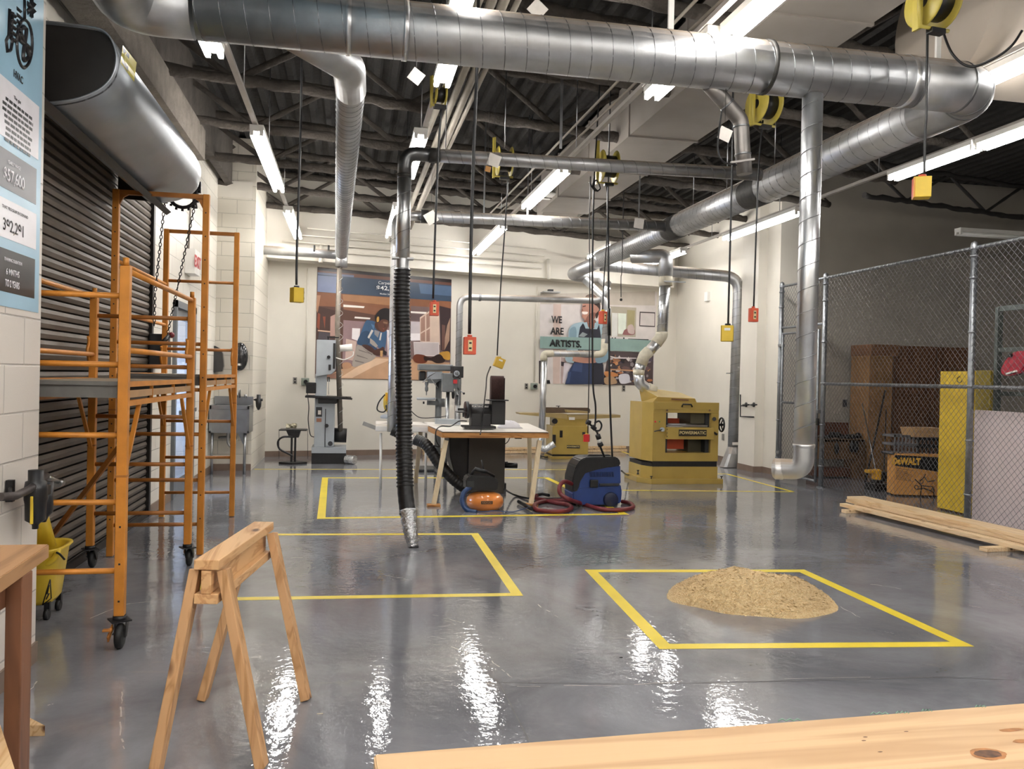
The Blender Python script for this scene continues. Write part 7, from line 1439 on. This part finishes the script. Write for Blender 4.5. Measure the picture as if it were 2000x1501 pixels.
def crate(u0, v0, u1, v1, y, label, m):
    a, b = P(u0, v0, Y=y), P(u1, v1, Y=y); mb = MB(); t = .02; x0, x1, z0, z1 = a.x, b.x, b.z, a.z; y1 = y + .28
    for z in (z0, (z0 + z1) / 2 - .01, z1 - .03):
        mb.bx((x0, y, z), (x1, y + t, z + .03), m); mb.bx((x0, y, z), (x0 + t, y1, z + .03), m); mb.bx((x1 - t, y, z), (x1, y1, z + .03), m); mb.bx((x0, y1 - t, z), (x1, y1, z + .03), m)
    n = 6
    for k in range(n + 1): x = x0 + (x1 - x0 - t) * k / n; mb.bx((x, y, z0), (x + t * .7, y + t, z1), m)
    mb.bx((x0, y, z0), (x1, y1, z0 + .01), m); return tag(mb.build('milk_crate'), label, 'crate')
CRG = mat('grey_crate', '6c6c70', .5, 0, .06, 8)
crate(1748, 849, 1793, 888, 10.02, 'grey plastic milk crate on top of the carton, left one', CRG); crate(1795, 855, 1840, 891, 9.97, 'dark plastic crate on top of the carton, under the tray', mat('dark_crate', '2c2c30', .5))
mb = MB(); a, b = P(1781, 835, Y=9.95), P(1842, 854, Y=9.95); mb.prism([(a.x + .04, 9.95, b.z), (b.x, 9.95, b.z), (b.x, 9.95, a.z), (a.x, 9.95, a.z)], (0, .25, 0), mat('beige_tray', 'b89468', .55), .004); tag(mb.build('beige_tray'), 'beige tray lying on the dark crate behind the fence', 'tray')
# brooms, low bench, yellow tool
for (u0, v0, u1, v1, lb) in ((1729, 762, 1698, 905, 'black broom handle leaning against the tall wooden cabinet'), (1684, 787, 1699, 862, 'thin grey rod leaning left of the broom handle'), (1731, 800, 1727, 905, 'thin dark stick leaning beside the broom handle')):
    tag(MB().cyl(P(u0, v0, Y=11.8), (lambda a, b: a + (b - a) * ((a.z - .01) / (a.z - b.z)))(P(u0, v0, Y=11.8), P(u1, v1, Y=11.3)), .014 if v0 < 780 else .009, BLACKM if v0 != 787 else STEEL, 8).build('broom_handle'), lb, 'handle')
lb = thing('low_bench', P(1640, 900, Y=11.9), 'low wooden bench with dark hanging bags at the back of the cage', 'bench')
yl = 11.9; g = lambda u, v, dy=0: P(u, v, Y=yl + dy)
BW = mat('bench_brown', '6e5238', .6, 0, .1, 8); BW2 = mat('bench_rust', '5a3524', .6, 0, .1, 8)
mb = MB(); mb.bx((g(1600, 850).x, yl + .3, g(1600, 852).z), (g(1679, 850).x, yl + .34, g(1600, 826).z), BW2); mb.bx((g(1600, 850).x, yl, g(1600, 896).z), (g(1690, 850).x, yl + .03, g(1600, 858).z), BW); mb.bx((g(1600, 850).x, yl, g(1600, 862).z), (g(1690, 850).x, yl + .35, g(1600, 857).z), BW); mb.build('seat_board', lb)
mb = MB(); mb.bx((g(1671, 850).x, yl, 0), (g(1690, 850).x, yl + .3, g(1600, 860).z), BW); mb.bx((g(1600, 850).x, yl + .1, .02), (g(1670, 850).x, yl + .35, g(1600, 915).z), BW2); mb.build('side_panel', lb)
m = MB(); random.seed(2)
for k in range(8): c = g(1606 + k * 10, 852 + random.uniform(-4, 3), .15); m._ell(c, .5, BLACK, 10, (.12, .1, .1))
for u, v in ((1634, 875), (1664, 872), (1672, 872)): m._ell(g(u, v, -.05), .5, BLACK, 10, (.08, .08, .2))
tag(m.build('pile_of_dark_bags'), 'row of small dark bags on the low bench in the cage', 'bags', kind='stuff')
yt_ = thing('yellow_power_tool', P(1710, 925, Y=10.6), 'yellow power tool on a black stand near the floor behind the fence', 'power tool')
g = lambda u, v, dy=0: P(u, v, Y=10.55 + dy); YT = mat('tool_yellow', 'dba62a', .4)
mb = MB(); mb.box(g(1700, 920), (.13, .12, .05), YT, None, .015); mb.box(g(1712, 926), (.09, .12, .15), YT, None, .02); mb.build('housing', yt_)
mb = MB(); mb.box(g(1724, 930), (.12, .14, .14), BLACK, None, .03); mb.box(g(1712, 950), (.12, .12, .2), BLACK, None, .01); a = g(1715, 960); mb.bx((a.x - .12, 10.45, 0), (a.x + .14, 10.7, .1), BLACK, .01); mb.build('stand', yt_)
tag(MB().box(P(1650, 787, Y=12.49), (.07, .015, .12), DKGREY).build('outlet_plate'), 'outlet plate on the back wall of the cage', 'outlet')

# ================================================================ CORD REELS, CORDS, OUTLET BOXES
def reel(u, v, Y, label, s=1.0, rz=0):
    c = P(u, v, Y=Y); o = thing('cord_reel', c, label, 'cord reel', None, rz)
    m = MB(); R_ = .15 * s
    for x in (-.07, .07): m.lathe((x * s - .004, 0, 0), (1, 0, 0), [(.04, 0), (R_, 0), (R_ * 1.05, .008), (R_, .012), (.04, .012)], REEL, 28)
    m.cyl((-.07 * s, 0, 0), (.07 * s, 0, 0), R_ * .7, BLACK, 24); m.build('spool', o, False)
    m = MB(); m.tube([(-.12 * s, 0, .24 * s), (-.12 * s, -.02, 0), (-.12 * s, -.03, -.17 * s), (.09 * s, -.03, -.17 * s)], .012, REEL, 8); m.bx((-.12 * s, -.03, -.18 * s), (-.1 * s, .03, .24 * s), REEL); m.box((0, -.03, -.185 * s), (.1, .05, .03), BLACK); m.build('bracket', o, False)
    MB().cyl((0, 0, .15 * s), (0, 0, 4.9 - c.z), .006, STEEL, 6).build('hanger_rod', o, False); return o
reel(985, 315, 8.6, 'yellow cord reel behind the hose duct, left of centre'); reel(1188, 325, 8.6, 'yellow cord reel behind the hose duct, right of centre', 1.1)
reel(1492, 205, 6.8, 'yellow cord reel behind the main duct near the stub', 1.1, .15); reel(1822, 5, 4.4, 'yellow cord reel at the top edge near the round duct', 1.0, .1)
reel(858, 185, 6.9, 'dark-bracketed yellow cord reel under the strip light above the hose', .6, .15)
def cordbox(uvs, Y, bu, bv, wpx, hpx, c1, c2, side, label, r=.009, tilt=0, face='duplex', top=None):
    """cord hanging at one distance + outlet box; side = which side the second colour shows on"""
    pts = [P(u, v, Y=Y) for u, v in uvs]
    if top: pts = [Vector(pts[0]) + Vector((0, 0, top))] + pts
    o = thing('drop_outlet', P(bu, bv, Y=Y), label, 'outlet box')
    MB().tube(spline(pts, 4), r, BLACK, 8).build('cord', o)
    s = (P(bu + 10, bv, Y=Y) - P(bu, bv, Y=Y)).length / 10; w_, h_ = wpx * s, hpx * s
    R_ = Matrix.Rotation(tilt, 3, 'Y') @ Matrix.Rotation(.5 if side == 'R' else -.5 if side == 'L' else 0, 3, 'Z')
    k = .8 if side else 1
    m = MB(); c = P(bu, bv, Y=Y)
    m.box(c, (w_ * k, w_ * .7, h_), c1, R_, .006)
    if side: m.box(c + R_ @ Vector(((1 if side == 'R' else -1) * w_ * k / 2, 0, 0)), (.012, w_ * .72, h_ * 1.0), c2, R_, .004)
    m.box(c + R_ @ Vector((0, -w_ * .35, 0)), (w_ * k * .98, .01, h_ * .98), c2 if not side else c1, R_, .003)
    m.build('box', o)
    MB().cyl(c + Vector((0, 0, h_ * .48)), c + Vector((0, 0, h_ * .62)), w_ * .2, c2, 12).build('strain_relief', o)
    if face == 'duplex':
        m = MB(); m.box(c + R_ @ Vector((0, -w_ * .37 - .004, 0)), (w_ * .34, .006, h_ * .62), mat('outlet_ivory', 'd8c896', .4), R_)
        for q in (-1, 1): m.box(c + R_ @ Vector((0, -w_ * .37 - .008, q * h_ * .15)), (w_ * .2, .004, h_ * .1), BLACK, R_)
        m.build('duplex_face', o)
    elif face == 'round':
        m = MB()
        for q in (-1, 1): m.cyl(c + R_ @ Vector((w_ * k * .5 + .004, 0, q * h_ * .2)), c + R_ @ Vector((w_ * k * .5 + .014, 0, q * h_ * .2)), w_ * .2, BLACK, 14)
        m.build('sockets', o)
    elif face == 'label':
        MB().box(c + R_ @ Vector((0, -w_ * .36 - .006, h_ * .25)), (w_ * .4, .004, h_ * .16), WHITE, R_).build('paper_label', o)
    return o
cordbox([(590, 60), (588, 200), (585, 330), (580, 480), (579, 556)], 6.5, 579, 576, 27, 30, YEL, NAVY, 'R', 'yellow and blue outlet box hanging at the left, in front of the block wall', face='round', top=1.2)
cordbox([(862, 208), (856, 300), (850, 450), (846, 583)], 6.9, 848, 603, 18, 27, ORG, ORG, '', 'small orange outlet box hanging in front of the carpenter mural')
cordbox([(932, 120), (925, 300), (920, 480), (917, 652)], 5.4, 917, 675, 24, 34, ORG, ORG, '', 'large orange outlet box hanging in the centre of the room', .011, face='duplex', top=.8)
cordbox([(992, 345), (988, 420), (978, 560), (971, 694)], 8.6, 975, 708, 19, 19, mat('amber_box', 'd0a832', .4), mat('amber_box', 'd0a832', .4), '', 'tilted amber outlet box with a plug in it, above the sander', .007, .35, 'label')
cordbox([(1188, 360), (1186, 450), (1180, 540), (1177, 606)], 8.6, 1177, 620, 15, 24, ORG, YEL, 'R', 'small orange outlet box in front of the worker mural', .007, top=1.2)
cordbox([(1432, 170), (1430, 320), (1426, 480), (1422, 635)], 6.6, 1421, 651, 26, 29, YEL, BLACK, 'L', 'yellow outlet box hanging before the right-hand wall duct', .009, 0, 'label', top=.7)
cordbox([(1490, 235), (1482, 320), (1477, 450), (1472, 600)], 6.8, 1471, 615, 15, 25, ORG, ORG, '', 'small orange outlet box hanging beside the right wall column', .008)
cordbox([(1812, 30), (1810, 205), (1807, 260), (1805, 345)], 4.7, 1801, 367, 33, 36, YEL, ORG, 'L', 'yellow and orange outlet box hanging under the long duct at the right', .008, 0, 'none', top=1.0)
cordbox([(1151, 446), (1152, 560), (1151, 700), (1148, 846)], 9.2, 1146, 855, 13, 14, RED, YEL, 'L', 'small red and yellow outlet box low in front of the jointer', .006, 0, 'none', top=.6)
# cords with connectors over the vacuum
o = thing('twist_lock_cord', P(1160, 700, Y=9.2), 'thick black cord with looped connectors hanging left over the vacuum', 'cord')
MB().tube(spline([P(1158, 446, Y=9.2) + Vector((0, 0, .6)), P(1158, 446, Y=9.2), P(1157, 600, Y=9.2), P(1158, 745, Y=9.2), P(1163, 790, Y=9.2), P(1163, 818, Y=9.2), P(1162, 838, Y=9.2), P(1171, 840, Y=9.2), P(1175, 830, Y=9.2), P(1170, 822, Y=9.2), P(1161, 826, Y=9.2)], 8), .011, BLACK, 8).build('cord', o)
MB().tube(spline([P(1148, 823, Y=9.2), P(1156, 832, Y=9.2), P(1165, 842, Y=9.2), P(1168, 850, Y=9.2), P(1172, 870, Y=9.25), P(1181, 893, Y=9.35)], 6), .012, BLACK, 8).build('cord', o)
for (u0, v0, u1, v1, r_) in ((1145, 823, 1153, 826, .028), (1156, 832, 1163, 838, .026), (1167, 848, 1170, 857, .03), (1171, 864, 1174, 871, .032)): MB().cyl(P(u0, v0, Y=9.18), P(u1, v1, Y=9.18), r_, BLACK, 14).build('connector', o)
MB().cyl(P(1169.5, 857, Y=9.18), P(1171, 864, Y=9.18), .024, WHITE, 14).build('white_collar', o)
o = thing('vacuum_drop_cord', P(1190, 700, Y=9.3), 'thick black cord running from the reel down to the blue vacuum', 'cord')
MB().tube(spline([P(1186, 362, Y=9.3), P(1188, 480, Y=9.3), P(1189, 600, Y=9.3), P(1190, 700, Y=9.3), P(1192, 800, Y=9.3), P(1196, 893, Y=9.35)], 6), .012, BLACK, 8).build('cord', o)
MB().cyl(P(1189, 602, Y=9.28), P(1190, 655, Y=9.28), .02, BLACK, 12).build('cable_grip', o)
o = thing('loose_plug_cord', P(1213, 550, Y=12), 'thin black cord with a dangling plug above the planer duct', 'cord'); MB().tube(spline([P(1215, 512, Y=12) + Vector((0, 0, 1.7)), P(1215, 512, Y=12), P(1213, 540, Y=12), P(1213, 580, Y=12)], 5), .007, BLACK, 6).build('cord', o); MB().ball(P(1213, 585, Y=12), .022, BLACK, 12).build('plug', o)
# coil near second reel and stub cord, paper tags
tag(MB().tube(spline([P(1160, 345, Y=8.4) + Vector((.05, 0, 1.3)), P(1160, 345, Y=8.4), P(1152, 355, Y=8.4), P(1162, 372, Y=8.4), P(1172, 368, Y=8.4), P(1165, 352, Y=8.4), P(1158, 362, Y=8.4), P(1168, 374, Y=8.4)], 8), .008, BLACK, 6).build('coiled_cord'), 'small black coiled cord beside the right-of-centre reel', 'cord')
tag(MB().tube(spline([P(1410, 215, Y=5.0), P(1405, 250, Y=5.0), P(1402, 290, Y=5.0), P(1412, 315, Y=5.0), P(1438, 322, Y=5.1)], 8), .006, BLACK, 6).build('tied_cord'), 'thin black cord tied to the short stub duct', 'cord')
def papertag(u, v, Y, sz, rot, label, m=TAGW):
    o = tag(MB().box(P(u, v, Y=Y), (sz, .002, sz), m, Matrix.Rotation(rot, 3, 'Y')).build('card_tag'), label, 'tag')
    c = P(u, v, Y=Y); MB().tube([c + Vector((0, .003, sz * .4)), Vector((c.x, c.y + .003, 4.99))], .0015, BLACK, 4).build('string', o); return o
papertag(813, 149, 6.2, .1, .6, 'square white card tag hanging left of the strip light above the hose'); papertag(965, 313, 7.4, .11, .3, 'white card tag hanging over the hose duct'); papertag(1416, 262, 5.0, .085, .35, 'white card tag on the cord beside the short stub duct'); papertag(1248, 436, 10.2, .13, .1, 'white card tag hanging over the far cross duct'); papertag(953, 330, 7.3, .05, .2, 'small cream tag below the card over the hose duct', CARD); papertag(842, 425, 9.9, .14, 1.0, 'white card above the left end of the far cross duct'); papertag(1050, 18, 5.6, .11, .7, 'white card tag above the main duct near the top edge')
tag(MB().tube(spline([P(1996, 60, Y=4.2), P(1975, 90, Y=4.3), P(1940, 115, Y=4.4), P(1895, 130, Y=4.55), P(1860, 105, Y=4.6), P(1838, 50, Y=4.7)], 8), .008, BLACK, 6).build('sagging_cable'), 'dark cable sagging in front of the round cream duct', 'cable')
